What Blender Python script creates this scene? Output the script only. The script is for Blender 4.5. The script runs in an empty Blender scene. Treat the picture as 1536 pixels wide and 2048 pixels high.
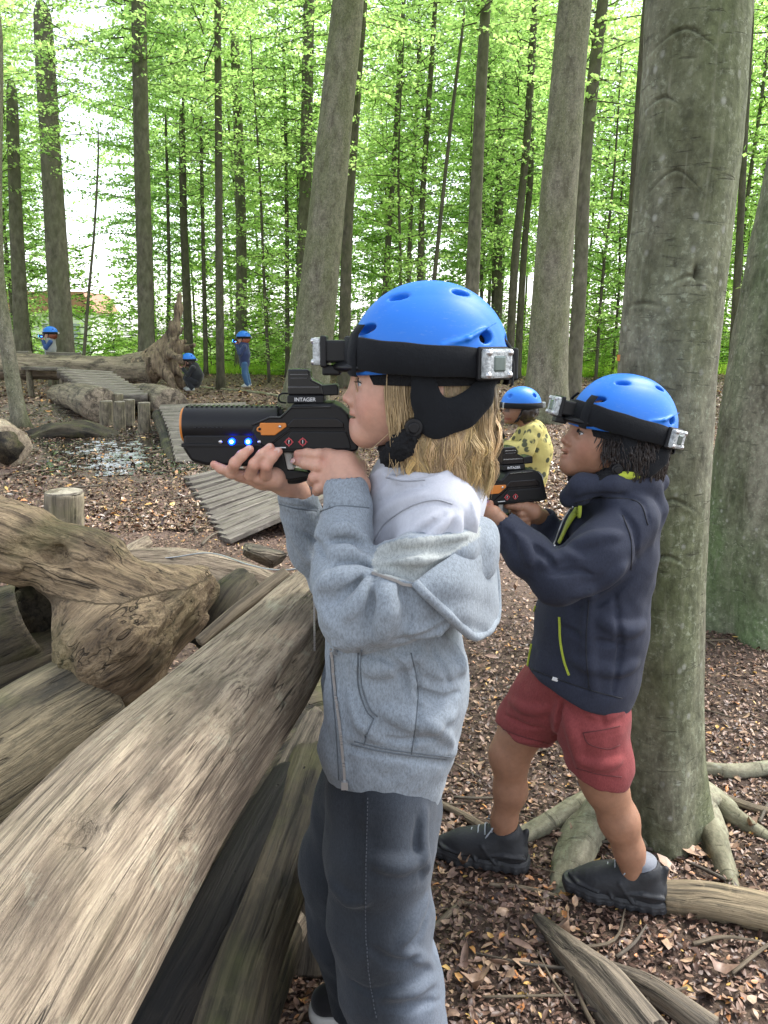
import bpy, bmesh, math, random
import numpy as np
from mathutils import Vector, Matrix

# ------------------------------------------------------------------ camera, sky, sun, exposure
scn = bpy.context.scene
COL = scn.collection
PITCH = math.radians(13.0); CAMH = 1.42; FPX = 1540.0
cam_d = bpy.data.cameras.new('camera'); cam = bpy.data.objects.new('camera', cam_d); COL.objects.link(cam)
cam_d.sensor_fit = 'VERTICAL'; cam_d.sensor_height = 24.0; cam_d.lens = 24.0 * FPX / 2048.0
cam_d.clip_start = 0.05; cam_d.clip_end = 900
cam.location = (0, 0, CAMH); cam.rotation_euler = (math.pi / 2 - PITCH, 0, 0)
scn.camera = cam
SUN_EL, SUN_AZ = math.radians(58), math.radians(60)      # azimuth measured from +Y towards +X
wd = bpy.data.worlds.new('World'); scn.world = wd; wd.use_nodes = True
wn = wd.node_tree.nodes; wl = wd.node_tree.links
bg = wn['Background']; sk = wn.new('ShaderNodeTexSky'); sk.sky_type = 'NISHITA'; sk.sun_disc = False
sk.sun_elevation = SUN_EL; sk.sun_rotation = SUN_AZ; sk.air_density = 1.0; sk.dust_density = 1.6; sk.ozone_density = 0.8
bw = wn.new('ShaderNodeRGBToBW'); smx = wn.new('ShaderNodeMix'); smx.data_type = 'RGBA'; smx.inputs[0].default_value = 0.72   # thin overcast: most of the blue washed out
wl.new(sk.outputs['Color'], bw.inputs[0]); wl.new(sk.outputs['Color'], smx.inputs[6]); wl.new(bw.outputs[0], smx.inputs[7])
wl.new(smx.outputs[2], bg.inputs['Color']); bg.inputs['Strength'].default_value = 0.15
sl = bpy.data.lights.new('sun', 'SUN'); sl.energy = 1.3; sl.angle = math.radians(24); sl.color = (1.0, 0.97, 0.92)
so = bpy.data.objects.new('sun', sl); COL.objects.link(so)
sd = Vector((math.sin(SUN_AZ) * math.cos(SUN_EL), math.cos(SUN_AZ) * math.cos(SUN_EL), math.sin(SUN_EL)))
so.rotation_euler = (-sd).to_track_quat('-Z', 'Y').to_euler()
scn.view_settings.view_transform = 'Standard'; scn.view_settings.look = 'None'
scn.view_settings.exposure = 2.2; scn.view_settings.gamma = 1.0; scn.view_settings.use_curve_mapping = False
scn.cycles.use_denoising = True
scn.cycles.max_bounces = 6; scn.cycles.diffuse_bounces = 4; scn.cycles.transmission_bounces = 4; scn.cycles.transparent_max_bounces = 6
scn.cycles.caustics_reflective = False; scn.cycles.caustics_refractive = False

# ------------------------------------------------------------------ geometry of the view: turn a pixel of the photo into a place
CP, SP = math.cos(PITCH), math.sin(PITCH)
def ray(px, py):
    dx = (px - 768) / FPX; dy = (1024 - py) / FPX
    return np.array([dx, dy * SP + CP, dy * CP - SP])
CAMP = np.array([0, 0, CAMH])
def P(px, py, Y):
    d = ray(px, py); return CAMP + d * (Y / d[1])
def G(px, py, z=0.0):
    d = ray(px, py); return CAMP + d * ((CAMH - z) / -d[2])
def pxm(Y, z=1.3):            # metres per photo pixel at horizontal distance Y, height z
    return (Y * CP + (CAMH - z) * SP) / FPX
RNG = np.random.default_rng(7)

# ------------------------------------------------------------------ naming helpers
def empty(name, loc=(0, 0, 0)):
    o = bpy.data.objects.new(name, None); COL.objects.link(o); o.location = loc; o.empty_display_size = 0.1
    return o
def tag(o, label=None, cat=None, group=None, kind=None):
    if label: o['label'] = label
    if cat: o['category'] = cat
    if group: o['group'] = group
    if kind: o['kind'] = kind
    return o
def thing(name, label, cat, loc=(0, 0, 0), group=None):
    return tag(empty(name, tuple(float(v) for v in loc)), label, cat, group)
def adopt(o, parent):
    o.parent = parent
    if parent is not None and parent.type == 'EMPTY':      # meshes are built in world coordinates; Empties sit at the thing's base
        o.matrix_parent_inverse = Matrix.Translation(parent.location).inverted()
    return o
def obj(name, me, mat=None, parent=None, smooth=True):
    o = bpy.data.objects.new(name, me); COL.objects.link(o)
    if mat is not None: 
        me.materials.clear(); me.materials.append(mat)
    if smooth: me.polygons.foreach_set('use_smooth', np.ones(len(me.polygons), dtype=bool))
    if parent is not None: adopt(o, parent)
    return o
def mesh_np(name, V, F, attrs=None):
    """F: (n,3) or (n,4) int array, or list of lists."""
    me = bpy.data.meshes.new(name); V = np.asarray(V, dtype=np.float32)
    if isinstance(F, np.ndarray):
        n, k = F.shape
        me.vertices.add(len(V)); me.vertices.foreach_set('co', V.ravel())
        me.loops.add(n * k); me.loops.foreach_set('vertex_index', F.astype(np.int32).ravel())
        me.polygons.add(n); me.polygons.foreach_set('loop_start', np.arange(0, n * k, k, dtype=np.int32))
        me.polygons.foreach_set('loop_total', np.full(n, k, dtype=np.int32))
        me.update(calc_edges=True); me.validate()
    else:
        me.from_pydata(V.tolist(), [], F); me.update()
    for an, (typ, data) in (attrs or {}).items():
        a = me.attributes.new(an, typ, 'POINT'); data = np.asarray(data, dtype=np.float32)
        if typ == 'FLOAT_COLOR':
            d4 = np.ones((len(V), 4), np.float32); d4[:, :3] = data; a.data.foreach_set('color', d4.ravel())
        elif typ == 'FLOAT_VECTOR': a.data.foreach_set('vector', data.ravel())
        else: a.data.foreach_set('value', data.ravel())
    return me
class MB:
    """Collect pieces, build one mesh."""
    def __init__(s): s.V = []; s.F = []; s.n = 0
    def add(s, V, F):
        V = np.asarray(V, float)
        s.V.append(V); s.F += [[i + s.n for i in f] for f in F]; s.n += len(V)
        return s
    def box(s, c, size, R=None):
        c = np.asarray(c, float); h = np.asarray(size, float) / 2
        v = np.array([[x, y, z] for x in (-1, 1) for y in (-1, 1) for z in (-1, 1)]) * h
        if R is not None: v = v @ np.asarray(R).T
        return s.add(v + c, [[0, 1, 3, 2], [4, 6, 7, 5], [0, 4, 5, 1], [2, 3, 7, 6], [0, 2, 6, 4], [1, 5, 7, 3]])
    def tube(s, pts, r, n=8, cap=True):
        V, F, _ = sweep(np.asarray(pts, float), r, n, cap); return s.add(V, F)
    def ball(s, c, r, n=12):
        V, F = ellipsoid(c, r, n, n * 2 // 3 + 2); return s.add(V, F)
    def prism(s, poly, origin, ax, ay, an, d0, d1, inset=0.0):
        """poly (list of 2D) in the plane (ax, ay), extruded along an from d0 to d1; inset chamfers the far/near rims."""
        o = np.asarray(origin, float); ax, ay, an = (np.asarray(q, float) for q in (ax, ay, an))
        p = np.asarray(poly, float); n = len(p)
        rings = []
        def shrink(p, e):
            q = np.empty_like(p); area = 0.5 * np.sum(p[:, 0] * np.roll(p[:, 1], -1) - np.roll(p[:, 0], -1) * p[:, 1]); sg = 1 if area > 0 else -1
            for i in range(n):
                a = p[i] - p[i - 1]; b = p[(i + 1) % n] - p[i]; a = a / (np.linalg.norm(a) + 1e-9); b = b / (np.linalg.norm(b) + 1e-9)
                na = np.array([-a[1], a[0]]) * sg; nb = np.array([-b[1], b[0]]) * sg; m = na + nb
                m = m / max(np.linalg.norm(m), 0.3); q[i] = p[i] + m * e / max(0.45, m @ na)
            return q
        if inset > 0: lev = [(shrink(p, inset), d0), (p, d0 + inset * np.sign(d1 - d0)), (p, d1 - inset * np.sign(d1 - d0)), (shrink(p, inset), d1)]
        else: lev = [(p, d0), (p, d1)]
        V = np.concatenate([o + q[:, :1] * ax + q[:, 1:] * ay + an * d for q, d in lev]); F = []
        for k in range(len(lev) - 1):
            for i in range(n):
                j = (i + 1) % n; F.append([k * n + i, k * n + j, (k + 1) * n + j, (k + 1) * n + i])
        F.append(list(range(n))[::-1]); m = (len(lev) - 1) * n; F.append([m + i for i in range(n)])
        return s.add(V, F)
    def build(s, name, mat, parent=None, smooth=False, bevel=0.0, seg=2):
        me = mesh_np(name, np.concatenate(s.V), s.F)
        bm = bmesh.new(); bm.from_mesh(me); bmesh.ops.recalc_face_normals(bm, faces=bm.faces); bm.to_mesh(me); bm.free()
        o = obj(name, me, mat, parent, smooth)
        if bevel: 
            b = o.modifiers.new('edge', 'BEVEL'); b.width = bevel; b.segments = seg; b.limit_method = 'ANGLE'; b.angle_limit = 0.6
        return o
def ellipsoid(c, r, n=16, m=10, R=None):
    r = np.broadcast_to(np.asarray(r, float), (3,)); V = [[0, 0, 1]]
    for i in range(1, m):
        t = math.pi * i / m
        for j in range(n):
            a = 2 * math.pi * j / n; V.append([math.sin(t) * math.cos(a), math.sin(t) * math.sin(a), math.cos(t)])
    V.append([0, 0, -1]); V = np.array(V) * r
    if R is not None: V = V @ np.asarray(R).T
    F = [[0, 1 + j, 1 + (j + 1) % n] for j in range(n)]
    for i in range(m - 2):
        for j in range(n):
            a = 1 + i * n; F.append([a + j, a + n + j, a + n + (j + 1) % n, a + (j + 1) % n])
    L = len(V) - 1; a = 1 + (m - 2) * n; F += [[L, a + (j + 1) % n, a + j] for j in range(n)]
    return V + np.asarray(c, float), F

# ------------------------------------------------------------------ noise
def _hash(i, j, k, seed):
    h = (i * 374761393 + j * 668265263 + k * 2147483647 + seed * 974711) & 0xFFFFFFFF
    h = ((h ^ (h >> 13)) * 1274126177) & 0xFFFFFFFF
    return ((h ^ (h >> 16)) & 0xFFFF) / 32767.5 - 1.0
def vnoise(p, seed=0):
    p = np.asarray(p, float); q = np.floor(p).astype(np.int64); f = p - q; f = f * f * (3 - 2 * f)
    i, j, k = q[..., 0], q[..., 1], q[..., 2]; a, b, c = f[..., 0], f[..., 1], f[..., 2]
    def h(x, y, z): return _hash(i + x, j + y, k + z, seed)
    x00 = h(0, 0, 0) * (1 - a) + h(1, 0, 0) * a; x10 = h(0, 1, 0) * (1 - a) + h(1, 1, 0) * a
    x01 = h(0, 0, 1) * (1 - a) + h(1, 0, 1) * a; x11 = h(0, 1, 1) * (1 - a) + h(1, 1, 1) * a
    return (x00 * (1 - b) + x10 * b) * (1 - c) + (x01 * (1 - b) + x11 * b) * c
def fbm(p, seed=0, oct=4):
    s = 0; a = 1.0; p = np.asarray(p, float)
    for o in range(oct): s = s + a * vnoise(p * 2 ** o, seed + o * 17); a *= 0.5
    return s
def sstep(a, b, x):
    t = np.clip((x - a) / (b - a + 1e-12), 0, 1); return t * t * (3 - 2 * t)

# ------------------------------------------------------------------ sweeps
def catmull(pts, n):
    pts = np.asarray(pts, float)
    if len(pts) == 2: return pts[0] + (pts[1] - pts[0]) * np.linspace(0, 1, n)[:, None]
    p = np.vstack([2 * pts[0] - pts[1], pts, 2 * pts[-1] - pts[-2]]); out = []
    seg = np.linalg.norm(np.diff(pts[:, :3], axis=0), axis=1); cum = np.concatenate([[0], np.cumsum(seg)])
    for s in np.linspace(0, cum[-1], n):
        i = min(np.searchsorted(cum, s, side='right') - 1, len(seg) - 1); t = (s - cum[i]) / max(seg[i], 1e-9)
        a, b, c, d = p[i], p[i + 1], p[i + 2], p[i + 3]
        out.append(0.5 * ((2 * b) + (-a + c) * t + (2 * a - 5 * b + 4 * c - d) * t * t + (-a + 3 * b - 3 * c + d) * t ** 3))
    return np.array(out)
def frames(pts, up=None):
    T = np.gradient(pts, axis=0); T /= np.linalg.norm(T, axis=1)[:, None] + 1e-12
    u = np.array([0, 0, 1.0]) if up is None else np.asarray(up, float)
    if abs(T[0] @ u) > 0.95: u = np.array([0, 1.0, 0]) if up is None else np.array([1.0, 0, 0])
    A = []; a = u - T[0] * (u @ T[0]); a /= np.linalg.norm(a)
    for t in T:
        a = a - t * (a @ t); a /= np.linalg.norm(a) + 1e-12; A.append(a.copy())
    A = np.array(A); return T, A, np.cross(T, A)
def sweep(pts, r, n=8, cap=True, disp=None, up=None):
    pts = np.asarray(pts, float); m = len(pts); T, A, B = frames(pts, up)
    r = np.asarray(r, float)
    if r.ndim == 0: ra = rb = np.full(m, float(r))
    elif r.ndim == 1: ra = rb = r
    else: ra, rb = r[:, 0], r[:, 1]
    th = np.arange(n) * 2 * math.pi / n; c, s = np.cos(th), np.sin(th)
    L = np.concatenate([[0], np.cumsum(np.linalg.norm(np.diff(pts, axis=0), axis=1))])
    rr = np.ones((m, n))
    if disp is not None: rr = disp(np.broadcast_to(th, (m, n)), np.broadcast_to(L[:, None], (m, n)), ra[:, None])
    V = pts[:, None] + (ra[:, None] * rr * c)[..., None] * A[:, None] + (rb[:, None] * rr * s)[..., None] * B[:, None]
    rest = np.stack([ra[:, None] * rr * c, rb[:, None] * rr * s, np.broadcast_to(L[:, None], (m, n))], -1)
    V = V.reshape(-1, 3); F = []
    i, j = np.meshgrid(np.arange(m - 1), np.arange(n), indexing='ij'); j2 = (j + 1) % n
    F = np.stack([i * n + j, i * n + j2, (i + 1) * n + j2, (i + 1) * n + j], -1).reshape(-1, 4).tolist()
    if cap: F.append(list(range(n))[::-1]); F.append([(m - 1) * n + q for q in range(n)])
    return V, F, rest.reshape(-1, 3)
def loft(name, pts, r, mat, parent=None, n=24, m=40, disp=None, rough_ends=0.0, up=None):
    """A log, trunk or branch: smooth path, given radii, closed and slightly domed ends, 'rest' coordinates for the grain."""
    pts = np.asarray(pts, float); r = np.asarray(r, float)
    if r.ndim == 0: r = np.full(len(pts), float(r))
    two = r.ndim == 2
    q = np.hstack([pts, r if two else r[:, None]]); q = catmull(q, m); p = q[:, :3]; rr = q[:, 3:] if two else q[:, 3]
    V, F, rest = sweep(p, np.maximum(rr, 1e-4), n, False, disp, up)
    nv = len(V); V = V.reshape(m, n, 3); rest = rest.reshape(m, n, 3); ex = []; er = []; base = nv
    for e, (row, idx, d) in enumerate(((V[0], 0, p[0] - p[1]), (V[-1], m - 1, p[-1] - p[-2]))):
        d = d / (np.linalg.norm(d) + 1e-9); cc = row.mean(0); rs = rest[idx]
        prev = [idx * n + k for k in range(n)]
        for sc, dd in ((0.93, 0.06), (0.55, 0.10), (0.12, 0.11)):
            R0 = float(np.max(rr[idx]))
            ring = cc + (row - cc) * sc + d * R0 * dd
            if rough_ends: ring = ring + d * (rough_ends * R0 * vnoise(ring * 25 / max(R0 * 8, 0.05), 5))[:, None]
            cur = [base + k for k in range(n)]; base += n; ex.append(ring); er.append(rs * [sc, sc, 1])
            for k in range(n):
                k2 = (k + 1) % n; f = [prev[k], prev[k2], cur[k2], cur[k]]; F.append(f if e else f[::-1])
            prev = cur
        F.append(prev if e else prev[::-1])
    V = np.concatenate([V.reshape(-1, 3)] + ex); rest = np.concatenate([rest.reshape(-1, 3)] + er)
    me = mesh_np(name, V, F, {'rest': ('FLOAT_VECTOR', rest)})
    return obj(name, me, mat, parent)
# ------------------------------------------------------------------ materials
class NT:
    def __init__(s, name):
        s.m = bpy.data.materials.new(name); s.m.use_nodes = True; s.t = s.m.node_tree; s.n = s.t.nodes
        s.b = s.n['Principled BSDF']; s.out = s.n['Material Output']
    def new(s, typ, **k):
        q = s.n.new('ShaderNode' + typ)
        for a, v in k.items(): setattr(q, a, v)
        return q
    def set(s, sock, v):
        if isinstance(v, bpy.types.NodeSocket): s.t.links.new(v, sock)
        elif isinstance(v, (tuple, list)) and sock.type == 'RGBA': sock.default_value = tuple(v) + (1,) * (4 - len(v))
        else: sock.default_value = v
    def attr(s, name, out='Vector'):
        return s.new('Attribute', attribute_name=name).outputs[out]
    def coord(s, out='Object'): return s.new('TexCoord').outputs[out]
    def mapping(s, v, scale=(1, 1, 1), rot=(0, 0, 0), loc=(0, 0, 0)):
        q = s.new('Mapping'); s.set(q.inputs['Vector'], v); q.inputs['Scale'].default_value = scale; q.inputs['Rotation'].default_value = rot; q.inputs['Location'].default_value = loc
        return q.outputs[0]
    def noise(s, v, scale=5, detail=4, rough=0.55, dist=0.0):
        q = s.new('TexNoise'); s.set(q.inputs['Vector'], v); q.inputs['Scale'].default_value = scale; q.inputs['Detail'].default_value = detail
        q.inputs['Roughness'].default_value = rough; q.inputs['Distortion'].default_value = dist
        return q.outputs['Fac']
    def voro(s, v, scale=5, feat='F1', out='Distance', rand=1.0):
        q = s.new('TexVoronoi', feature=feat); s.set(q.inputs['Vector'], v); q.inputs['Scale'].default_value = scale; q.inputs['Randomness'].default_value = rand
        return q.outputs[out]
    def ramp(s, f, stops, interp='LINEAR'):
        q = s.new('ValToRGB'); s.set(q.inputs[0], f); e = q.color_ramp.elements; q.color_ramp.interpolation = interp
        while len(e) < len(stops): e.new(0.5)
        for a, (p, c) in zip(e, stops):
            a.position = p; a.color = (tuple(c) + (1,)) if isinstance(c, (tuple, list)) else (c, c, c, 1)
        return q.outputs[0]
    def mix(s, f, a, b, mode='MIX'):
        q = s.new('Mix', data_type='RGBA', blend_type=mode); s.set(q.inputs[0], f); s.set(q.inputs[6], a); s.set(q.inputs[7], b)
        return q.outputs[2]
    def math(s, op, a, b=0.0, c=0.0):
        q = s.new('Math', operation=op); s.set(q.inputs[0], a); s.set(q.inputs[1], b); s.set(q.inputs[2], c)
        return q.outputs[0]
    def bump(s, h, strength=0.5, dist=0.01, normal=None):
        q = s.new('Bump'); s.set(q.inputs['Height'], h); q.inputs['Strength'].default_value = strength; q.inputs['Distance'].default_value = dist
        if normal is not None: s.set(q.inputs['Normal'], normal)
        return q.outputs[0]
    def fin(s, color=None, rough=0.8, normal=None, spec=0.5, metal=0.0, **kw):
        i = s.b.inputs
        if color is not None: s.set(i['Base Color'], color)
        s.set(i['Roughness'], rough); s.set(i['Specular IOR Level'], spec); s.set(i['Metallic'], metal)
        if normal is not None: s.set(i['Normal'], normal)
        for k, v in kw.items(): s.set(i[k.replace('_', ' ')], v)
        return s.m

def m_beech(name, dark=(0.070, 0.063, 0.043), light=(0.215, 0.205, 0.15), green=(0.10, 0.118, 0.05), gr=0.9, big=True):
    t = NT(name); r = t.attr('rest')
    n1 = t.noise(t.mapping(r, (1, 1, 0.5)), 9, 6, 0.65); n2 = t.noise(r, 45, 5, 0.7); n3 = t.noise(t.mapping(r, (1, 1, 0.35)), 3.0, 3, 0.5)
    c = t.mix(t.ramp(n1, [(0.35, 0.0), (0.68, 1.0)]), dark, light)
    c = t.mix(t.math('MULTIPLY', t.ramp(n3, [(0.34, 0.0), (0.62, 1.0)]), gr), c, green)
    if big:
        mo = t.noise(t.mapping(r, (1, 1, 0.75)), 34, 5, 0.7); c = t.mix(1.0, c, t.ramp(mo, [(0.32, 0.62), (0.66, 1.36)]), 'MULTIPLY')
        vs = t.noise(t.mapping(r, (1, 1, 0.07)), 55, 3, 0.6); c = t.mix(t.ramp(vs, [(0.56, 0.0), (0.72, 0.28)]), c, (0.30, 0.29, 0.21))
        sp = t.ramp(t.voro(t.mapping(r, (1, 1, 0.8)), 26), [(0.10, 1.0), (0.24, 0.0)])
        spm = t.math('MULTIPLY', sp, t.ramp(t.noise(r, 12, 2), [(0.45, 0.0), (0.6, 0.55)]))
        c = t.mix(spm, c, (0.36, 0.36, 0.31))
        lich = t.ramp(t.noise(r, 60, 6, 0.75), [(0.53, 0.0), (0.64, 0.8)])
        c = t.mix(t.math('MULTIPLY', lich, t.ramp(n1, [(0.4, 0.2), (0.6, 1.0)])), c, (0.30, 0.32, 0.22))
        cr = t.noise(t.mapping(r, (3.5, 3.5, 26)), 3.2, 4, 0.6, 0.4)
        crk = t.ramp(cr, [(0.30, 1.0), (0.38, 0.0)])
        c = t.mix(t.math('MULTIPLY', crk, 0.45), c, (0.035, 0.032, 0.024))
        c = t.mix(t.math('MULTIPLY', t.attr('scar', 'Fac'), 0.8), c, (0.028, 0.024, 0.017))
        h = t.math('ADD', t.math('MULTIPLY', n2, 0.5), t.math('SUBTRACT', n1, t.math('MULTIPLY', crk, 0.5)))
        return t.fin(c, 0.85, t.bump(h, 0.55, 0.012), 0.25)
    return t.fin(c, 0.88, t.bump(n2, 0.4, 0.02), 0.2)
def m_wood(name, lo=(0.10, 0.08, 0.055), hi=(0.36, 0.30, 0.22), stain=(0.045, 0.04, 0.034), grain=95, moss=0.0, stain_amt=0.75, holes=True, bstr=0.6, attr='rest', gs=(1, 1, 0.05), dist=0.012, wobble=0.02):
    t = NT(name); r = t.attr(attr) if attr else t.coord()
    wob = t.noise(t.mapping(r, (1, 1, 0.35)), 7, 3); v = t.new('VectorMath', operation='ADD'); t.set(v.inputs[0], r)
    sc = t.new('VectorMath', operation='SCALE'); q = t.new('CombineXYZ'); t.set(q.inputs[0], wob); t.set(q.inputs[1], t.noise(r, 5, 2)); t.set(sc.inputs[0], q.outputs[0]); sc.inputs['Scale'].default_value = wobble
    t.set(v.inputs[1], sc.outputs[0]); rv = v.outputs[0]
    g = t.noise(t.mapping(rv, gs), grain, 5, 0.62); g2 = t.noise(t.mapping(rv, (gs[0], gs[1], gs[2] * 2)), grain * 0.22, 4, 0.6)
    big = t.noise(t.mapping(r, (1, 1, 0.45)), 6.5, 5, 0.6, 0.5)
    c = t.mix(t.ramp(g2, [(0.3, 0.0), (0.68, 1.0)]), lo, hi)
    c = t.mix(t.ramp(g, [(0.34, 0.8), (0.50, 0.0)]), c, stain)
    fine = t.noise(t.mapping(rv, (gs[0], gs[1], gs[2] * 0.6)), grain * 2.6, 4, 0.7); c = t.mix(t.ramp(fine, [(0.38, 0.45), (0.52, 0.0)]), c, stain)
    speck = t.noise(t.mapping(r, (1, 1, 0.6)), 75, 5, 0.75); c = t.mix(t.ramp(speck, [(0.30, 0.6), (0.42, 0.0)]), c, stain)
    st = t.ramp(big, [(0.37, stain_amt), (0.49, 0.0)])
    c = t.mix(st, c, stain)
    ck = t.noise(t.mapping(rv, (gs[0], gs[1], gs[2] * 0.55)), grain * 0.30, 2, 0.5); ckm = t.math('MULTIPLY', t.ramp(ck, [(0.488, 0.0), (0.5, 1.0), (0.512, 0.0)]), t.ramp(t.noise(r, 8, 2), [(0.46, 0.0), (0.58, 0.85)]))
    c = t.mix(ckm, c, tuple(x * 0.35 for x in stain))
    pale = t.ramp(t.noise(r, 14, 5, 0.7), [(0.56, 0.0), (0.74, 0.5)]); c = t.mix(pale, c, tuple(min(0.6, x * 1.35) for x in hi))
    if moss: c = t.mix(t.math('MULTIPLY', t.ramp(t.noise(r, 4.5, 4), [(0.5, 0.0), (0.68, 1.0)]), moss), c, (0.16, 0.165, 0.05))
    h = t.math('SUBTRACT', t.math('ADD', t.math('ADD', g, t.math('MULTIPLY', fine, 0.6)), t.math('MULTIPLY', g2, 1.2)), t.math('MULTIPLY', ckm, 1.5))
    if holes:
        ho = t.ramp(t.voro(t.mapping(r, (1, 1, 0.7)), 17), [(0.035, 1.0), (0.06, 0.0)])
        ho = t.math('MULTIPLY', ho, t.ramp(t.noise(r, 5, 1), [(0.5, 0.0), (0.56, 1.0)]))
        c = t.mix(ho, c, (0.012, 0.01, 0.008)); h = t.math('SUBTRACT', h, t.math('MULTIPLY', ho, 2.0))
    return t.fin(c, t.ramp(g, [(0.3, 0.85), (0.7, 0.62)]), t.bump(h, bstr, dist), 0.3)
def m_plain(name, col, rough=0.5, spec=0.5, metal=0.0, var=0.0, scale=30, bump=0.0, **kw):
    t = NT(name); c = col; nm = None
    if var or bump:
        n = t.noise(t.coord(), scale, 4, 0.6)
        if var: c = t.mix(n, tuple(x * (1 - var) for x in col), tuple(min(1, x * (1 + var)) for x in col))
        if bump: nm = t.bump(n, bump, 0.004)
    return t.fin(c, rough, nm, spec, metal, **kw)
def m_cloth(name, col, var=0.12, weave=900, wstr=0.25, rough=0.92, big=(0.9, 1.1), heather=0.0, sheen=0.25):
    t = NT(name); o = t.coord()
    n = t.noise(o, 9, 3); n2 = t.noise(t.mapping(o, (1, 1, 0.35)), weave, 2, 0.8); n3 = t.noise(o, 160, 3, 0.7)
    c = t.mix(n, tuple(x * (1 - var) for x in col), tuple(min(1, x * (1 + var)) for x in col))
    if heather: c = t.mix(t.math('MULTIPLY', t.ramp(t.noise(t.mapping(o, (1, 1, 0.3)), 260, 3, 0.8), [(0.42, 1.0), (0.6, 0.0)]), heather), c, tuple(x * 0.45 for x in col))
    h = t.math('ADD', t.math('MULTIPLY', n2, 0.4), n3)
    return t.fin(c, rough, t.bump(h, wstr, 0.003), 0.2, Sheen_Weight=sheen, Sheen_Roughness=0.5)
def m_leaf(name, stops, rough=0.5, trans=0.68, tb=4.6):
    t = NT(name); oi = t.new('ObjectInfo').outputs['Random']
    v = t.attr('tint', 'Fac'); f = t.math('ADD', t.math('MULTIPLY', oi, 0.35), t.math('MULTIPLY', v, 0.65))
    c = t.ramp(f, stops)
    t.fin(c, rough, None, 0.35)
    tr = t.new('BsdfTranslucent'); t.set(tr.inputs['Color'], t.mix(1.0, c, (tb * 1.12, tb * 1.0, tb * 1.0), 'MULTIPLY'))
    mx = t.new('MixShader'); mx.inputs[0].default_value = trans
    t.t.links.new(t.b.outputs[0], mx.inputs[1]); t.t.links.new(tr.outputs[0], mx.inputs[2]); t.t.links.new(mx.outputs[0], t.out.inputs['Surface'])
    return t.m
def m_emit(name, col, strength):
    t = NT(name); return t.fin((0.02, 0.02, 0.05), 0.3, None, 0.5, Emission_Color=col, Emission_Strength=strength)
def m_vcol(name, rough=0.5, spec=0.4, bscale=300, bstr=0.1, sss=0.0, attr='col', var=0.12, aniso=None):
    t = NT(name); c = t.attr(attr, 'Color'); o = t.coord(); n = t.noise(o, bscale, 3, 0.6); n2 = t.noise(o, 60, 3, 0.6)
    c = t.mix(1.0, c, t.ramp(n2, [(0.3, 1 - var), (0.7, 1 + var)]), 'MULTIPLY')
    kw = dict(Subsurface_Weight=sss, Subsurface_Scale=0.006) if sss else {}
    m = t.fin(c, rough, t.bump(n, bstr, 0.002), spec, **kw)
    if sss: t.b.inputs['Subsurface Radius'].default_value = (1.0, 0.35, 0.2)
    return m
M = {}
M['beech'] = m_beech('beech_bark')
M['beech2'] = m_beech('beech_bark_green', green=(0.085, 0.125, 0.05), gr=0.9)
M['bark_far'] = m_beech('bark_distant', (0.075, 0.067, 0.052), (0.20, 0.178, 0.138), (0.10, 0.105, 0.058), 0.5, False)
M['bark_dark'] = m_beech('bark_slim_stems', (0.05, 0.045, 0.034), (0.135, 0.12, 0.088), (0.08, 0.088, 0.04), 0.4, False)
M['bark_mid'] = m_beech('bark_midground', (0.09, 0.08, 0.06), (0.22, 0.20, 0.15), (0.12, 0.13, 0.06), 0.6, True)
M['log'] = m_wood('weathered_log', (0.245, 0.188, 0.132), (0.57, 0.46, 0.33), (0.085, 0.063, 0.046), 150, 0.12, 0.62, bstr=0.9, wobble=0.012)
M['log2'] = m_wood('mossy_log', (0.13, 0.105, 0.065), (0.37, 0.30, 0.185), (0.05, 0.046, 0.036), 110, 0.45, 0.85, bstr=0.9)
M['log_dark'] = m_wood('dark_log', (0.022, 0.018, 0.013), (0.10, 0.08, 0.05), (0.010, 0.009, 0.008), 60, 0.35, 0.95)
M['deadwood'] = m_wood('rotten_wood', (0.06, 0.05, 0.04), (0.27, 0.22, 0.16), (0.03, 0.026, 0.022), 70, 0.1, 0.8)
M['stick'] = m_wood('stick_bark', (0.10, 0.075, 0.05), (0.30, 0.24, 0.16), (0.05, 0.04, 0.03), 120, 0.0, 0.5, False, 0.3)
M['root'] = m_beech('root_bark', (0.10, 0.09, 0.065), (0.34, 0.31, 0.23), (0.16, 0.165, 0.08), 0.5)
M['plank'] = m_wood('grey_plank', (0.095, 0.08, 0.066), (0.27, 0.24, 0.205), (0.05, 0.042, 0.036), 60, 0.08, 0.55, False, 0.6)
M['fallen'] = m_wood('fallen_trunk', (0.11, 0.085, 0.06), (0.38, 0.31, 0.225), (0.045, 0.036, 0.028), 9, 0.0, 0.8, False, 0.7, dist=0.05)
M['post'] = m_wood('post_wood', (0.12, 0.10, 0.07), (0.34, 0.29, 0.2), (0.05, 0.043, 0.033), 30, 0.3, 0.7, False, 0.6)
GREEN = [(0.0, (0.040, 0.080, 0.024)), (0.3, (0.085, 0.148, 0.042)), (0.6, (0.14, 0.215, 0.072)), (1.0, (0.205, 0.275, 0.115))]
M['leaf'] = m_leaf('beech_leaves', GREEN)
M['leaf_low'] = m_leaf('shrub_leaves', [(0.0, (0.055, 0.115, 0.020)), (0.5, (0.125, 0.21, 0.045)), (1.0, (0.22, 0.29, 0.09))])
M['grass'] = m_leaf('grass_blades', [(0.0, (0.06, 0.13, 0.018)), (1.0, (0.20, 0.28, 0.05))])
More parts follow.
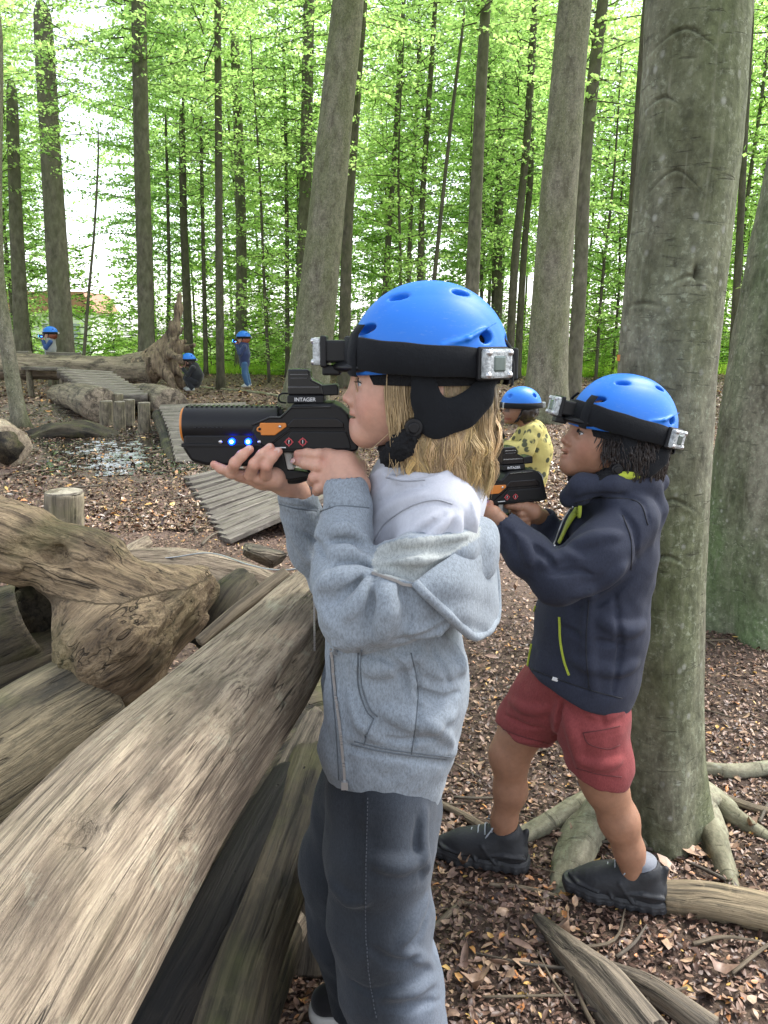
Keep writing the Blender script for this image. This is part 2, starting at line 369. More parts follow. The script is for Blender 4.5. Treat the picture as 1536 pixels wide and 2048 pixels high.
# ------------------------------------------------------------------ ground
def gz(x, y):
    x = np.asarray(x, float); y = np.asarray(y, float)
    p = np.stack([x * 0.35, y * 0.35, x * 0], -1); q = np.stack([x * 3.0, y * 3.0, x * 0], -1)
    far = sstep(5.0, 12.0, np.hypot(x, y))
    return 0.10 * far * vnoise(p, 3) * 0.6 + 0.012 * vnoise(q, 4) + 0.006 * vnoise(q * 3.1, 5)
def GG(px, py):                    # where the ray through a pixel meets the ground
    z = 0.0
    for _ in range(5):
        q = G(px, py, z); z = float(gz(q[0], q[1]))
    return np.array([q[0], q[1], z])
def m_soil():
    t = NT('forest_soil'); o = t.coord()
    n = t.noise(o, 2.2, 6, 0.65); n2 = t.noise(o, 28, 6, 0.7); n3 = t.noise(o, 130, 4, 0.7); v = t.voro(o, 42, out='Color'); vd = t.voro(o, 42)
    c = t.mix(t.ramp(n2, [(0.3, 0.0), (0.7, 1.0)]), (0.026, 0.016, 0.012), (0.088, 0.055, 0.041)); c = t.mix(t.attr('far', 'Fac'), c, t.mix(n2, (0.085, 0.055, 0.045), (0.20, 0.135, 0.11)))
    sep = t.new('SeparateColor'); t.set(sep.inputs[0], v)
    bits = t.ramp(sep.outputs[0], [(0.45, 0.0), (0.62, 0.5)])
    c = t.mix(bits, c, t.mix(sep.outputs[1], (0.07, 0.045, 0.03), (0.19, 0.135, 0.09)))
    c = t.mix(t.ramp(n, [(0.4, 0.0), (0.65, 0.35)]), c, (0.10, 0.07, 0.05))
    # wet, trodden mud beside the boardwalk: smoother and glossier
    wet = t.attr('wet', 'Fac'); wm = t.math('MULTIPLY', wet, t.ramp(t.noise(o, 5, 4), [(0.38, 0.0), (0.55, 1.0)]))
    c = t.mix(wm, c, (0.05, 0.038, 0.032))
    gm = t.attr('meadow', 'Fac'); c = t.mix(gm, c, t.mix(n2, (0.07, 0.14, 0.02), (0.17, 0.25, 0.05)))
    ro = t.math('SUBTRACT', 0.9, t.math('MULTIPLY', wm, 0.78))
    h = t.math('ADD', t.math('ADD', n2, t.math('MULTIPLY', n3, 0.5)), t.math('MULTIPLY', vd, 0.6))
    h = t.math('MULTIPLY', h, t.math('SUBTRACT', 1.0, t.math('MULTIPLY', wm, 0.85)))
    return t.fin(c, ro, t.bump(h, 0.75, 0.02), t.math('ADD', 0.35, t.math('MULTIPLY', wm, 0.5)))
def wetmask(x, y):
    m = 0
    for (px, py, r) in ((290, 905, 1.2), (200, 880, 0.9), (235, 870, .7), (160, 815, 1.5), (350, 920, .7)):
        q = G(px, py); m = np.maximum(m, np.exp(-(((x - q[0]) / r) ** 2 + ((y - q[1]) / (r * 1.5)) ** 2)))
    return np.clip(m * 1.4, 0, 1)
def build_ground():
    ys = np.concatenate([np.linspace(-12, 0.2, 14), np.geomspace(0.25, 34, 330)[0:], np.geomspace(35, 420, 26)])
    k = np.linspace(-1, 1, 320); k = np.sign(k) * (np.abs(k) ** 1.15)
    wdt = np.maximum(9.0, 0.75 * np.abs(ys) + 6)
    wdt = np.where(ys > 30, 30 + (ys - 30) * 2.2, wdt)
    X = k[None, :] * wdt[:, None]; Y = np.broadcast_to(ys[:, None], X.shape); Z = gz(X, Y)
    m, n = X.shape; V = np.stack([X, Y, Z], -1).reshape(-1, 3)
    i, j = np.meshgrid(np.arange(m - 1), np.arange(n - 1), indexing='ij')
    F = np.stack([i * n + j, i * n + j + 1, (i + 1) * n + j + 1, (i + 1) * n + j], -1).reshape(-1, 4)
    wet = wetmask(V[:, 0], V[:, 1])
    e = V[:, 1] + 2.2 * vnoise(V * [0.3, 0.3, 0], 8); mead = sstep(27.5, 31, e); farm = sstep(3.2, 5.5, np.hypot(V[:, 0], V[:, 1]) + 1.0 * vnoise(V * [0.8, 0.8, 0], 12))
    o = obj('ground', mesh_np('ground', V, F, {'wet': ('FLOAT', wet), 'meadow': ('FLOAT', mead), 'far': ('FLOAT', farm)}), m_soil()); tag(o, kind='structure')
build_ground()

# fallen beech leaves and mulch: nobody could count them
def leaf_shapes(n, size, rng, curl=0.35):
    """n small curled leaf blades (6 verts, 4 faces as quads/tris) around the origin, lying about flat."""
    base = np.array([[-1, 0, 0], [-0.35, 0.42, 0], [0.4, 0.36, 0], [1, 0, 0], [0.4, -0.36, 0], [-0.35, -0.42, 0], [0.0, 0, 0]])
    V = np.broadcast_to(base, (n, 7, 3)).copy()
    V *= (size * (0.35 + 1.25 * rng.random(n) ** 1.8))[:, None, None] * 0.5
    V[:, :, 1] *= rng.uniform(0.7, 1.25, n)[:, None]
    ln = np.abs(V[:, 3, 0]); cu = rng.normal(0, curl, n)
    V[:, :, 2] = cu[:, None] * V[:, :, 0] ** 2 / ln[:, None] + (rng.normal(0.25, curl * 1.4, n))[:, None] * np.abs(V[:, :, 1])
    a = rng.uniform(0, 2 * np.pi, n); ca, sa = np.cos(a), np.sin(a)
    x = V[:, :, 0] * ca[:, None] - V[:, :, 1] * sa[:, None]; y = V[:, :, 0] * sa[:, None] + V[:, :, 1] * ca[:, None]
    t1, t2 = rng.normal(0, 0.28, n), rng.normal(0, 0.28, n)
    z = V[:, :, 2] + x * t1[:, None] + y * t2[:, None]
    return np.stack([x, y, z], -1)
LF = np.array([[0, 6, 1], [1, 6, 2], [2, 6, 3], [3, 6, 4], [4, 6, 5], [5, 6, 0]])
def litter(name, n, sampler, size, label, mat, lift, seed):
    rng = np.random.default_rng(seed); x, y = sampler(rng, n); n = len(x)
    L = leaf_shapes(n, size, rng); z = gz(x, y) + lift * (0.3 + rng.random(n))
    V = L + np.stack([x, y, z], -1)[:, None]; F = (LF[None] + (np.arange(n) * 7)[:, None, None]).reshape(-1, 3)
    tint = np.repeat(rng.random(n), 7)
    o = obj(name, mesh_np(name, V.reshape(-1, 3), F, {'tint': ('FLOAT', tint)}), mat, smooth=False)
    return tag(o, label, 'leaf litter', kind='stuff')
def m_litter(name='dry_leaves', gain=1.0, rough=0.42):
    t = NT(name); v = t.attr('tint', 'Fac')
    c = t.ramp(v, [(0.0, (0.024, 0.013, 0.010)), (0.35, (0.070, 0.040, 0.029)), (0.6, (0.148, 0.088, 0.063)), (0.8, (0.215, 0.14, 0.102)), (0.93, (0.31, 0.21, 0.135)), (0.97, (0.34, 0.13, 0.04)), (1.0, (0.42, 0.29, 0.09))])
    c = t.mix(1.0, c, t.ramp(t.noise(t.coord(), 70, 3), [(0.3, 0.7 * gain), (0.7, 1.2 * gain)]), 'MULTIPLY')
    return t.fin(c, rough, None, 0.35 if gain < 1.4 else 0.6)
M['litter'] = m_litter(gain=1.3); M['litter_damp'] = m_litter('damp_leaves', 1.45, 0.3)
def fan(y0, y1, p=1.6, spread=0.62, off=0.0):
    def s(rng, n):
        u = rng.random(n); y = y0 + (y1 - y0) * u ** p; x = y * rng.uniform(-spread, spread, n) + off * rng.random(n) + rng.normal(0, 0.25, n)
        w = wetmask(x, y); keep = rng.random(n) > 0.45 * w
        # sparser on the trodden, dark soil close to the camera
        d = vnoise(np.stack([x * 0.9, y * 0.9, x * 0], -1), 31); keep &= rng.random(n) < np.clip(0.62 + 0.9 * d + 0.35 * sstep(3.5, 6, y) - 0.45 * np.exp(-((x - 0.25) ** 2 + (y - 1.25) ** 2) / 0.35), 0.10, 1)
        return x[keep], y[keep]
    return s
litter('leaf_litter', 165000, fan(0.75, 7.5, 1.3, 0.72), 0.020, 'brown crumbled beech leaves and mulch covering the forest floor', M['litter'], 0.010, 1)
litter('leaf_litter', 115000, fan(5.5, 15, 1.2, 0.75), 0.046, 'damp glossy fallen leaves around the boardwalk and posts', M['litter_damp'], 0.014, 2)
litter('leaf_litter', 75000, fan(14, 34, 1.1, 0.75), 0.085, 'pale fallen leaves on the far clearing under the trees', M['litter_damp'], 0.02, 3)
def puddles():
    c = G(262, 895); n = 110; X, Y = np.meshgrid(np.linspace(c[0] - 1.9, c[0] + 1.5, n), np.linspace(c[1] - 2.0, c[1] + 4.2, n * 2), indexing='ij')
    m = wetmask(X, Y) + 0.75 * fbm(np.stack([X * 3.2, Y * 2.2, X * 0], -1), 61, 4) * 0.7; Z = gz(X, Y) + 0.010 + 0.0 * X; idx = -np.ones(X.shape, int); keep = []
    for i in range(n - 1):
        for j in range(2 * n - 1):
            if m[i, j] > 0.52: keep.append((i, j))
    V = []; F = []; mp = {}
    for i, j in keep:
        f = []
        for a, b in ((i, j), (i + 1, j), (i + 1, j + 1), (i, j + 1)):
            if (a, b) not in mp: mp[(a, b)] = len(V); V.append((X[a, b], Y[a, b], Z[a, b]))
            f.append(mp[(a, b)])
        F.append(f)
    t = NT('shallow_water'); t.fin((0.022, 0.017, 0.014), 0.09, t.bump(t.noise(t.coord(), 9, 2), 0.08, 0.01), 0.8, Alpha=1.0)
    tag(obj('puddle', mesh_np('puddle', V, F), t.m), kind='structure')
puddles()
def big_leaves():
    rng = np.random.default_rng(12)
    spots = []
    while len(spots) < 75:
        px, py = rng.uniform(870, 1536), 2048 - 1000 * rng.random() ** 1.3
        q = GG(px, py)
        if 0.9 < q[1] < 5.5: spots.append(q)
    for q in [(1265, 1850), (1005, 1880), (925, 1740), (1010, 1830), (985, 1940), (1080, 1960), (1130, 1690), (905, 1790), (1440, 1950), (1200, 1940), (1390, 1920), (1320, 1710), (1140, 1880), (880, 1460), (1490, 1440), (1010, 1930), (1040, 1905)]:
        spots.append(GG(*q))
    meshes = []
    for k in range(10):
        me = mesh_np('fallen_leaf', leaf_shapes(1, 0.048, rng, 0.75)[0], LF, {'tint': ('FLOAT', np.clip(rng.choice([0.7, 0.74, 0.78, 0.8, 0.84, 0.86, 0.88, 0.9, 0.93, 0.97]) + rng.normal(0, .02, 7), 0, 1))}); meshes.append(me)
    for i, q in enumerate(spots):
        me = meshes[i % 10]
        o = bpy.data.objects.new('fallen_leaf', me); COL.objects.link(o)
        if i < 10: me.materials.append(M['litter'])
        o.location = (q[0], q[1], q[2] + 0.016); o.rotation_euler = (rng.normal(0, .2), rng.normal(0, .2), rng.uniform(0, 6.28)); s = rng.uniform(.75, 1.35); o.scale = (s, s, s)
        tag(o, 'tan dry beech leaf lying whole on the dark forest soil', 'leaf', 'whole dry leaves on the soil')
big_leaves()

# ------------------------------------------------------------------ foliage
def crown_mesh(name, seed, z0, z1, R, nbr, lsize=0.10, shape='cone', droop=0.0, wood=True):
    rng = np.random.default_rng(seed); LV = []; tint = []; W = MB()
    for b in range(nbr):
        f = (b + rng.random()) / nbr; z = z0 + (z1 - z0) * f; az = b * 2.39996 + rng.normal(0, 0.35)
        prof = (0.55 + 0.45 * math.sin(math.pi * min(1, f * 0.95 + 0.12))) if shape == 'cone' else (1.0 - 0.75 * f)
        L = R * prof * rng.uniform(0.6, 1.1); el = rng.uniform(-0.35, 0.50) - droop
        d = np.array([math.cos(az) * math.cos(el), math.sin(az) * math.cos(el), math.sin(el)])
        s = np.linspace(0, 1, 7); pts = np.array([0, 0, z]) + d * (s * L)[:, None]; pts[:, 2] -= 0.10 * L * s ** 2.2
        pts[1:, :2] += rng.normal(0, 0.05 * L / 6, (6, 2)).cumsum(0)
        if wood: W.tube(pts, np.linspace(0.022, 0.004, 7) * (0.6 + 0.25 * L / 2), 4, False)
        side = np.array([-math.sin(az), math.cos(az), 0]); nt = max(3, int(L / 0.22)); bt = rng.random()
        for k in range(nt):
            u = (k + 0.5 + rng.normal(0, .2)) / nt; u = min(max(u, 0.08), 1.0)
            base = np.array([np.interp(u, s, pts[:, a]) for a in range(3)])
            for sg in (-1, 1):
                tl = L * 0.36 * (1.1 - u * 0.75) * rng.uniform(0.5, 1.2)
                td = side * sg * 0.8 + d * rng.uniform(0.35, 0.75) + np.array([0, 0, rng.normal(0.0, 0.22)]); td /= np.linalg.norm(td)
                m = max(2, int(tl / 0.06)); q = (np.arange(m) + rng.random(m)) / m
                LV.append(base + td * (q * tl)[:, None] + rng.normal(0, 0.035, (m, 3)) + np.array([0, 0, -1.0]) * (0.12 * tl * q ** 2)[:, None])
                tint.append(np.clip(0.5 * bt + 0.25 + rng.normal(0, .18, m), 0, 1))
    C = np.concatenate(LV); tint = np.concatenate(tint); n = len(C)
    dirs = rng.normal(0, 1, (n, 3)) * [1, 1, 0.55]; dirs /= np.linalg.norm(dirs, axis=1)[:, None]
    nor = rng.normal(0, 0.55, (n, 3)) + [0, 0, 1.0]; nor -= dirs * (nor * dirs).sum(1)[:, None]; nor /= np.linalg.norm(nor, axis=1)[:, None]
    sd = np.cross(nor, dirs); ln = lsize * rng.uniform(0.6, 1.2, n)[:, None]; wd_ = ln * 0.34
    V = np.stack([C - dirs * ln * .5, C + sd * wd_ + nor * ln * 0.06, C + dirs * ln * .5, C - sd * wd_ + nor * ln * 0.06], 1).reshape(-1, 3)
    F = np.arange(n * 4).reshape(-1, 4)
    me = mesh_np(name, V, F, {'tint': ('FLOAT', np.repeat(tint, 4))})
    wm = mesh_np('branches', np.concatenate(W.V), W.F, {'rest': ('FLOAT_VECTOR', np.concatenate(W.V))}) if wood else None
    return me, wm
CR_HI = [crown_mesh('crown', 100 + k, 3.2, 15.5, 3.2, 74, 0.13) for k in range(4)]      # tall beeches, leaves above head height
CR_LO = [crown_mesh('crown', 140 + k, 0.8, 9.0, 2.1, 60, 0.12) for k in range(4)]      # young understorey
CR_SH = [crown_mesh('foliage', 180 + k, 0.1, 3.4, 1.5, 58, 0.115, 'bush', -0.15) for k in range(4)]
for me, wm in CR_HI + CR_LO:
    me.materials.append(M['leaf']); wm.materials.append(M['bark_dark'])
for me, wm in CR_SH:
    me.materials.append(M['leaf_low']); wm.materials.append(M['bark_dark'])

def add_crown(root, pair, rz, sc, loc=(0, 0, 0)):
    for nm, me in (('crown' if pair not in CR_SH else 'foliage', pair[0]), ('branches', pair[1])):
        o = bpy.data.objects.new(nm, me); COL.objects.link(o); o.parent = root; o.rotation_euler = (0, 0, rz); o.scale = sc; o.location = loc
tree_n = 0
def tree(name, label, trace, w, Y, mat, crown=None, group=None, n=14, m=26, flare=1.5, top_extra=6.0, disp=None, crown_sc=1.0):
    """trace: (px, py) points from base upward; w: (width px at base, width px at last point); Y: distance. Extends above the frame."""
    global tree_n; tree_n += 1
    pts = [P(px, py, Y) for px, py in trace]
    b = pts[0]; g = float(gz(b[0], b[1])); d = pts[1] - pts[0]; d = d / max(d[2], 1e-3)
    base = b + d * (g - 0.05 - b[2]); ext = pts[-1] - pts[-2]; ext = ext / max(ext[2], 1e-3)
    zs = [q[2] for q in pts]; pts = ([base] if b[2] - g > 0.25 else []) + ([b] if b[2] - g > 0.25 else [base]) + pts[1:]
    topz = max(pts[-1][2] + 0.5, top_extra); pts.append(pts[-1] + ext * 0.6 * (topz - pts[-1][2]))
    pts[-1][2] = topz
    r0 = w[0] * pxm(Y, 1.0) / 2; r1 = w[1] * pxm(Y, zs[-1]) / 2
    zz = np.array([q[2] for q in pts]); rad = np.interp(zz, [zs[0], zs[-1], topz + 0.1], [r0, r1, r1 * 0.45])
    root = thing(name, label, 'tree', (base[0], base[1], g), group)
    def dd(th, L, r):
        k = 1 + 0.045 * vnoise(np.stack([np.cos(th) * 1.3, np.sin(th) * 1.3, L * 1.1], -1), tree_n) 
        fl = np.exp(-L / max(0.12, float(r.mean()) * 1.6)); return k + (flare - 1) * fl * (0.55 + 0.45 * np.cos(th * 5 + tree_n))
    loft('trunk', pts, rad, mat, root, n, m, disp or dd)
    if crown is not None:      # the crowns of the tall trees begin well up the stem
        add_crown(root, crown, tree_n * 1.7, (crown_sc, crown_sc, crown_sc), (0, 0, 2.2 + 0.13 * Y if crown in CR_HI else 4.5))
    return root
H, Lo = CR_HI, CR_LO
B, D, MID = M['bark_far'], M['bark_dark'], M['bark_mid']
tree('beech_tree', 'slim grey tree with a curved stem at the left edge beside the hollow log', [(40, 846), (22, 740), (6, 640), (-6, 560), (-10, 380), (-6, 100)], (31, 24), 12.3, MID, None, flare=1.7)
tree('beech_tree', 'dark trunk far left behind the fallen trunk, left of the aiming child in grey vest', [(46, 712), (38, 560), (30, 390), (24, 200)], (31, 22), 24, B, Lo[0])
tree('beech_tree', 'stout grey trunk directly behind the aiming child in grey vest', [(126, 712), (112, 480), (98, 250), (86, 50)], (46, 36), 22, B, None)
tree('beech_tree', 'straight grey-brown trunk standing left of the upturned roots', [(294, 716), (288, 480), (282, 250), (277, 0)], (33, 28), 23, B, H[1])
tree('beech_tree', 'slim almost black straight stem between the upturned roots and the navy child', [(441, 762), (438, 480), (437, 250), (435, 0)], (17, 13), 20.5, D, Lo[2])
tree('beech_tree', 'dark trunk hidden partly by the upturned root spike', [(379, 730), (372, 560), (367, 430), (364, 250)], (19, 12), 27, D, H[2])
tree('beech_tree', 'pale grey trunk directly behind the navy child', [(481, 735), (483, 520), (478, 300), (470, 100)], (24, 17), 30, B, H[0])
tree('beech_tree', 'dark straight trunk just left of the big leaning beech above the gun sight', [(604, 745), (608, 480), (613, 250), (618, 0)], (27, 22), 25, B, Lo[1])
tree('beech_tree', 'big smooth beech leaning right, rising behind the gun sight', [(610, 800), (640, 560), (668, 280), (699, -20)], (82, 60), 15.5, M['bark_mid'], H[2], n=28, m=60)
tree('beech_tree', 'brown trunk close behind the right side of the big leaning beech', [(688, 740), (694, 480), (712, 200), (727, 0)], (25, 17), 21, D, Lo[3])
tree('beech_tree', 'slender grey trunk rising right above the blue helmet of the blonde girl', [(938, 720), (951, 420), (960, 220), (972, 0)], (30, 20), 19, B, H[0])
tree('beech_tree', 'thin crooked stem right of the slender trunk above the girl\'s helmet', [(1018, 745), (1030, 520), (1052, 300), (1068, 40)], (17, 14), 23, D, Lo[0])
tree('beech_tree', 'wavy thin stem left of the broad greenish beech', [(1035, 745), (1047, 520), (1062, 330), (1060, 120)], (15, 10), 25, D, Lo[2])
tree('beech_tree', 'broad greenish beech trunk behind the child in yellow, second largest in the wood', [(1088, 850), (1110, 480), (1131, 220), (1152, -20)], (84, 64), 12.8, M['bark_mid'], H[1], n=28, m=60)
tree('beech_tree', 'narrow bending trunk just right of the broad greenish beech', [(1146, 790), (1160, 560), (1172, 300), (1206, 0)], (30, 22), 17, B, Lo[1])
tree('beech_tree', 'dark stem peeping out along the left side of the nearest beech', [(1252, 740), (1268, 400), (1290, 40)], (24, 15), 14, D, H[3])
tree('beech_tree', 'thin dark stem leaning right above the girl\'s helmet, between two straighter ones', [(862, 620), (885, 400), (905, 220), (925, 60)], (9, 6), 21, D, None)
tree('beech_tree', 'thin upright dark stem above the front of the girl\'s helmet', [(838, 620), (845, 400), (858, 200), (871, 0)], (13, 9), 24, D, Lo[3])
tree('beech_tree', 'thin stem with a slight bow, just right of the big leaning beech', [(765, 640), (783, 400), (795, 200), (808, 0)], (12, 8), 27, D, H[2])
tree('beech_tree', 'thin pale stem left of the girl\'s helmet between two bowed ones', [(815, 640), (822, 420), (832, 240), (838, 80)], (10, 7), 28, B, Lo[1])
tree('beech_tree', 'ivy-grown dark trunk left of the broad greenish beech', [(992, 720), (995, 500), (1000, 350), (1003, 180)], (24, 14), 28, D, H[3])
tree('beech_tree', 'hair-thin leaning sapling left of the tall straight grey-brown trunk', [(165, 745), (178, 580), (188, 470), (196, 330)], (7, 4), 19, D, Lo[0], crown_sc=.7)
tree('beech_tree', 'thin sapling stem between the slim black stem and the big leaning beech', [(575, 735), (574, 500), (572, 300), (568, 120)], (10, 6), 26, D, Lo[2])
tree('beech_tree', 'thin dark stem rising behind the crouching child', [(412, 740), (408, 560), (405, 430), (402, 260)], (10, 6), 27, D, Lo[3])
tree('beech_tree', 'thin dark stem right of the tall straight grey-brown trunk', [(335, 720), (338, 560), (336, 420), (332, 260)], (9, 5), 29, D, H[1])
tree('beech_tree', 'thin stem at the right edge of the picture behind the large edge trunk', [(1462, 760), (1478, 500), (1490, 260), (1502, 40)], (16, 12), 20, D, H[0])
# the nearest beech: its own surface, roots and bark wounds
def near_beech():
    Y = 2.02; tr = [(1318, 1660), (1320, 1400), (1322, 1100), (1330, 800), (1346, 600), (1378, 300), (1397, 0), (1408, -200)]
    wp = [176, 160, 172, 186, 192, 198, 204, 206]
    pts = [P(x, y, Y) for x, y in tr]; rad = [w * pxm(Y, p[2]) / 2 for w, p in zip(wp, pts)]
    pts[0] = P(1318, 1660, Y); pts[0][2] = -0.08
    top = pts[-1] + (pts[-1] - pts[-2]) / (pts[-1][2] - pts[-2][2]) * 5.0
    root = thing('beech_tree', 'nearest big beech with grey-green bark right behind the boy in the dark jacket', 'tree', (pts[0][0], Y, 0))
    scars = [((1372, 78), 70, 22), ((1330, 205), 40, 12), ((1352, 365), 62, 26), ((1290, 610), 40, 5), ((1300, 930), 30, 12), ((1345, 1010), 45, 10), ((1330, 1120), 40, 8), ((1380, 560), 40, 9)]
    def dd(th, L, r):
        k = 1 + 0.03 * vnoise(np.stack([np.cos(th) * 1.5, np.sin(th) * 1.5, L * 1.6], -1), 3) + 0.014 * fbm(np.stack([np.cos(th) * 6, np.sin(th) * 6, L * 13], -1), 9, 3)
        fl = np.exp(-L / 0.13); k = k + fl * (0.32 + 0.20 * np.cos(th * 4 + 0.6)) + 0.05 * np.exp(-L / 0.5) * np.cos(th * 4 + 0.6)
        return k
    loft('trunk', [pts[-1] - (top - pts[-1]) * 0.01, (pts[-1] + top) / 2, top], [rad[-1], 0.09, 0.05], M['beech'], root, 32, 30)
    o = loft('trunk', pts, rad, M['beech'], root, 190, 720, dd)
    # eyebrow scars: raised lips pressed into the bark, real relief
    me = o.data; nv = len(me.vertices); co = np.empty(nv * 3); me.vertices.foreach_get('co', co); co = co.reshape(-1, 3)
    nrm = np.empty(nv * 3); me.vertices.foreach_get('normal', nrm); nrm = nrm.reshape(-1, 3); sh = np.zeros(nv); sc = np.zeros(nv)
    dz = co - CAMP; den = dz @ np.array([0, CP, -SP]); ux = dz[:, 0] / den * FPX + 768; uy = 1024 - (dz @ np.array([0, SP, CP])) / den * FPX
    front = nrm[:, 1] < 0.25
    for (cx, cy), wd_, hh in scars:
        x = (ux - cx) / wd_; yy = cy - hh + hh * 2.2 * np.minimum(np.abs(x), 1.3) ** 1.6 * (1 if cx < 1390 else 1)
        d = uy - yy; mk = np.clip(1.15 - np.abs(x), 0, 1) * front
        sh += mk * (-0.0085 * np.exp(-(d / 3.2) ** 2) + 0.0050 * np.exp(-((d - 9) / 7.0) ** 2)); sc = np.maximum(sc, np.clip(mk, 0, 1) * np.exp(-(d / 3.5) ** 2) * np.clip(0.7 + 0.6 * vnoise(co * 60, 3), 0, 1))
    for (cx, cy, wx, wy, dep) in ((1395, 545, 7, 19, 0.02), (1350, 527, 4, 8, 0.008)):
        e = np.exp(-((ux - cx) / wx) ** 2 - ((uy - cy) / wy) ** 2) * front; sh -= dep * e; sc = np.maximum(sc, e * (1 if dep > 0 else .4))
    at = me.attributes.new('scar', 'FLOAT', 'POINT'); at.data.foreach_set('value', sc.astype(np.float32))
    co += nrm * sh[:, None]; me.vertices.foreach_set('co', co.ravel()); me.update()
    b = pts[0]
    def rt(trace, r0, r1, z0=None, Yoff=0.0):
        q = [np.array(b) * [1, 1, 0] + np.array([0, 0, 0.14])]
        for i, (x, y) in enumerate(trace):
            g = GG(x, y); f = i / max(1, len(trace) - 1); g = g + np.array([0, 0, (r0 + (r1 - r0) * f) * (0.42 - 0.3 * f if f < 1 else -0.7)]); q.append(g)
        rr = [r0 * 1.7] + list(np.linspace(r0 * 1.15, r1, len(trace)))
        loft('root', q, rr, M['root'], root, 22, 40, lambda th, L, r: 1 + 0.20 * fbm(np.stack([np.cos(th) * 1.2, np.sin(th) * 1.2, L * 9], -1), int(trace[0][0]), 4) + 0.10 * np.cos(th * 3 + L * 8))
    rt([(1400, 1640), (1425, 1695), (1448, 1735), (1468, 1775)], 0.046, 0.022)
    rt([(1420, 1610), (1462, 1640), (1515, 1668), (1560, 1690)], 0.040, 0.015)
    rt([(1245, 1610), (1185, 1650), (1150, 1720), (1125, 1785)], 0.060, 0.036)
    rt([(1215, 1595), (1130, 1640), (1060, 1672), (985, 1690)], 0.042, 0.016)
    rt([(1290, 1680), (1265, 1700)], 0.04, 0.02)
    add_crown(root, CR_HI[2], 0.7, (0.8, 0.8, 0.62), (0.3, 0.6, 4.2))
near_beech()
def edge_beech():
    Y = 3.7; tr = [(1530, 1230), (1535, 1100), (1552, 900), (1600, 600), (1660, 300), (1712, 0)]; wp = [262, 246, 232, 226, 222, 222]
    pts = [P(x, y, Y) for x, y in tr]; rad = [w * pxm(Y, p[2]) / 2 for w, p in zip(wp, pts)]; pts[0][2] = -0.08
    root = thing('beech_tree', 'mossy green trunk with flared foot at the right edge of the picture', 'tree', (pts[0][0], Y, 0))
    def dd(th, L, r):
        fl = np.exp(-L / 0.22); k = 1 + 0.04 * vnoise(np.stack([np.cos(th) * 1.5, np.sin(th) * 1.5, L * 1.3], -1), 23) + 0.02 * fbm(np.stack([np.cos(th) * 5, np.sin(th) * 5, L * 8], -1), 29, 3)
        return k + fl * (0.22 + 0.20 * np.cos(th * 7 + 0.3)) + 0.05 * np.exp(-L / 0.6) * np.cos(th * 7 + .3)
    pts.append(pts[-1] + (pts[-1] - pts[-2]) * 2.2); rad.append(0.1)
    loft('trunk', pts, rad, M['beech2'], root, 100, 220, dd)
    add_crown(root, CR_HI[0], 0.7, (0.8, 0.8, 0.62), (0.9, 0.6, 4.6))
edge_beech()

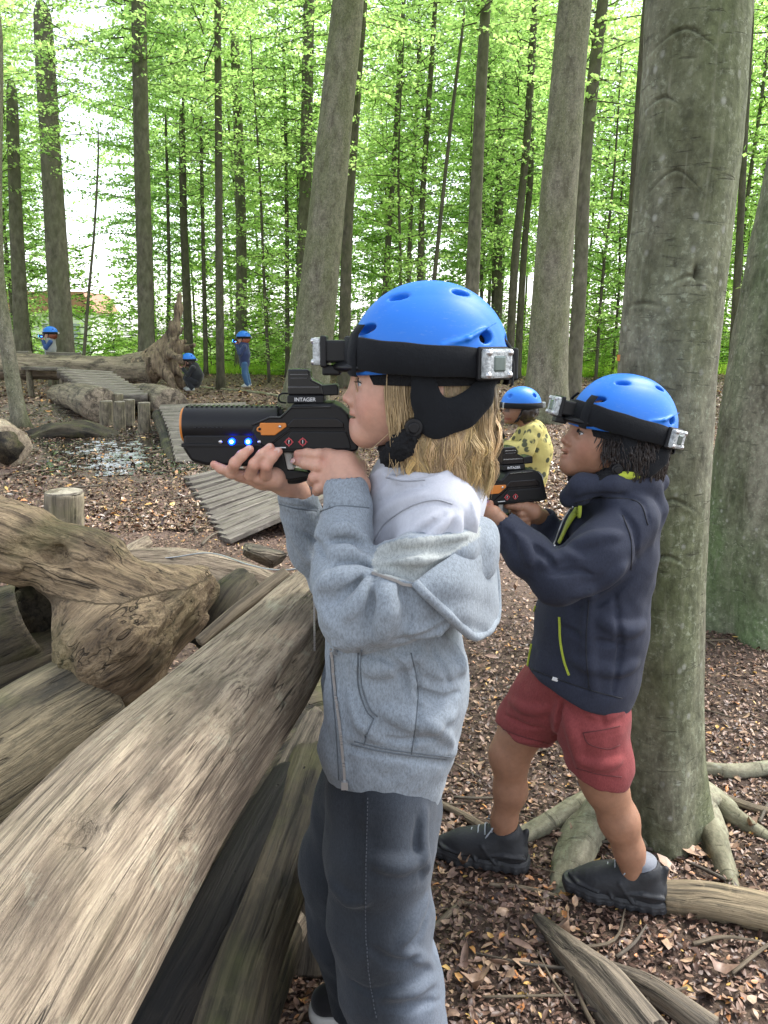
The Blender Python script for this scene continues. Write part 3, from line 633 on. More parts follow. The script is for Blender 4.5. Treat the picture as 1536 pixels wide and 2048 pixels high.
# young trees and shrubs that fill the wood behind
def understorey():
    rng = np.random.default_rng(5); k = 0
    stem = loft('trunk', [(0, 0, -0.1), (0.08, 0.02, 3), (0.02, 0.1, 6), (0.15, 0.05, 9.5)], [0.055, 0.045, 0.034, 0.015], M['bark_dark'], None, 8, 14); sm = stem.data; bpy.data.objects.remove(stem)
    stem = loft('trunk', [(0, 0, -0.1), (0.1, 0.05, 5), (-0.05, 0.1, 10), (0.1, 0, 16)], [0.075, 0.062, 0.05, 0.03], M['bark_far'], None, 10, 16); sh = stem.data; bpy.data.objects.remove(stem)
    for Yr, cnt, hi in ((25, 7, False), (28.5, 9, True), (32, 13, True), (36, 14, True), (41, 14, True), (48, 14, True)):
        for i in range(cnt):
            px = -120 + (1776) * (i + rng.random() * 0.9) / cnt; Y = Yr + rng.uniform(-2, 2)
            if 85 < px < 290 and (Yr < 30 or rng.random() < 0.8): continue
            if 1165 < px < 1250 and rng.random() < 0.6: continue
            if rng.random() < 0.12: continue            # the bright gap left of the straight trunk
            if Yr >= 30 and 130 < px < 250 and rng.random() < 0.6: continue
            x = P(px, 700, Y)[0]; tall = hi and rng.random() < (0.55 if Yr < 40 else 0.85)
            r = thing('young_beech', 'leafy young beech in the depth of the wood, one of the indistinct ones', 'tree', (x, Y, float(gz(x, Y))), 'young beeches filling the wood behind')
            o = bpy.data.objects.new('trunk', sh if tall else sm); COL.objects.link(o); o.parent = r; o.rotation_euler = (rng.normal(0, .02), rng.normal(0, .03), rng.uniform(0, 6))
            c = (CR_HI if tall else CR_LO)[k % 4]; s = rng.uniform(0.9, 1.15) * (1.0 if Yr < 34 else 1.25); add_crown(r, c, rng.uniform(0, 6.28), (s, s, s)); k += 1
    for px, Y in [(-260, 14), (-420, 19), (-330, 26), (-560, 24), (-700, 17), (-480, 33), (-850, 27), (-700, 38), (1700, 15), (1850, 21), (1720, 27), (2000, 17), (2150, 25), (1950, 33), (2300, 30), (2400, 20), (-1000, 20), (-1200, 30), (-950, 40), (2650, 28)]:
        x = P(px, 700, Y)[0]; r = thing('young_beech', 'leafy young beech in the depth of the wood, one of the indistinct ones', 'tree', (x, Y, float(gz(x, Y))), 'young beeches filling the wood behind')
        o = bpy.data.objects.new('trunk', sh); COL.objects.link(o); o.parent = r; o.rotation_euler = (0, 0, rng.uniform(0, 6)); add_crown(r, (CR_HI if k % 3 else CR_LO)[k % 4], rng.uniform(0, 6.28), (1.15, 1.15, 1.0)); k += 1
    for Yr, cnt in ((27.5, 10), (30.5, 18), (34, 22), (39, 22)):
        for i in range(cnt):
            px = -60 + 1660 * (i + rng.random()) / cnt; Y = Yr + rng.uniform(-1.5, 1.5)
            if 85 < px < 165: continue
            x = P(px, 700, Y)[0]
            r = thing('shrub', 'bright green shrub in the leafy edge behind the clearing', 'shrub', (x, Y, float(gz(x, Y))), 'shrubs along the far edge of the wood')
            s = rng.uniform(0.7, 1.3) * (0.75 if Yr < 28 else 1.0 + (Yr - 30) * 0.03); add_crown(r, CR_SH[k % 4], rng.uniform(0, 6.28), (s * 1.25, s * 1.25, s)); k += 1
understorey()
def meadow_grass():
    rng = np.random.default_rng(9); n = 26000
    y = 27.5 + 14 * rng.random(n) ** 1.4; x = y * rng.uniform(-0.6, 0.6, n); h = rng.uniform(0.12, 0.4, n); a = rng.uniform(0, 6.28, n); w = 0.03
    z = gz(x, y); lx = rng.normal(0, .12, n)
    V = np.stack([np.stack([x - w * np.cos(a), y - w * np.sin(a), z], -1), np.stack([x + w * np.cos(a), y + w * np.sin(a), z], -1), np.stack([x + lx, y, z + h], -1)], 1).reshape(-1, 3)
    o = obj('grass', mesh_np('grass', V, np.arange(n * 3).reshape(-1, 3), {'tint': ('FLOAT', np.repeat(rng.random(n), 3))}), M['grass'], smooth=False)
    tag(o, 'bright grass and weeds along the far edge of the clearing', 'grass', kind='stuff')
meadow_grass()
# ------------------------------------------------------------------ implicit-surface kit (bodies, clothes, gnarled wood)
BIG = 9.0
class Field:
    def __init__(s, lo, hi, h):
        s.lo = np.asarray(lo, float); s.h = h; s.n = np.ceil((np.asarray(hi, float) - s.lo) / h).astype(int) + 1
        s.F = np.full(tuple(s.n), BIG, np.float32)
    def win(s, lo, hi):
        a = np.clip(np.floor((lo - s.lo) / s.h).astype(int), 0, s.n); b = np.clip(np.ceil((hi - s.lo) / s.h).astype(int) + 1, 0, s.n)
        sl = tuple(slice(x, y) for x, y in zip(a, b))
        g = [s.lo[i] + s.h * np.arange(a[i], b[i]) for i in range(3)]
        return sl, np.stack(np.meshgrid(*g, indexing='ij'), -1)
    def put(s, sl, d, k, op):
        f = s.F[sl]
        if f.size == 0: return
        d = d.astype(np.float32)
        if op == 'add':
            if k > 0: hh = np.clip(0.5 + 0.5 * (f - d) / k, 0, 1); r = f * (1 - hh) + d * hh - k * hh * (1 - hh)
            else: r = np.minimum(f, d)
        elif op == 'sub':
            if k > 0: hh = np.clip(0.5 - 0.5 * (f + d) / k, 0, 1); r = f * (1 - hh) - d * hh + k * hh * (1 - hh)
            else: r = np.maximum(f, -d)
        else:
            if k > 0: hh = np.clip(0.5 - 0.5 * (f - d) / k, 0, 1); r = f * (1 - hh) + d * hh + k * hh * (1 - hh)
            else: r = np.maximum(f, d)
        s.F[sl] = r
    def pad(s, k): return k + 4 * s.h
    def cone(s, a, b, ra, rb=None, k=0.0, op='add', disp=None, flat=None):
        """round cone from a to b; flat=(axis, factor) squashes across an axis; disp(p, t) adds to the distance."""
        rb = ra if rb is None else rb; a = np.asarray(a, float); b = np.asarray(b, float); m = max(ra, rb) + s.pad(k) + (0.03 if disp else 0)
        fl = 1.0 if flat is None else max(flat[1], 1 / flat[1])
        sl, p = s.win(np.minimum(a, b) - m * fl, np.maximum(a, b) + m * fl)
        ab = b - a; L2 = max(ab @ ab, 1e-12); t = np.clip(((p - a) @ ab) / L2, 0, 1); v = p - (a + t[..., None] * ab)
        if flat is not None:
            ax = np.asarray(flat[0], float); ax = ax / np.linalg.norm(ax); c = v @ ax; v = v + (c * (1 / flat[1] - 1))[..., None] * ax
            d = np.linalg.norm(v, axis=-1) - (ra + (rb - ra) * t); d *= min(1.0, flat[1])
        else: d = np.linalg.norm(v, axis=-1) - (ra + (rb - ra) * t)
        if disp is not None: d = d + disp(p, t)
        s.put(sl, d, k, op); return s
    def chain(s, pts, rs, k=0.0, op='add', disp=None, flat=None):
        for i in range(len(pts) - 1): s.cone(pts[i], pts[i + 1], rs[i], rs[i + 1], k, op, disp, flat)
        return s
    def ell(s, c, r, k=0.0, op='add', R=None, disp=None):
        c = np.asarray(c, float); r = np.broadcast_to(np.asarray(r, float), (3,)); m = r.max() + s.pad(k) + (0.03 if disp else 0)
        sl, p = s.win(c - m, c + m); q = p - c
        if R is not None: q = q @ np.asarray(R)
        k0 = np.linalg.norm(q / r, axis=-1); k1 = np.linalg.norm(q / (r * r), axis=-1) + 1e-9; d = k0 * (k0 - 1) / k1
        d = np.where(k0 < 1e-3, -r.min(), d)
        if disp is not None: d = d + disp(p)
        s.put(sl, d, k, op); return s
    def box(s, c, hs, rnd=0.0, k=0.0, op='add', R=None):
        c = np.asarray(c, float); hs = np.asarray(hs, float); m = np.linalg.norm(hs) + s.pad(k); sl, p = s.win(c - m, c + m); q = p - c
        if R is not None: q = q @ np.asarray(R)
        q = np.abs(q) - (hs - rnd); d = np.linalg.norm(np.maximum(q, 0), axis=-1) + np.minimum(q.max(-1), 0) - rnd
        s.put(sl, d, k, op); return s
    def half(s, pt, nrm, k=0.0):      # keep the side the normal points away from
        nrm = np.asarray(nrm, float); nrm = nrm / np.linalg.norm(nrm); sl, p = s.win(s.lo, s.lo + s.h * s.n); d = (p - np.asarray(pt, float)) @ nrm
        s.put(sl, d, k, 'and'); return s
    def warp(s, fn):
        sl, p = s.win(s.lo, s.lo + s.h * s.n); band = np.abs(s.F) < 0.05
        d = np.zeros_like(s.F); d[band] = fn(p[band]); s.F = s.F + d; return s
    def sample(s, p):
        q = (np.asarray(p, float) - s.lo) / s.h; q = np.clip(q, 0, np.array(s.n) - 1.001); i = q.astype(int); f = q - i; r = 0
        for a in (0, 1):
            for b in (0, 1):
                for c in (0, 1):
                    w = (f[..., 0] if a else 1 - f[..., 0]) * (f[..., 1] if b else 1 - f[..., 1]) * (f[..., 2] if c else 1 - f[..., 2])
                    r = r + w * s.F[i[..., 0] + a, i[..., 1] + b, i[..., 2] + c]
        return r
    def grad(s, p):
        e = s.h; p = np.asarray(p, float)
        g = np.stack([s.sample(p + np.eye(3)[k] * e) - s.sample(p - np.eye(3)[k] * e) for k in range(3)], -1)
        return g / (np.linalg.norm(g, axis=-1)[..., None] + 1e-9)
    def hit(s, px, py, orig=None):
        d = ray(px, py); d = d / np.linalg.norm(d); hi = s.lo + s.h * (s.n - 1)
        t0 = max(0.02, (s.lo[1] - s.h) / d[1]); t1 = (hi[1] + s.h) / d[1]; t = np.arange(t0, t1, s.h * 0.5); p = CAMP + d * t[:, None]
        ok = np.all((p > s.lo) & (p < hi), axis=1); f = np.where(ok, s.sample(p), 1.0); w = np.nonzero(f < 0)[0]
        if len(w) == 0: return None
        i = w[0]
        if i == 0: return p[0]
        a = f[i - 1] / (f[i - 1] - f[i] + 1e-9); return p[i - 1] + (p[i] - p[i - 1]) * min(max(a, 0), 1)
    def trace(s, pxs, n=None, off=0.0):
        q = catmull(np.array(pxs, float), n or max(2, len(pxs) * 4)) if len(pxs) > 2 else np.array(pxs, float); out = []
        for x, y in q[:, :2]:
            h = s.hit(x, y)
            if h is not None: out.append(h + s.grad(h) * off if off else h)
        return np.array(out)
    def fold(s, pxs, r=0.008, k=0.012, op='add', off=0.0, taper=True):
        """a raised fold ('add') or pressed crease ('sub') that follows a line on the near surface."""
        q = s.trace(pxs, max(6, len(pxs) * 5), off if off else (-0.42 * r if op == 'add' and taper else 0.0))
        if len(q) < 2: return s
        if op == 'sub' and taper: k *= 0.5
        n = len(q); rr = r * (np.sin(np.linspace(0.12, math.pi - 0.12, n)) ** 0.6 if taper else np.ones(n))
        return s.chain(q, rr, k, op)
    def mesh(s, name, smooth=1):
        F = s.F; ins = F < 0; c = np.zeros(tuple(np.array(s.n) - 1), np.int8)
        for a in (0, 1):
            for b in (0, 1):
                for d in (0, 1): c += ins[a:s.n[0] - 1 + a, b:s.n[1] - 1 + b, d:s.n[2] - 1 + d]
        act = (c > 0) & (c < 8); idx = np.full(act.shape, -1, np.int64); ids = np.argwhere(act); idx[act] = np.arange(len(ids))
        acc = np.zeros((len(ids), 3)); cnt = np.zeros(len(ids)); cor = [(a, b, d) for a in (0, 1) for b in (0, 1) for d in (0, 1)]
        for u in cor:
            for ax in range(3):
                if u[ax]: continue
                v = list(u); v[ax] = 1
                f0 = F[ids[:, 0] + u[0], ids[:, 1] + u[1], ids[:, 2] + u[2]]; f1 = F[ids[:, 0] + v[0], ids[:, 1] + v[1], ids[:, 2] + v[2]]
                m = (f0 < 0) != (f1 < 0); t = np.where(m, f0 / np.where(m, f0 - f1, 1), 0)
                p = np.broadcast_to(np.array(u, float), (len(ids), 3)).copy(); p[:, ax] += t; acc[m] += p[m]; cnt[m] += 1
        V = s.lo + s.h * (ids + acc / np.maximum(cnt, 1)[:, None]); Q = []
        for ax in range(3):
            o1, o2 = [(1, 2), (2, 0), (0, 1)][ax]
            sh = [slice(None)] * 3; sh[ax] = slice(0, -1); A = ins[tuple(sh)]; sh[ax] = slice(1, None); Bm = ins[tuple(sh)]
            for sg, mk in ((1, A & ~Bm), (0, ~A & Bm)):
                e = np.argwhere(mk); e = e[(e[:, o1] > 0) & (e[:, o2] > 0) & (e[:, o1] < s.n[o1] - 1) & (e[:, o2] < s.n[o2] - 1)]
                def at(d1, d2):
                    q = e.copy(); q[:, o1] -= d1; q[:, o2] -= d2; return idx[q[:, 0], q[:, 1], q[:, 2]]
                q = np.stack([at(1, 1), at(0, 1), at(0, 0), at(1, 0)], -1)
                Q.append(q if sg else q[:, ::-1])
        Q = np.concatenate(Q); Q = Q[(Q >= 0).all(1)]
        for _ in range(smooth):
            S = np.zeros_like(V); N = np.zeros(len(V))
            for a, b in ((0, 1), (1, 2), (2, 3), (3, 0)):
                np.add.at(S, Q[:, a], V[Q[:, b]]); np.add.at(S, Q[:, b], V[Q[:, a]]); np.add.at(N, Q[:, a], 1); np.add.at(N, Q[:, b], 1)
            ok = N > 0; V[ok] = V[ok] * 0.5 + 0.5 * S[ok] / N[ok][:, None]
        s.V, s.Q = V, Q
        return V, Q
    def build(s, name, mat, parent=None, smooth=1, attrs=None):
        V, Q = s.mesh(name, smooth); at = attrs(V) if attrs else None
        return obj(name, mesh_np(name, V, Q, at), mat, parent)

M['log_gap_shade'] = m_wood('gap_shade_log', (0.005, 0.004, 0.0035), (0.018, 0.014, 0.010), (0.003, 0.003, 0.003), 60, 0.0, 0.9)  # near-black colour paints the shade of the gap under the main log
# ------------------------------------------------------------------ the barrier of driftwood logs
def logdisp(seed, lump=0.06, groove=0.035, fine=0.012, knots=(), ridge=False):
    def f(th, L, r):
        c, s_ = np.cos(th), np.sin(th)
        k = 1 + lump * vnoise(np.stack([c * 1.2, s_ * 1.2, L * 4.0], -1), seed) + groove * vnoise(np.stack([c * 4.5, s_ * 4.5, L * 2.2], -1), seed + 1) + fine * fbm(np.stack([c * 14, s_ * 14, L * 6], -1), seed + 2, 3)
        if ridge:
            tt = np.arctan2(np.sin(th), np.cos(th)) + 0.25 * vnoise(np.stack([L * 2.2, L * 0, L * 0], -1), seed + 5); k = k + 0.09 * np.exp(-((tt - 0.92) / 0.16) ** 2) - 0.13 * sstep(0.92, 1.2, tt) * sstep(2.6, 1.8, tt) + 0.035 * np.exp(-((tt - 0.62) / 0.06) ** 2) * sstep(0.9, 0.3, L)
        for (a, l, w, h) in knots:
            da = np.arctan2(np.sin(th - a), np.cos(th - a)) * 0.13; d2 = (da ** 2 + (L - l) ** 2) / w ** 2
            k = k + h * np.exp(-d2)
        return k
    return f
def logthing(label, pts, r, mat, seed, n=64, m=130, name='driftwood_log', cat='log', knots=(), **kw):
    pts = np.asarray(pts, float)
    o = loft(name, pts, r, mat, None, n, m, logdisp(seed, knots=knots, **{k: v for k, v in kw.items() if k in ('lump', 'groove', 'fine', 'ridge')}), kw.get('rough', 0.25))
    return tag(o, label, cat)
def D3(px, py, dep):          # pixel at a given distance along the lens axis
    return CAMP + ray(px, py) * dep
logthing('largest pale weathered log, lying diagonally in front of the girl at waist height',
         [D3(-160, 2260, 0.70), D3(150, 1795, 0.95), D3(405, 1485, 1.25), D3(560, 1300, 1.47), D3(640, 1190, 1.62)],
         [(0.124, 0.136), (0.124, 0.130), (0.106, 0.112), (0.086, 0.095), (0.062, 0.075)], M['log'], 11, 180, 420, ridge=True,
         knots=((0.9, 0.55, 0.02, -0.10), (0.5, 0.62, 0.03, 0.09), (1.3, 0.36, 0.015, -0.12), (0.3, 0.25, 0.02, -0.1), (1.0, 0.8, 0.014, -0.12), (-0.4, 0.5, .25, .08)), groove=0.05)
logthing('mossy rounded log at the left edge below the forked one',
         [D3(-230, 1640, 1.55), D3(-40, 1545, 1.62), D3(100, 1455, 1.70), D3(205, 1395, 1.78), D3(238, 1380, 1.8)], [0.135, 0.135, 0.13, 0.118, 0.085], M['log2'], 21, 80, 120, lump=0.05)
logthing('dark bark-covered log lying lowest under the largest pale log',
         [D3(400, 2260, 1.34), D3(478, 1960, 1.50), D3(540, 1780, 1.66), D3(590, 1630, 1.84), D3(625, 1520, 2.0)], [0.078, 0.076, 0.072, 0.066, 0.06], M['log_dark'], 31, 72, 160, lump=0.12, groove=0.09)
logthing('blackish filler log standing in for the deep shade beside the lowest bark-covered log', [D3(200, 2300, 1.30), D3(400, 1930, 1.52), D3(500, 1720, 1.72), D3(585, 1560, 1.95)], [0.075, 0.075, 0.07, 0.06], M['log_gap_shade'], 35, 48, 80, lump=0.12)  # added filler log, so the open gap reads as dark
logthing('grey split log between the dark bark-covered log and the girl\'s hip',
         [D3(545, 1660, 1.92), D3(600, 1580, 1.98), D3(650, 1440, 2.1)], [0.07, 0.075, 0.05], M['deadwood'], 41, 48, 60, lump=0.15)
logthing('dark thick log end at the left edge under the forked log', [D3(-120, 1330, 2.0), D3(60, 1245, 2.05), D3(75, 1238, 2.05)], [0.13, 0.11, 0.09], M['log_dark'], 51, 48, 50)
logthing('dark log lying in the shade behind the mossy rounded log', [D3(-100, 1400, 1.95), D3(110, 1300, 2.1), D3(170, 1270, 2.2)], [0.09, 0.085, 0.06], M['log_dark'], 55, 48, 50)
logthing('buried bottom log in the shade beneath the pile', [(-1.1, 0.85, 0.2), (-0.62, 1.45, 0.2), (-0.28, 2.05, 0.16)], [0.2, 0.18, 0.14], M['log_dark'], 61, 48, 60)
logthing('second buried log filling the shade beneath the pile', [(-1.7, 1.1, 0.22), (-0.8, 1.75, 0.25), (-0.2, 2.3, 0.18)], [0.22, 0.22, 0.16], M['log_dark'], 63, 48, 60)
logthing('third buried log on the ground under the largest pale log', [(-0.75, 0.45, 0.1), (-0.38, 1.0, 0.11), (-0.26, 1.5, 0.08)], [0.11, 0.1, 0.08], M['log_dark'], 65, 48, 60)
logthing('grey weathered log lying level behind the forked log', [D3(215, 1140, 2.3), D3(350, 1135, 2.35), D3(480, 1160, 2.4), D3(575, 1190, 2.45)], [0.05, 0.06, 0.06, 0.045], M['log'], 71, 48, 80, lump=0.14, groove=0.1)
logthing('broken grey branch stub pointing up behind the pile', [D3(235, 1135, 2.4), D3(265, 1105, 2.5), D3(296, 1082, 2.55)], [0.035, 0.03, 0.02], M['log'], 73, 24, 30)
logthing('black burnt wood wedge in the gap between forked log and largest log', [D3(400, 1290, 1.95), D3(450, 1215, 1.98), D3(492, 1165, 2.05)], [0.045, 0.06, 0.045], M['log_dark'], 75, 32, 40)
logthing('smooth peeled stick lying along the top of the largest pale log', [D3(400, 1285, 1.62), D3(470, 1225, 1.66), D3(530, 1178, 1.70), D3(572, 1146, 1.73)], [0.015, 0.0155, 0.016, 0.015], M['stick'], 77, 24, 60, name='stick', cat='stick', lump=0.05, groove=0.03)
logthing('weathered board standing on end behind the girl\'s knee under the pile', [D3(612, 1950, 1.75), D3(622, 1850, 1.78), D3(606, 1740, 1.82)], [(0.015, 0.045), (0.015, 0.035), (0.01, 0.02)], M['deadwood'], 79, 24, 40, name='wood_slab', cat='board')
logthing('small round stub between the lower dark log and the standing board', [D3(600, 1835, 1.8), D3(580, 1870, 1.75)], [0.03, 0.033], M['log'], 81, 24, 20, name='branch_stub', cat='branch')
def forked_log():
    c = D3(270, 1270, 1.75); up = D3(40, 1090, 1.80); up2 = D3(-190, 1000, 1.86)
    f = Field(np.array([-1.35, 1.3, 0.40]), np.array([-0.25, 2.1, 1.15]), 0.0055)
    f.chain([up2, up, D3(170, 1125, 1.80), D3(290, 1160, 1.80)], [0.085, 0.080, 0.075, 0.045], 0.05)
    f.cone(D3(180, 1170, 1.80), D3(215, 1330, 1.76), 0.085, 0.105, 0.06)
    f.cone(D3(250, 1260, 1.76), D3(340, 1215, 1.82), 0.115, 0.085, 0.06)
    f.cone(D3(330, 1195, 1.83), D3(390, 1175, 1.88), 0.07, 0.055, 0.05)
    f.cone(D3(240, 1320, 1.76), D3(250, 1385, 1.78), 0.09, 0.06, 0.05)
    f.ell(D3(105, 1112, 1.72), (0.03, 0.035, 0.025), 0.02, 'sub')
    f.ell(D3(242, 1270, 1.64), (0.035, 0.02, 0.042), 0.02, 'add')
    # break the right-hand end, tear grain along the wood
    ax = (D3(340, 1200, 1.8) - D3(180, 1330, 1.75)); ax /= np.linalg.norm(ax); ax2 = (D3(290, 1160, 1.8) - up2); ax2 /= np.linalg.norm(ax2)
    def g(p):
        w = sstep(D3(120, 1200, 1.78)[2], D3(120, 1120, 1.78)[2], p[:, 2])
        L = p @ ax; L2 = p @ ax2
        q1 = np.stack([p[:, 0] - L * ax[0], p[:, 1] - L * ax[1], p[:, 2] - L * ax[2]], -1) * 42 + np.stack([L * 5, L * 0, L * 0], -1)
        q2 = np.stack([p[:, 0] - L2 * ax2[0], p[:, 1] - L2 * ax2[1], p[:, 2] - L2 * ax2[2]], -1) * 48 + np.stack([L2 * 4, L2 * 0, L2 * 0], -1)
        e = sstep(D3(260, 1300, 1.78)[0], D3(370, 1250, 1.78)[0], p[:, 0]) * 0.9 + 0.35
        return 0.0105 * (fbm(q1, 5, 3) * (1 - w) * e + fbm(q2, 6, 3) * w * 0.75) + 0.012 * vnoise(p * 9, 7) + 0.003 * fbm(p * 40, 8, 2)
    f.warp(g)
    a0 = ax2
    def at(V):
        w = sstep(D3(120, 1230, 1.78)[2], D3(120, 1120, 1.78)[2], V[:, 2])[:, None]
        def rest(a):
            u = np.cross(a, [0, 0, 1.0]); u /= np.linalg.norm(u); v = np.cross(a, u); return np.stack([V @ u, V @ v, V @ a], -1)
        return {'rest': ('FLOAT_VECTOR', np.where(w > 0.5, rest(ax2), rest(ax)))}
    o = f.build('driftwood_log', M['log_fork'], None, 1, at)
    tag(o, 'gnarled forked log with a dark knot hole and a torn brown broken end', 'log')
M['log_fork'] = m_wood('gnarled_log', (0.13, 0.085, 0.048), (0.42, 0.31, 0.185), (0.05, 0.037, 0.026), 90, 0.3, 0.6, bstr=1.0)
forked_log()
def straw():
    rng = np.random.default_rng(4); W = MB(); c = D3(85, 1232, 2.35)
    for i in range(170):
        a = rng.uniform(0, 6.28); L = rng.uniform(.02, .05); p = c + rng.normal(0, 1, 3) * [0.055, 0.05, 0.022]; d = np.array([math.cos(a), math.sin(a), rng.normal(0, .3)]) * L
        W.tube([p - d, p + rng.normal(0, .006, 3), p + d], 0.0016, 3, False)
    tag(W.build('straw', m_plain('orange_straw', (0.34, 0.15, 0.05), 0.7, 0.3, 0, 0.4), None), 'orange-brown dry straw in the hollow under the forked log', 'straw', kind='stuff')
straw()
def chunk(label, c, size, seed, mat, name='wood_chunk', cat='wood chunk', R=None):
    rng = np.random.default_rng(seed); bm = bmesh.new(); pts = rng.uniform(-1, 1, (16, 3)); pts /= np.maximum(np.abs(pts).max(1), 0.75)[:, None]
    for p in pts * np.asarray(size) / 2: bm.verts.new(p)
    bmesh.ops.convex_hull(bm, input=bm.verts); bmesh.ops.bevel(bm, geom=bm.edges[:], offset=min(size) * 0.05, segments=2, affect='EDGES')
    me = bpy.data.meshes.new(name); bm.to_mesh(me); bm.free(); co = np.array([v.co[:] for v in me.vertices])
    a = me.attributes.new('rest', 'FLOAT_VECTOR', 'POINT'); a.data.foreach_set('vector', co[:, [1, 2, 0]].astype(np.float32).ravel())
    o = obj(name, me, mat, None, False); o.location = tuple(c); o.rotation_euler = R or (0, 0, 0.4); return tag(o, label, cat)
q = D3(525, 1108, 2.9); chunk('broken brown block of wood beside the boardwalk end', q, (0.17, 0.12, 0.11), 3, M['deadwood'], R=(0.2, 0.1, 0.5))
# steel wire slung across the pile
wire = MB(); wire.tube(catmull([D3(150, 1100, 2.3), D3(240, 1108, 2.3), D3(330, 1116, 2.3), D3(420, 1106, 2.28), D3(500, 1130, 2.1), D3(560, 1140, 2.0), D3(640, 1132, 1.95)], 40), 0.0022, 6)
tag(wire.build('wire', m_plain('steel_wire', (0.45, 0.46, 0.47), 0.35, 0.5, 0.8), None, True), 'thin grey steel wire slung across the log pile', 'wire')

# ------------------------------------------------------------------ things lying on the ground at the right
def lying(label, pxs, r, mat, seed, name, cat, n=28, m=60, dips=None, **kw):
    pts = [GG(x, y) for x, y in pxs]; rr = np.broadcast_to(np.asarray(r, float), (len(pts),)); pts = [p + np.array([0, 0, rr[i] * 0.72 + (dips[i] if dips else 0)]) for i, p in enumerate(pts)]
    return logthing(label, pts, rr, mat, seed, n, m, name=name, cat=cat, **kw)
lying('pale split log lying behind the boy\'s front shoe at the right edge', [(1322, 1812), (1400, 1822), (1480, 1836), (1600, 1862)], [0.040, 0.046, 0.046, 0.044], m_wood('split_log', (0.12, 0.09, 0.055), (0.37, 0.29, 0.18), (0.06, 0.05, 0.035), 80, 0.1, 0.4), 83, 'fallen_branch', 'branch', 36, 80, lump=0.08, groove=0.08)
lying('rough dark rotten branch in the lower right corner, pointed at its far end', [(1072, 1845), (1140, 1925), (1215, 2005), (1300, 2110)], [0.014, 0.032, 0.046, 0.05], M['deadwood'], 85, 'fallen_branch', 'branch', 44, 110, lump=0.16, groove=0.18, fine=0.06)
lying('broken piece of bark-stripped wood beside the rough dark rotten branch', [(1215, 1945), (1310, 2000), (1420, 2080)], [0.016, 0.028, 0.03], M['deadwood'], 87, 'fallen_branch', 'branch', 36, 80, lump=0.2, groove=0.2, fine=0.06)
lying('whitish smooth root-like branch lying level right of the nearest beech', [(1400, 1545), (1450, 1552), (1500, 1550), (1570, 1540)], [0.022, 0.024, 0.024, 0.024], M['root'], 89, 'fallen_branch', 'branch', 24, 50)
lying('brown bark-covered stick right of the nearest beech below the whitish branch', [(1405, 1582), (1460, 1605), (1520, 1625), (1570, 1632)], [0.010, 0.013, 0.013, 0.012], M['stick'], 91, 'stick', 'stick', 20, 50)
lying('tan straight stick between the girl\'s legs and the boy\'s rear shoe', [(880, 1612), (940, 1645), (1010, 1690)], [0.011, 0.013, 0.012], M['stick'], 93, 'stick', 'stick', 20, 40)
lying('thin brown stick in front of the boy\'s shoes', [(978, 1772), (1040, 1778), (1110, 1796), (1165, 1815)], [0.006, 0.007, 0.007, 0.005], M['stick'], 95, 'stick', 'stick', 16, 40)
lying('forked grey twig on the soil beside the girl\'s jeans', [(858, 1868), (890, 1838), (925, 1806)], [0.007, 0.008, 0.007], M['stick'], 97, 'stick', 'stick', 14, 30)
lying('short twig lying across the forked grey twig', [(918, 1808), (945, 1812), (975, 1820)], [0.006, 0.006, 0.004], M['stick'], 98, 'stick', 'stick', 12, 24)
def more_sticks():
    rng = np.random.default_rng(21); k = 0
    while k < 70:
        if k < 44: px, py = rng.uniform(880, 1560), rng.uniform(1280, 2060)
        else: px, py = rng.uniform(0, 560), rng.uniform(800, 1080)
        q = GG(px, py); a = rng.uniform(0, 3.14); L = rng.uniform(.05, .16) * (1 if k < 44 else 2.5); d = np.array([math.cos(a), math.sin(a) * 0.7, 0]) * L; w = np.array([-d[1], d[0], 0]) * rng.normal(0, .15)
        pts = [q - d, q + w, q + d]; r = rng.uniform(.0025, .006) * (1 if k < 44 else 1.8)
        pts = [np.array([p[0], p[1], gz(p[0], p[1]) + r + 0.012]) for p in pts]
        o = loft('twig', pts, [r, r * 0.9, r * 0.5], M['stick'] if k % 3 else M['deadwood'], None, 7, 9)
        tag(o, 'thin broken twig lying on the leaf litter', 'twig', 'twigs strewn over the leaf litter'); k += 1
more_sticks()

# ------------------------------------------------------------------ the clearing: posts, boardwalk, log steps, fallen tree
def post(label, px, base_y, top_y, w, mat=None, seed=1, tilt=0.0, group=None):
    b = GG(px, base_y); Y = b[1]; r = w * pxm(Y, 0.2) / 2; t = P(px + tilt, top_y, Y)
    root = thing('wooden_post', label, 'post', b, group)
    o = loft('shaft', [b - [0, 0, 0.08], (b + t) / 2, t], [r * 1.04, r, r * 0.98], mat or M['post'], root, 28, 40, logdisp(seed, 0.06, 0.06, 0.015))
    # the sawn top: a disc with a slightly broken rim
    top = MB(); th = np.linspace(0, 2 * np.pi, 29)[:-1]; rr = r * (0.96 + 0.03 * np.cos(th * 3)); V = [[t[0], t[1], t[2] + r * 0.13]] + [[t[0] + a * math.cos(q), t[1] + a * math.sin(q), t[2] + r * 0.115] for a, q in zip(rr, th)]
    V += [[t[0] + a * math.cos(q), t[1] + a * math.sin(q), t[2] + r * 0.0] for a, q in zip(rr, th)]
    n = 28; F = [[0, 1 + i, 1 + (i + 1) % n] for i in range(n)] + [[1 + i, 1 + n + i, 1 + n + (i + 1) % n, 1 + (i + 1) % n] for i in range(n)]
    top.add(V, F).build('sawn_top', M['sawn'], root)
M['sawn'] = m_wood('sawn_end', (0.20, 0.18, 0.14), (0.38, 0.34, 0.27), (0.12, 0.1, 0.08), 40, 0.0, 0.3, False, 0.3, None, (1, 1, 1))
post('thick round post with a sawn top just behind the log pile', 128, 1150, 986, 72, None, 3)
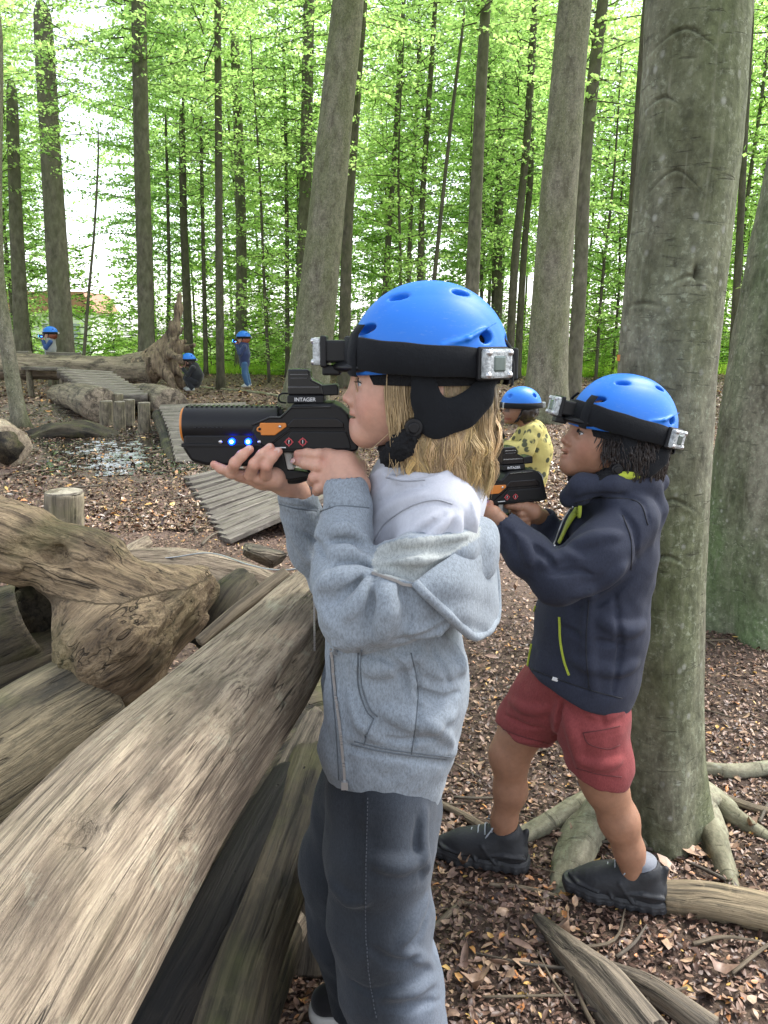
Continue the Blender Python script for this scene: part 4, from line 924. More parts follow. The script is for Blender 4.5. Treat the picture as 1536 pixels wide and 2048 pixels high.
post('leftmost short post before the log steps', 212, 853, 803, 25, None, 5)
post('short post right beside the leftmost one, slightly lower in front of it', 239, 860, 804, 22, None, 6)
post('post standing behind the front row, its top the highest', 236, 845, 788, 20, None, 7)
post('stout short post in the middle of the group, partly hidden', 258, 853, 800, 22, None, 8)
post('rightmost short post nearest to the boardwalk', 288, 866, 806, 24, None, 9)
def plank_part(root, a, b, w, th, nrm, name='plank', mat=None, seed=0):
    """one plank from a to b (left end, right end): own mesh with worn edges"""
    a = np.asarray(a, float); b = np.asarray(b, float); u = (b - a); L = np.linalg.norm(u); u /= L; n = np.asarray(nrm, float); n = n - u * (n @ u); n /= np.linalg.norm(n); v = np.cross(n, u)
    rng = np.random.default_rng(seed + 900); m = 7; V = []; rest = []
    prof = [(-0.5, -1), (-0.5, -0.12), (-0.46, 0.0), (0.46, 0.0), (0.5, -0.12), (0.5, -1)]
    for i in range(m):
        s = L * i / (m - 1); dz = 0.004 * rng.normal() ; dw = 1 + 0.025 * rng.normal()
        for x, y in prof: V.append(a + u * s + v * x * w * dw + n * (y * th + dz)); rest.append([x * w + seed * 0.37, y * th, s + seed * 1.7])
    k = len(prof); F = [[i * k + j, i * k + (j + 1) % k, (i + 1) * k + (j + 1) % k, (i + 1) * k + j] for i in range(m - 1) for j in range(k)] + [list(range(k))[::-1], [(m - 1) * k + j for j in range(k)]]
    me = mesh_np(name, V, F, {'rest': ('FLOAT_VECTOR', rest)}); return obj(name, me, mat or M['plank'], root, False)
def boardwalk():
    a0, a1 = GG(455, 1098), GG(362, 948); root = thing('boardwalk', 'wavy boardwalk of grey planks winding from the posts to the log pile', 'boardwalk', a0)
    # lower tilted run: left ends on the ground, right ends raised
    n = 13
    for i in range(n):
        f = (i + 0.5) / n; px = 452 + (368 - 452) * f; py = 1090 + (958 - 1090) * f
        l = GG(px, py) + [0, 0, 0.035]; r = P(px + 245 - 45 * f, py - 118 + 62 * f, l[1] + 0.55 + 0.12 * f)
        g = np.linalg.norm(a1 - a0) / n
        plank_part(root, l, r, g * 0.90, 0.035, (-0.32, -0.05, 1), seed=i)
    s0 = GG(452, 1100) + [0.06, 0.1, -0.02]; s1 = GG(366, 955) + [0.06, 0, -0.02]
    beam = MB(); 
    # the hump beyond: planks over a curved side beam
    left = [(318, 818), (326, 836), (334, 856), (341, 880), (347, 905), (352, 928)]; dist = [11.6, 10.9, 10.3, 9.7, 9.1, 8.6]
    zs = []
    for i in range(16):
        f = (i + 0.5) / 16; px = np.interp(f, np.linspace(0, 1, 6), [q[0] for q in left]); py = np.interp(f, np.linspace(0, 1, 6), [q[1] for q in left]); Y = np.interp(f, np.linspace(0, 1, 6), dist)
        l = P(px, py - 8, Y); r = l + np.array([1.25, 0.18, 0.02]); plank_part(root, l, r, 0.205, 0.04, (0, -0.25, 1), seed=40 + i)
    pts = [P(x - 3, y + 4, d) - [0, 0, 0.07] for (x, y), d in zip(left, dist)]; pts[-1] = pts[-1] + [0.0, -0.25, 0.0]
    loft('side_beam', pts, [0.09] * 6, M['log_dark'], root, 20, 50, logdisp(5))
    loft('side_beam', [p + [1.15, 0.15, 0] for p in pts], [0.09] * 6, M['log_dark'], root, 20, 40, logdisp(6))
    loft('side_beam', [s0 + [0.45, 0.3, 0.06], (s0 + s1) / 2 + [0.45, 0.3, 0.05], s1 + [0.45, 0.3, 0.02]], [0.06] * 3, M['log_dark'], root, 16, 20, logdisp(7))
boardwalk()
def log_steps():
    root = thing('log_steps', 'ramp of half-round logs laid across two round beams left of the posts', 'log steps', GG(190, 840))
    L0, L1 = (143, 742), (215, 806); n = 10
    d0, d1 = 17.0, 13.4
    for i in range(n):
        f = i / (n - 1); Y = d0 + (d1 - d0) * f; px = L0[0] + (182 - L0[0]) * f - 26 * (1 - f); py = 742 + (792 - 742) * f
        l = P(px, py, Y); r = P(px + 108 + 4 * f, py + 6 - 6 * f, Y + 0.25); rad = 0.17
        o = loft('half_log', [l, (l + r) / 2, r], [rad, rad * 0.97, rad * .95], M['plank'], root, 18, 14, lambda th, L, rr, s=i: np.where(np.cos(th) > 0.25, np.clip(0.33 / np.maximum(np.cos(th), 0.25), 0, 1), 1.0) * (1 + 0.04 * vnoise(np.stack([np.cos(th) * 3, np.sin(th) * 3, L * 3 + s * 7], -1), s)))
    b0 = P(112, 762, 17.4); b1 = P(204, 842, 12.9); b0[2] = 0.10; b1[2] = 0.26
    loft('side_beam', [b0, (b0 + b1) / 2 + [0, 0, 0.05], b1], [0.22, 0.27, 0.30], M['fallen'], root, 28, 40, logdisp(15))
    th = np.linspace(0, 2 * np.pi, 25)[:-1]; end = MB()
    loft('side_beam', [b0 + [1.25, .2, 0], (b0 + b1) / 2 + [1.25, .2, 0.05], b1 + [1.1, .3, 0]], [0.2, 0.25, 0.28], M['fallen'], root, 24, 30, logdisp(16))
log_steps()
def ledge(label, pl, pr, Y, seed):     # plank benches on the fallen trunk
    root = thing('plank_deck', label, 'deck', P(pl[0], pl[1], Y))
    for i in range(3): plank_part(root, P(pl[0], pl[1], Y + i * 0.22), P(pr[0], pr[1], Y + i * 0.22), 0.2, 0.07, (0, 0, 1), seed=seed + i)
    for t in (0.12, 0.85):
        a = P(pl[0] + (pr[0] - pl[0]) * t, pl[1] + (pr[1] - pl[1]) * t, Y + 0.2); g = np.array([a[0], a[1], 0.0]); loft('leg', [g, a - [0, 0, 0.06]], [0.07, 0.07], M['post'], root, 10, 6)
ledge('weathered plank deck at the far left behind the fallen trunk', (28, 703), (60, 702), 19.6, 200)
ledge('plank deck on which the aiming child in grey vest kneels', (95, 704), (160, 706), 19.9, 210)
ledge('low plank step before the fallen trunk, above the log ramp', (46, 733), (136, 735), 17.9, 220)
def fallen_tree():
    root = thing('fallen_tree', 'fallen tree with its upturned root plate pointing up, lying across the clearing', 'fallen tree', GG(340, 790)); Y = 18.6; s = pxm(Y)
    pts = [P(-160, 729, Y), P(0, 731, Y), P(120, 735, Y), P(220, 740, Y), P(300, 740, Y)]
    loft('trunk', pts, [28 * s, 27 * s, 25 * s, 28 * s, 36 * s], M['fallen'], root, 60, 140, logdisp(33, 0.08, 0.05, 0.02))
    lo = P(265, 810, Y) - [0.2, 0.9, 0.3]; hi = P(440, 570, Y) + [0.1, 1.0, 0.2]; f = Field(lo, hi, 0.028)
    Q = lambda x, y, dy=0.0: P(x, y, Y + dy)
    f.cone(Q(285, 741), Q(318, 722), 33 * s, 28 * s, .2); f.chain([Q(318, 715), Q(338, 690), Q(349, 655), Q(356, 620), Q(361, 588)], [24 * s, 14 * s, 8 * s, 5.5 * s, 2.8 * s], .15)
    f.chain([Q(325, 705), Q(350, 700), Q(370, 683)], [18 * s, 11 * s, 3 * s], .12); f.chain([Q(340, 700, .2), Q(372, 696, .2), Q(388, 690, .1)], [8 * s, 5 * s, 2 * s], .08)
    f.chain([Q(320, 725), Q(345, 745), Q(365, 770), Q(392, 797)], [18 * s, 11 * s, 7 * s, 2.5 * s], .12)
    f.chain([Q(320, 730, -.2), Q(338, 755, -.3), Q(352, 785, -.45)], [14 * s, 8 * s, 3 * s], .1); f.chain([Q(335, 722), Q(352, 738, -.1), Q(360, 752, -.1)], [14 * s, 8 * s, 3 * s], .1)
    f.chain([Q(318, 722, .5), Q(330, 705, .8), Q(338, 690, 1.0)], [18 * s, 9 * s, 4 * s], .1)
    f.chain([Q(336, 705, -.3), Q(356, 716, -.5), Q(366, 726, -.5)], [9 * s, 6 * s, 2.5 * s], .08); f.chain([Q(345, 690, -.2), Q(361, 664, -.3), Q(366, 655, -.3)], [9 * s, 4 * s, 2 * s], .08)
    f.warp(lambda p: 0.05 * fbm(p * [6, 6, 2.2], 4, 4) + 0.03 * vnoise(p * [14, 14, 4], 9))
    f.build('root_plate', M['root_plate'], root, 1, lambda V: {'rest': ('FLOAT_VECTOR', V)})
M['root_plate'] = m_wood('root_plate', (0.13, 0.095, 0.065), (0.36, 0.27, 0.18), (0.05, 0.037, 0.028), 10, 0.0, 0.7, False, 0.8, dist=0.05)
fallen_tree()
def hollow_log():
    a, b = GG(15, 935), GG(-70, 880); root = thing('hollow_log', 'short pale hollow log with a dark hole facing the camera at the left edge', 'log', a); Y = a[1]; r = 47 * pxm(Y, .2)
    c0 = P(10, 896, Y); c1 = P(-40, 868, Y + 1.0); q = catmull([c0, (c0 + c1) / 2, c1], 20); 
    loft('shell', q, [r] * 20, M['log'], root, 40, 40, logdisp(44, 0.1, 0.06))
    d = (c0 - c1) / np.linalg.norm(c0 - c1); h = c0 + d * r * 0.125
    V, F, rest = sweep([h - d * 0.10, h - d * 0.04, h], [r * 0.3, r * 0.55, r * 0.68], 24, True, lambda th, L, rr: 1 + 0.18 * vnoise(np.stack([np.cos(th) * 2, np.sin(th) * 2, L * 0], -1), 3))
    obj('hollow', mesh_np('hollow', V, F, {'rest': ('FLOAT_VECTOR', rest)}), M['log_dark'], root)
hollow_log()
q = GG(152, 872); o = loft('tree_stump', [q - [0.62, 0, 0.05], q + [0, 0, 0.06], q + [0.62, 0.1, -0.05]], [(0.12, 0.2), (0.17, 0.28), (0.08, 0.2)], M['log_dark'], None, 28, 30, logdisp(19, 0.2, 0.15, 0.05), 0.5); tag(o, 'low black rotten stump on the clearing left of the wet patch', 'stump')
o = loft('fallen_branch', [GG(395, 775), GG(450, 780), GG(520, 788), GG(600, 800)], [.04, .05, .05, .04], M['root'], None, 10, 30, logdisp(3)); tag(o, 'long pale branch lying on the far clearing near the navy child\'s feet', 'branch')
# far beyond the wood: a pale house glimpsed through the gap
def far_house():
    c = P(118, 668, 62); root = thing('house', 'pale house with reddish roof glimpsed through the gap at far left', 'house', (c[0], c[1], 0)); w = 3.0
    MB().box((c[0], c[1], 1.5), (7, 5, 3.0)).build('wall', m_plain('pale_render', (0.78, 0.76, 0.73), 0.8), root)
    MB().prism([(-3.9, 3.0), (3.9, 3.0), (3.2, 4.5), (-3.2, 4.5)], (c[0], c[1] - 2.9, 0), (1, 0, 0), (0, 0, 1), (0, 1, 0), 0, 5.8).build('roof', m_plain('red_tiles', (0.36, 0.17, 0.11), 0.7, var=0.2), root)
    for x in (-2, 0.3, 2.2): MB().box((c[0] + x, c[1] - 2.52, 1.6), (0.9, 0.08, 1.2)).build('window', m_plain('window_glass', (0.3, 0.33, 0.36), 0.2), root)
far_house()
# ------------------------------------------------------------------ people: shared pieces
def m_cloth_v(name, rough=0.93, wstr=0.3, heather=0.25, weave=700, sheen=0.12):
    t = NT(name); o = t.coord(); c = t.attr('col', 'Color')
    n = t.noise(o, 11, 3); n2 = t.noise(t.mapping(o, (1, 1, 0.3)), weave, 2, 0.8); n3 = t.noise(o, 190, 3, 0.7)
    c = t.mix(1.0, c, t.ramp(n, [(0.3, 0.90), (0.7, 1.08)]), 'MULTIPLY')
    if heather: c = t.mix(1.0, c, t.ramp(t.noise(t.mapping(o, (1, 1, 0.4)), 330, 3, 0.8), [(0.36, 1 - heather), (0.6, 1.06)]), 'MULTIPLY')
    return t.fin(c, rough, t.bump(t.math('ADD', t.math('MULTIPLY', n2, 0.4), n3), wstr, 0.003), 0.15, Sheen_Weight=sheen, Sheen_Roughness=0.5)
M['hoodie'] = m_cloth_v('grey_fleece', heather=0.30)
M['tee'] = m_cloth_v('white_cotton', heather=0.03, wstr=0.15)
M['denim'] = m_cloth_v('washed_denim', heather=0.22, weave=1100, wstr=0.35, sheen=0.1)
M['softshell'] = m_cloth_v('navy_softshell', rough=0.8, heather=0.18, wstr=0.2, sheen=0.04)
M['shorts'] = m_cloth_v('red_twill', heather=0.2, wstr=0.3, sheen=0.06)
M['skin'] = m_vcol('skin', 0.5, 0.38, 420, 0.25, 0.15, var=0.10)
M['eye'] = m_vcol('eyeball', 0.12, 0.5, 10, 0, var=0.0)
M['hair'] = m_vcol('hair_strands', 0.42, 0.45, 30, 0, var=0.15)
M['black'] = m_plain('black_plastic', (0.006, 0.006, 0.007), 0.42, 0.3, 0, 0.2, 60, 0.05)
M['black_gloss'] = m_plain('black_glossy_plastic', (0.005, 0.005, 0.006), 0.24, 0.4)
M['webbing'] = m_cloth('black_webbing', (0.008, 0.009, 0.011), 0.2, 500, 0.35, 0.85, heather=0.3, sheen=0.05)
M['pad'] = m_plain('black_fuzzy_pad', (0.012, 0.012, 0.013), 0.95, 0.2, 0, 0.5, 220, 1.0)
M['orange'] = m_plain('orange_plastic', (0.52, 0.17, 0.025), 0.4, 0.45, 0, 0.08)
M['steel'] = m_plain('screw_steel', (0.55, 0.55, 0.56), 0.3, 0.5, 0.9)
M['white'] = m_plain('white_print', (0.62, 0.62, 0.62), 0.6)
M['red'] = m_plain('red_print', (0.42, 0.05, 0.06), 0.5)
M['led'] = m_emit('blue_led', (0.0, 0.025, 1.0), 5.0)
M['led_core'] = m_emit('blue_led_core', (0.30, 0.42, 1.0), 2.2)
def m_clear():
    t = NT('clear_plastic'); n = t.noise(t.coord(), 130, 3, 0.6); return t.fin(t.ramp(n, [(0.35, (0.30, 0.32, 0.32)), (0.6, (0.62, 0.65, 0.65))]), 0.14, t.bump(n, 0.6, 0.006), 0.8, Transmission_Weight=0.25, IOR=1.45)
M['clear'] = m_clear()
M['trigger'] = m_plain('grey_trigger', (0.5, 0.5, 0.48), 0.45)
M['rubber_white'] = m_plain('white_rubber', (0.62, 0.6, 0.56), 0.6, var=0.15, scale=50)
M['canvas_black'] = m_cloth('black_canvas', (0.018, 0.017, 0.018), 0.2)
M['trainer'] = m_plain('black_trainer_fabric', (0.022, 0.023, 0.026), 0.6, 0.4, 0, 0.35, 90, 0.3)
M['trainer_sole'] = m_plain('dark_trainer_sole', (0.03, 0.031, 0.034), 0.55, 0.4, 0, 0.4, 60, 0.2)
M['sock'] = m_cloth('grey_sock', (0.17, 0.18, 0.205), 0.1)
def m_helmet(name='helmet_blue'):
    t = NT(name); n = t.noise(t.coord(), 6, 3); c = t.mix(n, (0.012, 0.145, 0.56), (0.018, 0.175, 0.64))
    dust = t.ramp(t.noise(t.mapping(t.coord(), (1, 1, 3), (0.3, 0.4, 0)), 75, 6, 0.75), [(0.55, 0.0), (0.72, 0.22)])
    return t.fin(t.mix(dust, c, (0.25, 0.35, 0.5)), t.ramp(n, [(0.3, 0.42), (0.7, 0.52)]), None, 0.4)
M['helmet'] = m_helmet()
SKIN = (0.50, 0.285, 0.205); SKIN_TAN = (0.30, 0.155, 0.095)

class Frame:
    """a local frame: forward = the way a person faces, left, up."""
    def __init__(s, c, face=(-1, 0, 0), pitch=0.0, roll=0.0, scale=1.0):
        fx = np.array(face, float); fx[2] = 0; fx /= np.linalg.norm(fx); up = np.array([0, 0, 1.0]); lf = np.cross(up, fx)
        f2 = fx * math.cos(pitch) + up * math.sin(pitch); u2 = np.cross(f2, lf)
        l3 = lf * math.cos(roll) + u2 * math.sin(roll); u3 = np.cross(f2, l3)
        s.R = np.stack([f2, l3, u3], 1); s.c = np.asarray(c, float); s.k = scale
    def __call__(s, p): return s.c + (np.asarray(p, float) * s.k) @ s.R.T
    def inv(s, p): return ((np.asarray(p, float) - s.c) @ s.R) / s.k
def head_sdf(h=0.0022, pout=0.0, nose=1.0, neck_to=(-0.03, 0, -0.19)):
    f = Field((-0.135, -0.10, -0.205), (0.165, 0.10, 0.12), h)
    f.ell((0, 0, 0.015), (0.112, 0.076, 0.095)).ell((0.052, 0, -0.040), (0.066, 0.060, 0.080), 0.03)
    for s in (-1, 1):
        f.cone((0.096, s * 0.004, -0.104), (0.012, s * 0.048, -0.076), 0.0185, 0.022, 0.03)
        f.ell((0.078, s * 0.032, -0.060), (0.026, 0.022, 0.028), 0.025)
    f.ell((0.0985, 0, -0.106), (0.0165, 0.018, 0.017), 0.018)
    f.cone((0.1065, 0, -0.010), (0.1255, 0, -0.0485), 0.0078, 0.0072, 0.012); f.ell((0.1262 + 0.003 * (nose - 1), 0, -0.0498), (0.0088, 0.0085 * nose, 0.0078), 0.006)
    for s in (-1, 1):
        f.ell((0.1165, s * 0.0102 * nose, -0.0545), (0.0088, 0.0060, 0.0062), 0.005); f.ell((0.1205, s * 0.0055, -0.0605), (0.0042, 0.0030, 0.0030), 0.002, 'sub')
    f.cone((0.1125, 0, -0.061), (0.1125, 0, -0.090), 0.0092, 0.0085, 0.012)
    f.ell((0.1165 + pout, 0, -0.0735), (0.0072, 0.0165, 0.0046), 0.0045); f.ell((0.1130 + pout, 0, -0.0862), (0.0074, 0.0150, 0.0054), 0.0045)
    f.ell((0.1195 + pout, 0, -0.0800), (0.0150, 0.0185, 0.0017), 0.002, 'sub')
    for s in (-1, 1):
        f.ell((0.112, s * 0.032, -0.023), (0.013, 0.016, 0.0115), 0.012, 'sub'); f.ell((0.0945, s * 0.031, -0.0235), 0.0142, 0.005)
        f.ell((0.1085, s * 0.0335, -0.0235), (0.0105, 0.0105, 0.0021), 0.002, 'sub'); f.ell((0.101, s * 0.028, 0.001), (0.014, 0.022, 0.008), 0.012)
        f.ell((-0.012, s * 0.073, -0.035), (0.019, 0.008, 0.031), 0.006); f.ell((-0.006, s * 0.083, -0.033), (0.011, 0.006, 0.019), 0.004, 'sub')
    f.cone((-0.014, 0, -0.085), neck_to, 0.047, 0.05, 0.03)
    return f
def head_colors(V, skin):
    skin = np.array(skin); c = np.broadcast_to(skin, V.shape).copy()
    def blob(p, r): return np.exp(-(((V - p) / r) ** 2).sum(1))
    lip = np.clip(blob((0.120, 0, -0.0735), (0.010, 0.017, 0.0048)) + blob((0.1165, 0, -0.0865), (0.010, 0.0155, 0.0055)), 0, 1)
    c = c * (1 - 0.65 * lip[:, None]) + skin * [0.86, 0.52, 0.56] * 0.65 * lip[:, None]
    for s in (-1, 1):
        b = blob((0.09, s * 0.045, -0.055), (0.03, 0.02, 0.022)); c *= 1 - b[:, None] * [0.0, 0.13, 0.13]
        br = blob((0.108, s * 0.030, 0.003), (0.014, 0.017, 0.0042)); c *= 1 - 0.55 * br[:, None]
        li = blob((0.106, s * 0.033, -0.0205), (0.012, 0.012, 0.0022)); c *= 1 - 0.5 * li[:, None]
    b = blob((0.128, 0, -0.050), (0.012, 0.010, 0.01)); c *= 1 - b[:, None] * [0.0, 0.10, 0.10]
    return c
def eyes(fr, root, iris=(0.12, 0.17, 0.20)):
    for s in (-1, 1):
        V, F = ellipsoid((0, 0, 0), 0.0122, 20, 14); V = V[:, [2, 0, 1]]; c = np.full(V.shape, 0.42); a = V[:, 0] / 0.0122
        c[a > 0.84] = iris; c[a > 0.95] = (0.01, 0.01, 0.01)
        me = mesh_np('eye', fr(V + [0.0965, s * 0.031, -0.0235]), F, {'col': ('FLOAT_COLOR', c)}); obj('eye', me, M['eye'], root)
        m = MB(); m.tube(fr(np.array([[0.1065, s * 0.0235, -0.0222], [0.1085, s * 0.030, -0.0198], [0.1062, s * 0.037, -0.0208], [0.1015, s * 0.0425, -0.0235]])), [0.0009, 0.0016, 0.0016, 0.0008], 5)
        for k in range(7):
            y = 0.025 + 0.0026 * k; b = np.array([0.1085 - abs(k - 2.2) ** 1.6 * 0.0007, s * y, -0.0205]); m.tube(fr(np.array([b, b + [0.0045, s * 0.0012, -0.0012], b + [0.0068, s * 0.002, 0.0006]])), [0.0005, 0.0004, 0.0001], 4)
        m.build('eyelashes', M['lash'], root, True)
M['lash'] = m_plain('dark_lashes', (0.05, 0.035, 0.025), 0.6)
def merge(parts):
    V = []; Q = []; C = []; n = 0
    for v, q, c in parts: V.append(v); Q.append(np.asarray(q) + n); C.append(c); n += len(v)
    return np.concatenate(V), np.concatenate(Q), np.concatenate(C)
def bodymesh(parts, root, mat='skin'):
    V, Q, C = merge(parts); return obj('body', mesh_np('body', V, Q, {'col': ('FLOAT_COLOR', C)}), M[mat], root)
def flatcol(V, c): return np.broadcast_to(np.array(c, float), (len(V), 3)).copy()
def finger_colors(V, skin, tips):
    skin = np.array(skin); c = flatcol(V, skin)
    for t, r in tips: c *= 1 - np.exp(-((V - t) ** 2).sum(1) / (r * r))[:, None] * [0.0, 0.17, 0.15]
    return c
def nails(specs, root):
    for c, d, nrm, r in specs:
        m = MB()
        d = np.asarray(d, float); d /= np.linalg.norm(d); nn = np.asarray(nrm, float); nn = nn - d * (nn @ d); nn /= np.linalg.norm(nn); R = np.stack([d, np.cross(nn, d), nn], 1)
        V, F = ellipsoid(c, (r * 1.15, r * 0.8, r * 0.18), 10, 7, R); m.add(V, F)
        m.build('fingernail', M['nail'], root, True)
M['nail'] = m_plain('fingernail', (0.52, 0.33, 0.27), 0.3, 0.5)

# ------------------------------------------------------------------ helmet with sensor headband
def helmet(label, fr, root_name='helmet', detail=True, cap='straight'):
    """fr: head frame (origin at the middle of the skull)."""
    root = thing(root_name, label, 'helmet', fr((0, 0, 0.05)))
    c0 = np.array([-0.006, 0, 0.012]); h = 0.0025; f = Field((-0.145, -0.115, -0.06), (0.14, 0.115, 0.15), h)
    sl, p = f.win(f.lo, f.lo + h * f.n); q = (p - c0) / np.array([0.1285, 0.100, 0.124])
    e = (np.abs(q[..., 0]) ** 2.25 + np.abs(q[..., 1]) ** 2.25) ** (2 / 2.25); k0 = (e + np.abs(q[..., 2]) ** 2.0) ** 0.5
    f.F[sl] = ((k0 - 1) * 0.115).astype(np.float32)
    # two soft ridges along the crown, brow crease and rear crease
    f.warp(lambda p: -0.0022 * sstep(-0.06, 0.02, p[:, 2]) * np.cos(np.clip(np.abs(p[:, 1]) - 0.035, -0.025, 0.025) / 0.025 * math.pi * 0.5) * sstep(0.12, 0.05, p[:, 0]))
    f.half((0.12, 0, -0.012), (-0.09, 0, -1.0)); f.ell((0.02, 0, -0.075), (0.12, 0.2, 0.052), 0.012, 'sub')
    f.ell(c0 + [0, 0, -0.014], (0.118, 0.089, 0.117), 0, 'sub')
    vents = [((-0.087, 0.072, 0.048), 0.0125, 0.0095, 0.3), ((0.094, 0.052, 0.060), 0.021, 0.0075, 0.25), ((-0.122, 0.030, 0.040), 0.012, 0.010, 0), ((0.046, 0.055, 0.112), 0.018, 0.006, 0.3), ((-0.05, 0.045, 0.112), 0.014, 0.006, -0.3)]
    for c, a, b, t in vents:
        for s in (-1, 1):
            c2 = np.array([c[0], c[1] * s, c[2]]); n = (c2 - c0) / np.array([0.1285, 0.1, 0.124]) ** 2; n /= np.linalg.norm(n)
            u = np.cross([0, 0, 1.0], n); u /= np.linalg.norm(u); v = np.cross(n, u); u, v = u * math.cos(t) + v * math.sin(t) * s, -u * math.sin(t) * s + v * math.cos(t)
            f.ell(c2, (a, b, 0.022), 0.003, 'sub', np.stack([u, v, n], 1))
    for s in (-1, 1):
        f.chain([(-0.02, s * 0.0985, 0.036), (-0.06, s * 0.094, 0.047), (-0.105, s * 0.066, 0.070)], [0.0018, 0.0026, 0.0016], 0.006)
    V, Q = f.mesh('shell', 2); obj('shell', mesh_np('shell', fr(V), Q), M['helmet'], root)
    # dark foam inside the vents
    V, F = ellipsoid(c0 + [0, 0, -0.016], (0.119, 0.0905, 0.118), 32, 18); keep = [g for g in F if V[g].mean(0)[2] > -0.03]
    obj('liner', mesh_np('liner', fr(V), keep), M['pad'], root)
    rx, ry = 0.1335, 0.1045
    def ring(th, z0, ext=0.0):      # a point on the band: th from the front to the left
        return np.array([-0.004 + (rx + ext) * abs(math.cos(th)) ** (2 / 2.2) * np.sign(math.cos(th)), (ry + ext) * abs(math.sin(th)) ** (2 / 2.2) * np.sign(math.sin(th)), z0 + 0.006 + 0.010 * math.cos(th)])
    # headband: a stretched strip with rounded edges and slight waviness
    n = 96; V = []; prof = [(-0.0245, 0.0), (-0.023, 0.0022), (0, 0.003), (0.021, 0.0020), (0.0225, 0), (0.0225, -0.004), (-0.0245, -0.004)]
    for i in range(n):
        th = 2 * math.pi * i / n; w = 0.0010 * math.sin(th * 3 + 1) + 0.0006 * math.sin(th * 11)
        for z, e in prof: V.append(ring(th, z * (1 + 0.05 * math.sin(th * 2)) + 0.010 + w, e + 0.0006 * math.sin(th * 7 + z * 90) - 0.06 * max(0, z)))
    k = len(prof); F = [[i * k + j, i * k + (j + 1) % k, ((i + 1) % n) * k + (j + 1) % k, ((i + 1) % n) * k + j] for i in range(n) for j in range(k)]
    obj('headband', mesh_np('headband', fr(V), F), M['webbing'], root)
    def module(th, big):
        c = ring(th, 0.010, big); nrm = np.array([math.cos(th) / rx, math.sin(th) / ry, 0]); nrm /= np.linalg.norm(nrm); t = np.cross([0, 0, 1.0], nrm); up = np.array([0, 0, 1.0]); R = np.stack([t, up, nrm], 1)
        def W(p): return fr(c + np.asarray(p, float) @ R.T)
        def fb(p, s, name, mat, bev):
            V, F = MBX(p, s); o = MB().add(W(V), F).build(name, mat, sub, True, bev); return o
        sub = fbx = None
        b = MB(); V, F = MBX((0, 0, -0.006), (0.058, 0.050, 0.010)); sub = b.add(W(V), F).build('sensor', M['black'], root, False, 0.003)
        V, F = MBX((0, 0, 0.004), (0.054, 0.044, 0.014)); MB().add(W(V), F).build('sensor_cover', M['clear'], sub, False, 0.004)
        V, F = MBX((0, 0, 0.006), (0.026, 0.026, 0.013)); MB().add(W(V), F).build('sensor_eye', M['chip'], sub, False, 0.004)
        for sx in (-1, 1):
            for sy in (-1, 1):
                s_ = MB(); V, F, _ = sweep(np.array([[sx * 0.021, sy * 0.0165, 0.004], [sx * 0.021, sy * 0.0165, 0.0128]]), 0.0048, 12); s_.add(W(V), F); V, F = ellipsoid((sx * 0.021, sy * 0.0165, 0.0128), (0.0035, 0.0035, 0.0016), 10, 6); s_.add(W(V), F)
                s_.build('screw', M['steel'], sub, True)
    for th, e in ((0.0, 0.040), (2.28, 0.010), (-2.28, 0.010)): module(th, e)
    # loops that hold the band
    for th in (0.52, -0.52, math.pi * 0.93, -math.pi * 0.93):
        V = []
        for z, e in ((-0.034, 0.003), (-0.03, 0.0065), (0, 0.0075), (0.03, 0.0060), (0.045, -0.004)):
            for d in (-0.075, -0.06, 0.06, 0.075):
                p = ring(th + d * 1.3, z + 0.008, e if abs(d) < 0.07 else e - 0.003); 
                V.append(p * [1 - max(0, z) * 1.2, 1 - max(0, z) * 1.2, 1])
        F = [[i * 4 + j, i * 4 + j + 1, (i + 1) * 4 + j + 1, (i + 1) * 4 + j] for i in range(4) for j in range(3)]
        obj('band_loop', mesh_np('band_loop', fr(V), F), M['webbing'], root)
    g = Field((0.06, -0.09, -0.03), (0.165, 0.09, 0.03), 0.003); g.ell((0.085, 0, 0.002), (0.066, 0.072, 0.014), 0); g.ell((0.07, 0, -0.012), (0.064, 0.068, 0.018), 0.004, 'sub'); g.half((0.09, 0, 0), (-1, 0, 0), 0.004); V, Q = g.mesh('peak', 1); obj('peak', mesh_np('peak', fr(V), Q), M['black'], root)
    V, F = MBX((0.148, 0, 0.026), (0.046, 0.044, 0.036)); MB().add(fr(V), F).build('sensor_arm', M['black'], root, False, 0.004)
    V, F = MBX((0.152, 0, -0.004), (0.030, 0.026, 0.016)); MB().add(fr(V), F).build('sensor_clamp', M['black'], root, False, 0.003)
    V, F = MBX((-0.142, 0, 0.006), (0.012, 0.05, 0.052)); MB().add(fr(V), F).build('rear_clip', M['black'], root, False, 0.004)
    # retention straps, ear opening left free, chin pad and buckle
    g = Field((-0.15, -0.125, -0.16), (0.11, 0.125, 0.03), 0.0026)
    for s in (-1, 1):
        y = s * 0.0815; fl = ((0, 1, 0.0), 0.30)
        g.chain([(0.008, s * 0.088, -0.002), (0.003, s * 0.090, -0.045), (-0.010, s * 0.087, -0.080)], [0.0190, 0.0155, 0.0165], 0.01, flat=fl)
        g.chain([(-0.098, s * 0.070, -0.012), (-0.080, s * 0.083, -0.042), (-0.055, s * 0.089, -0.066), (-0.016, s * 0.088, -0.081)], [0.0135, 0.0125, 0.0135, 0.0152], 0.012, flat=fl)
        g.chain([(0.008, s * 0.085, -0.080), (0.035, s * 0.066, -0.104), (0.055, s * 0.036, -0.128)], [0.011, 0.011, 0.010], 0.006, flat=((0, 1, 0.0), 0.4))
    g.chain([(0.055, -0.036, -0.128), (0.066, 0, -0.134), (0.055, 0.036, -0.128)], [0.010] * 3, 0.006, flat=((0, 0, 1.0), 0.5))
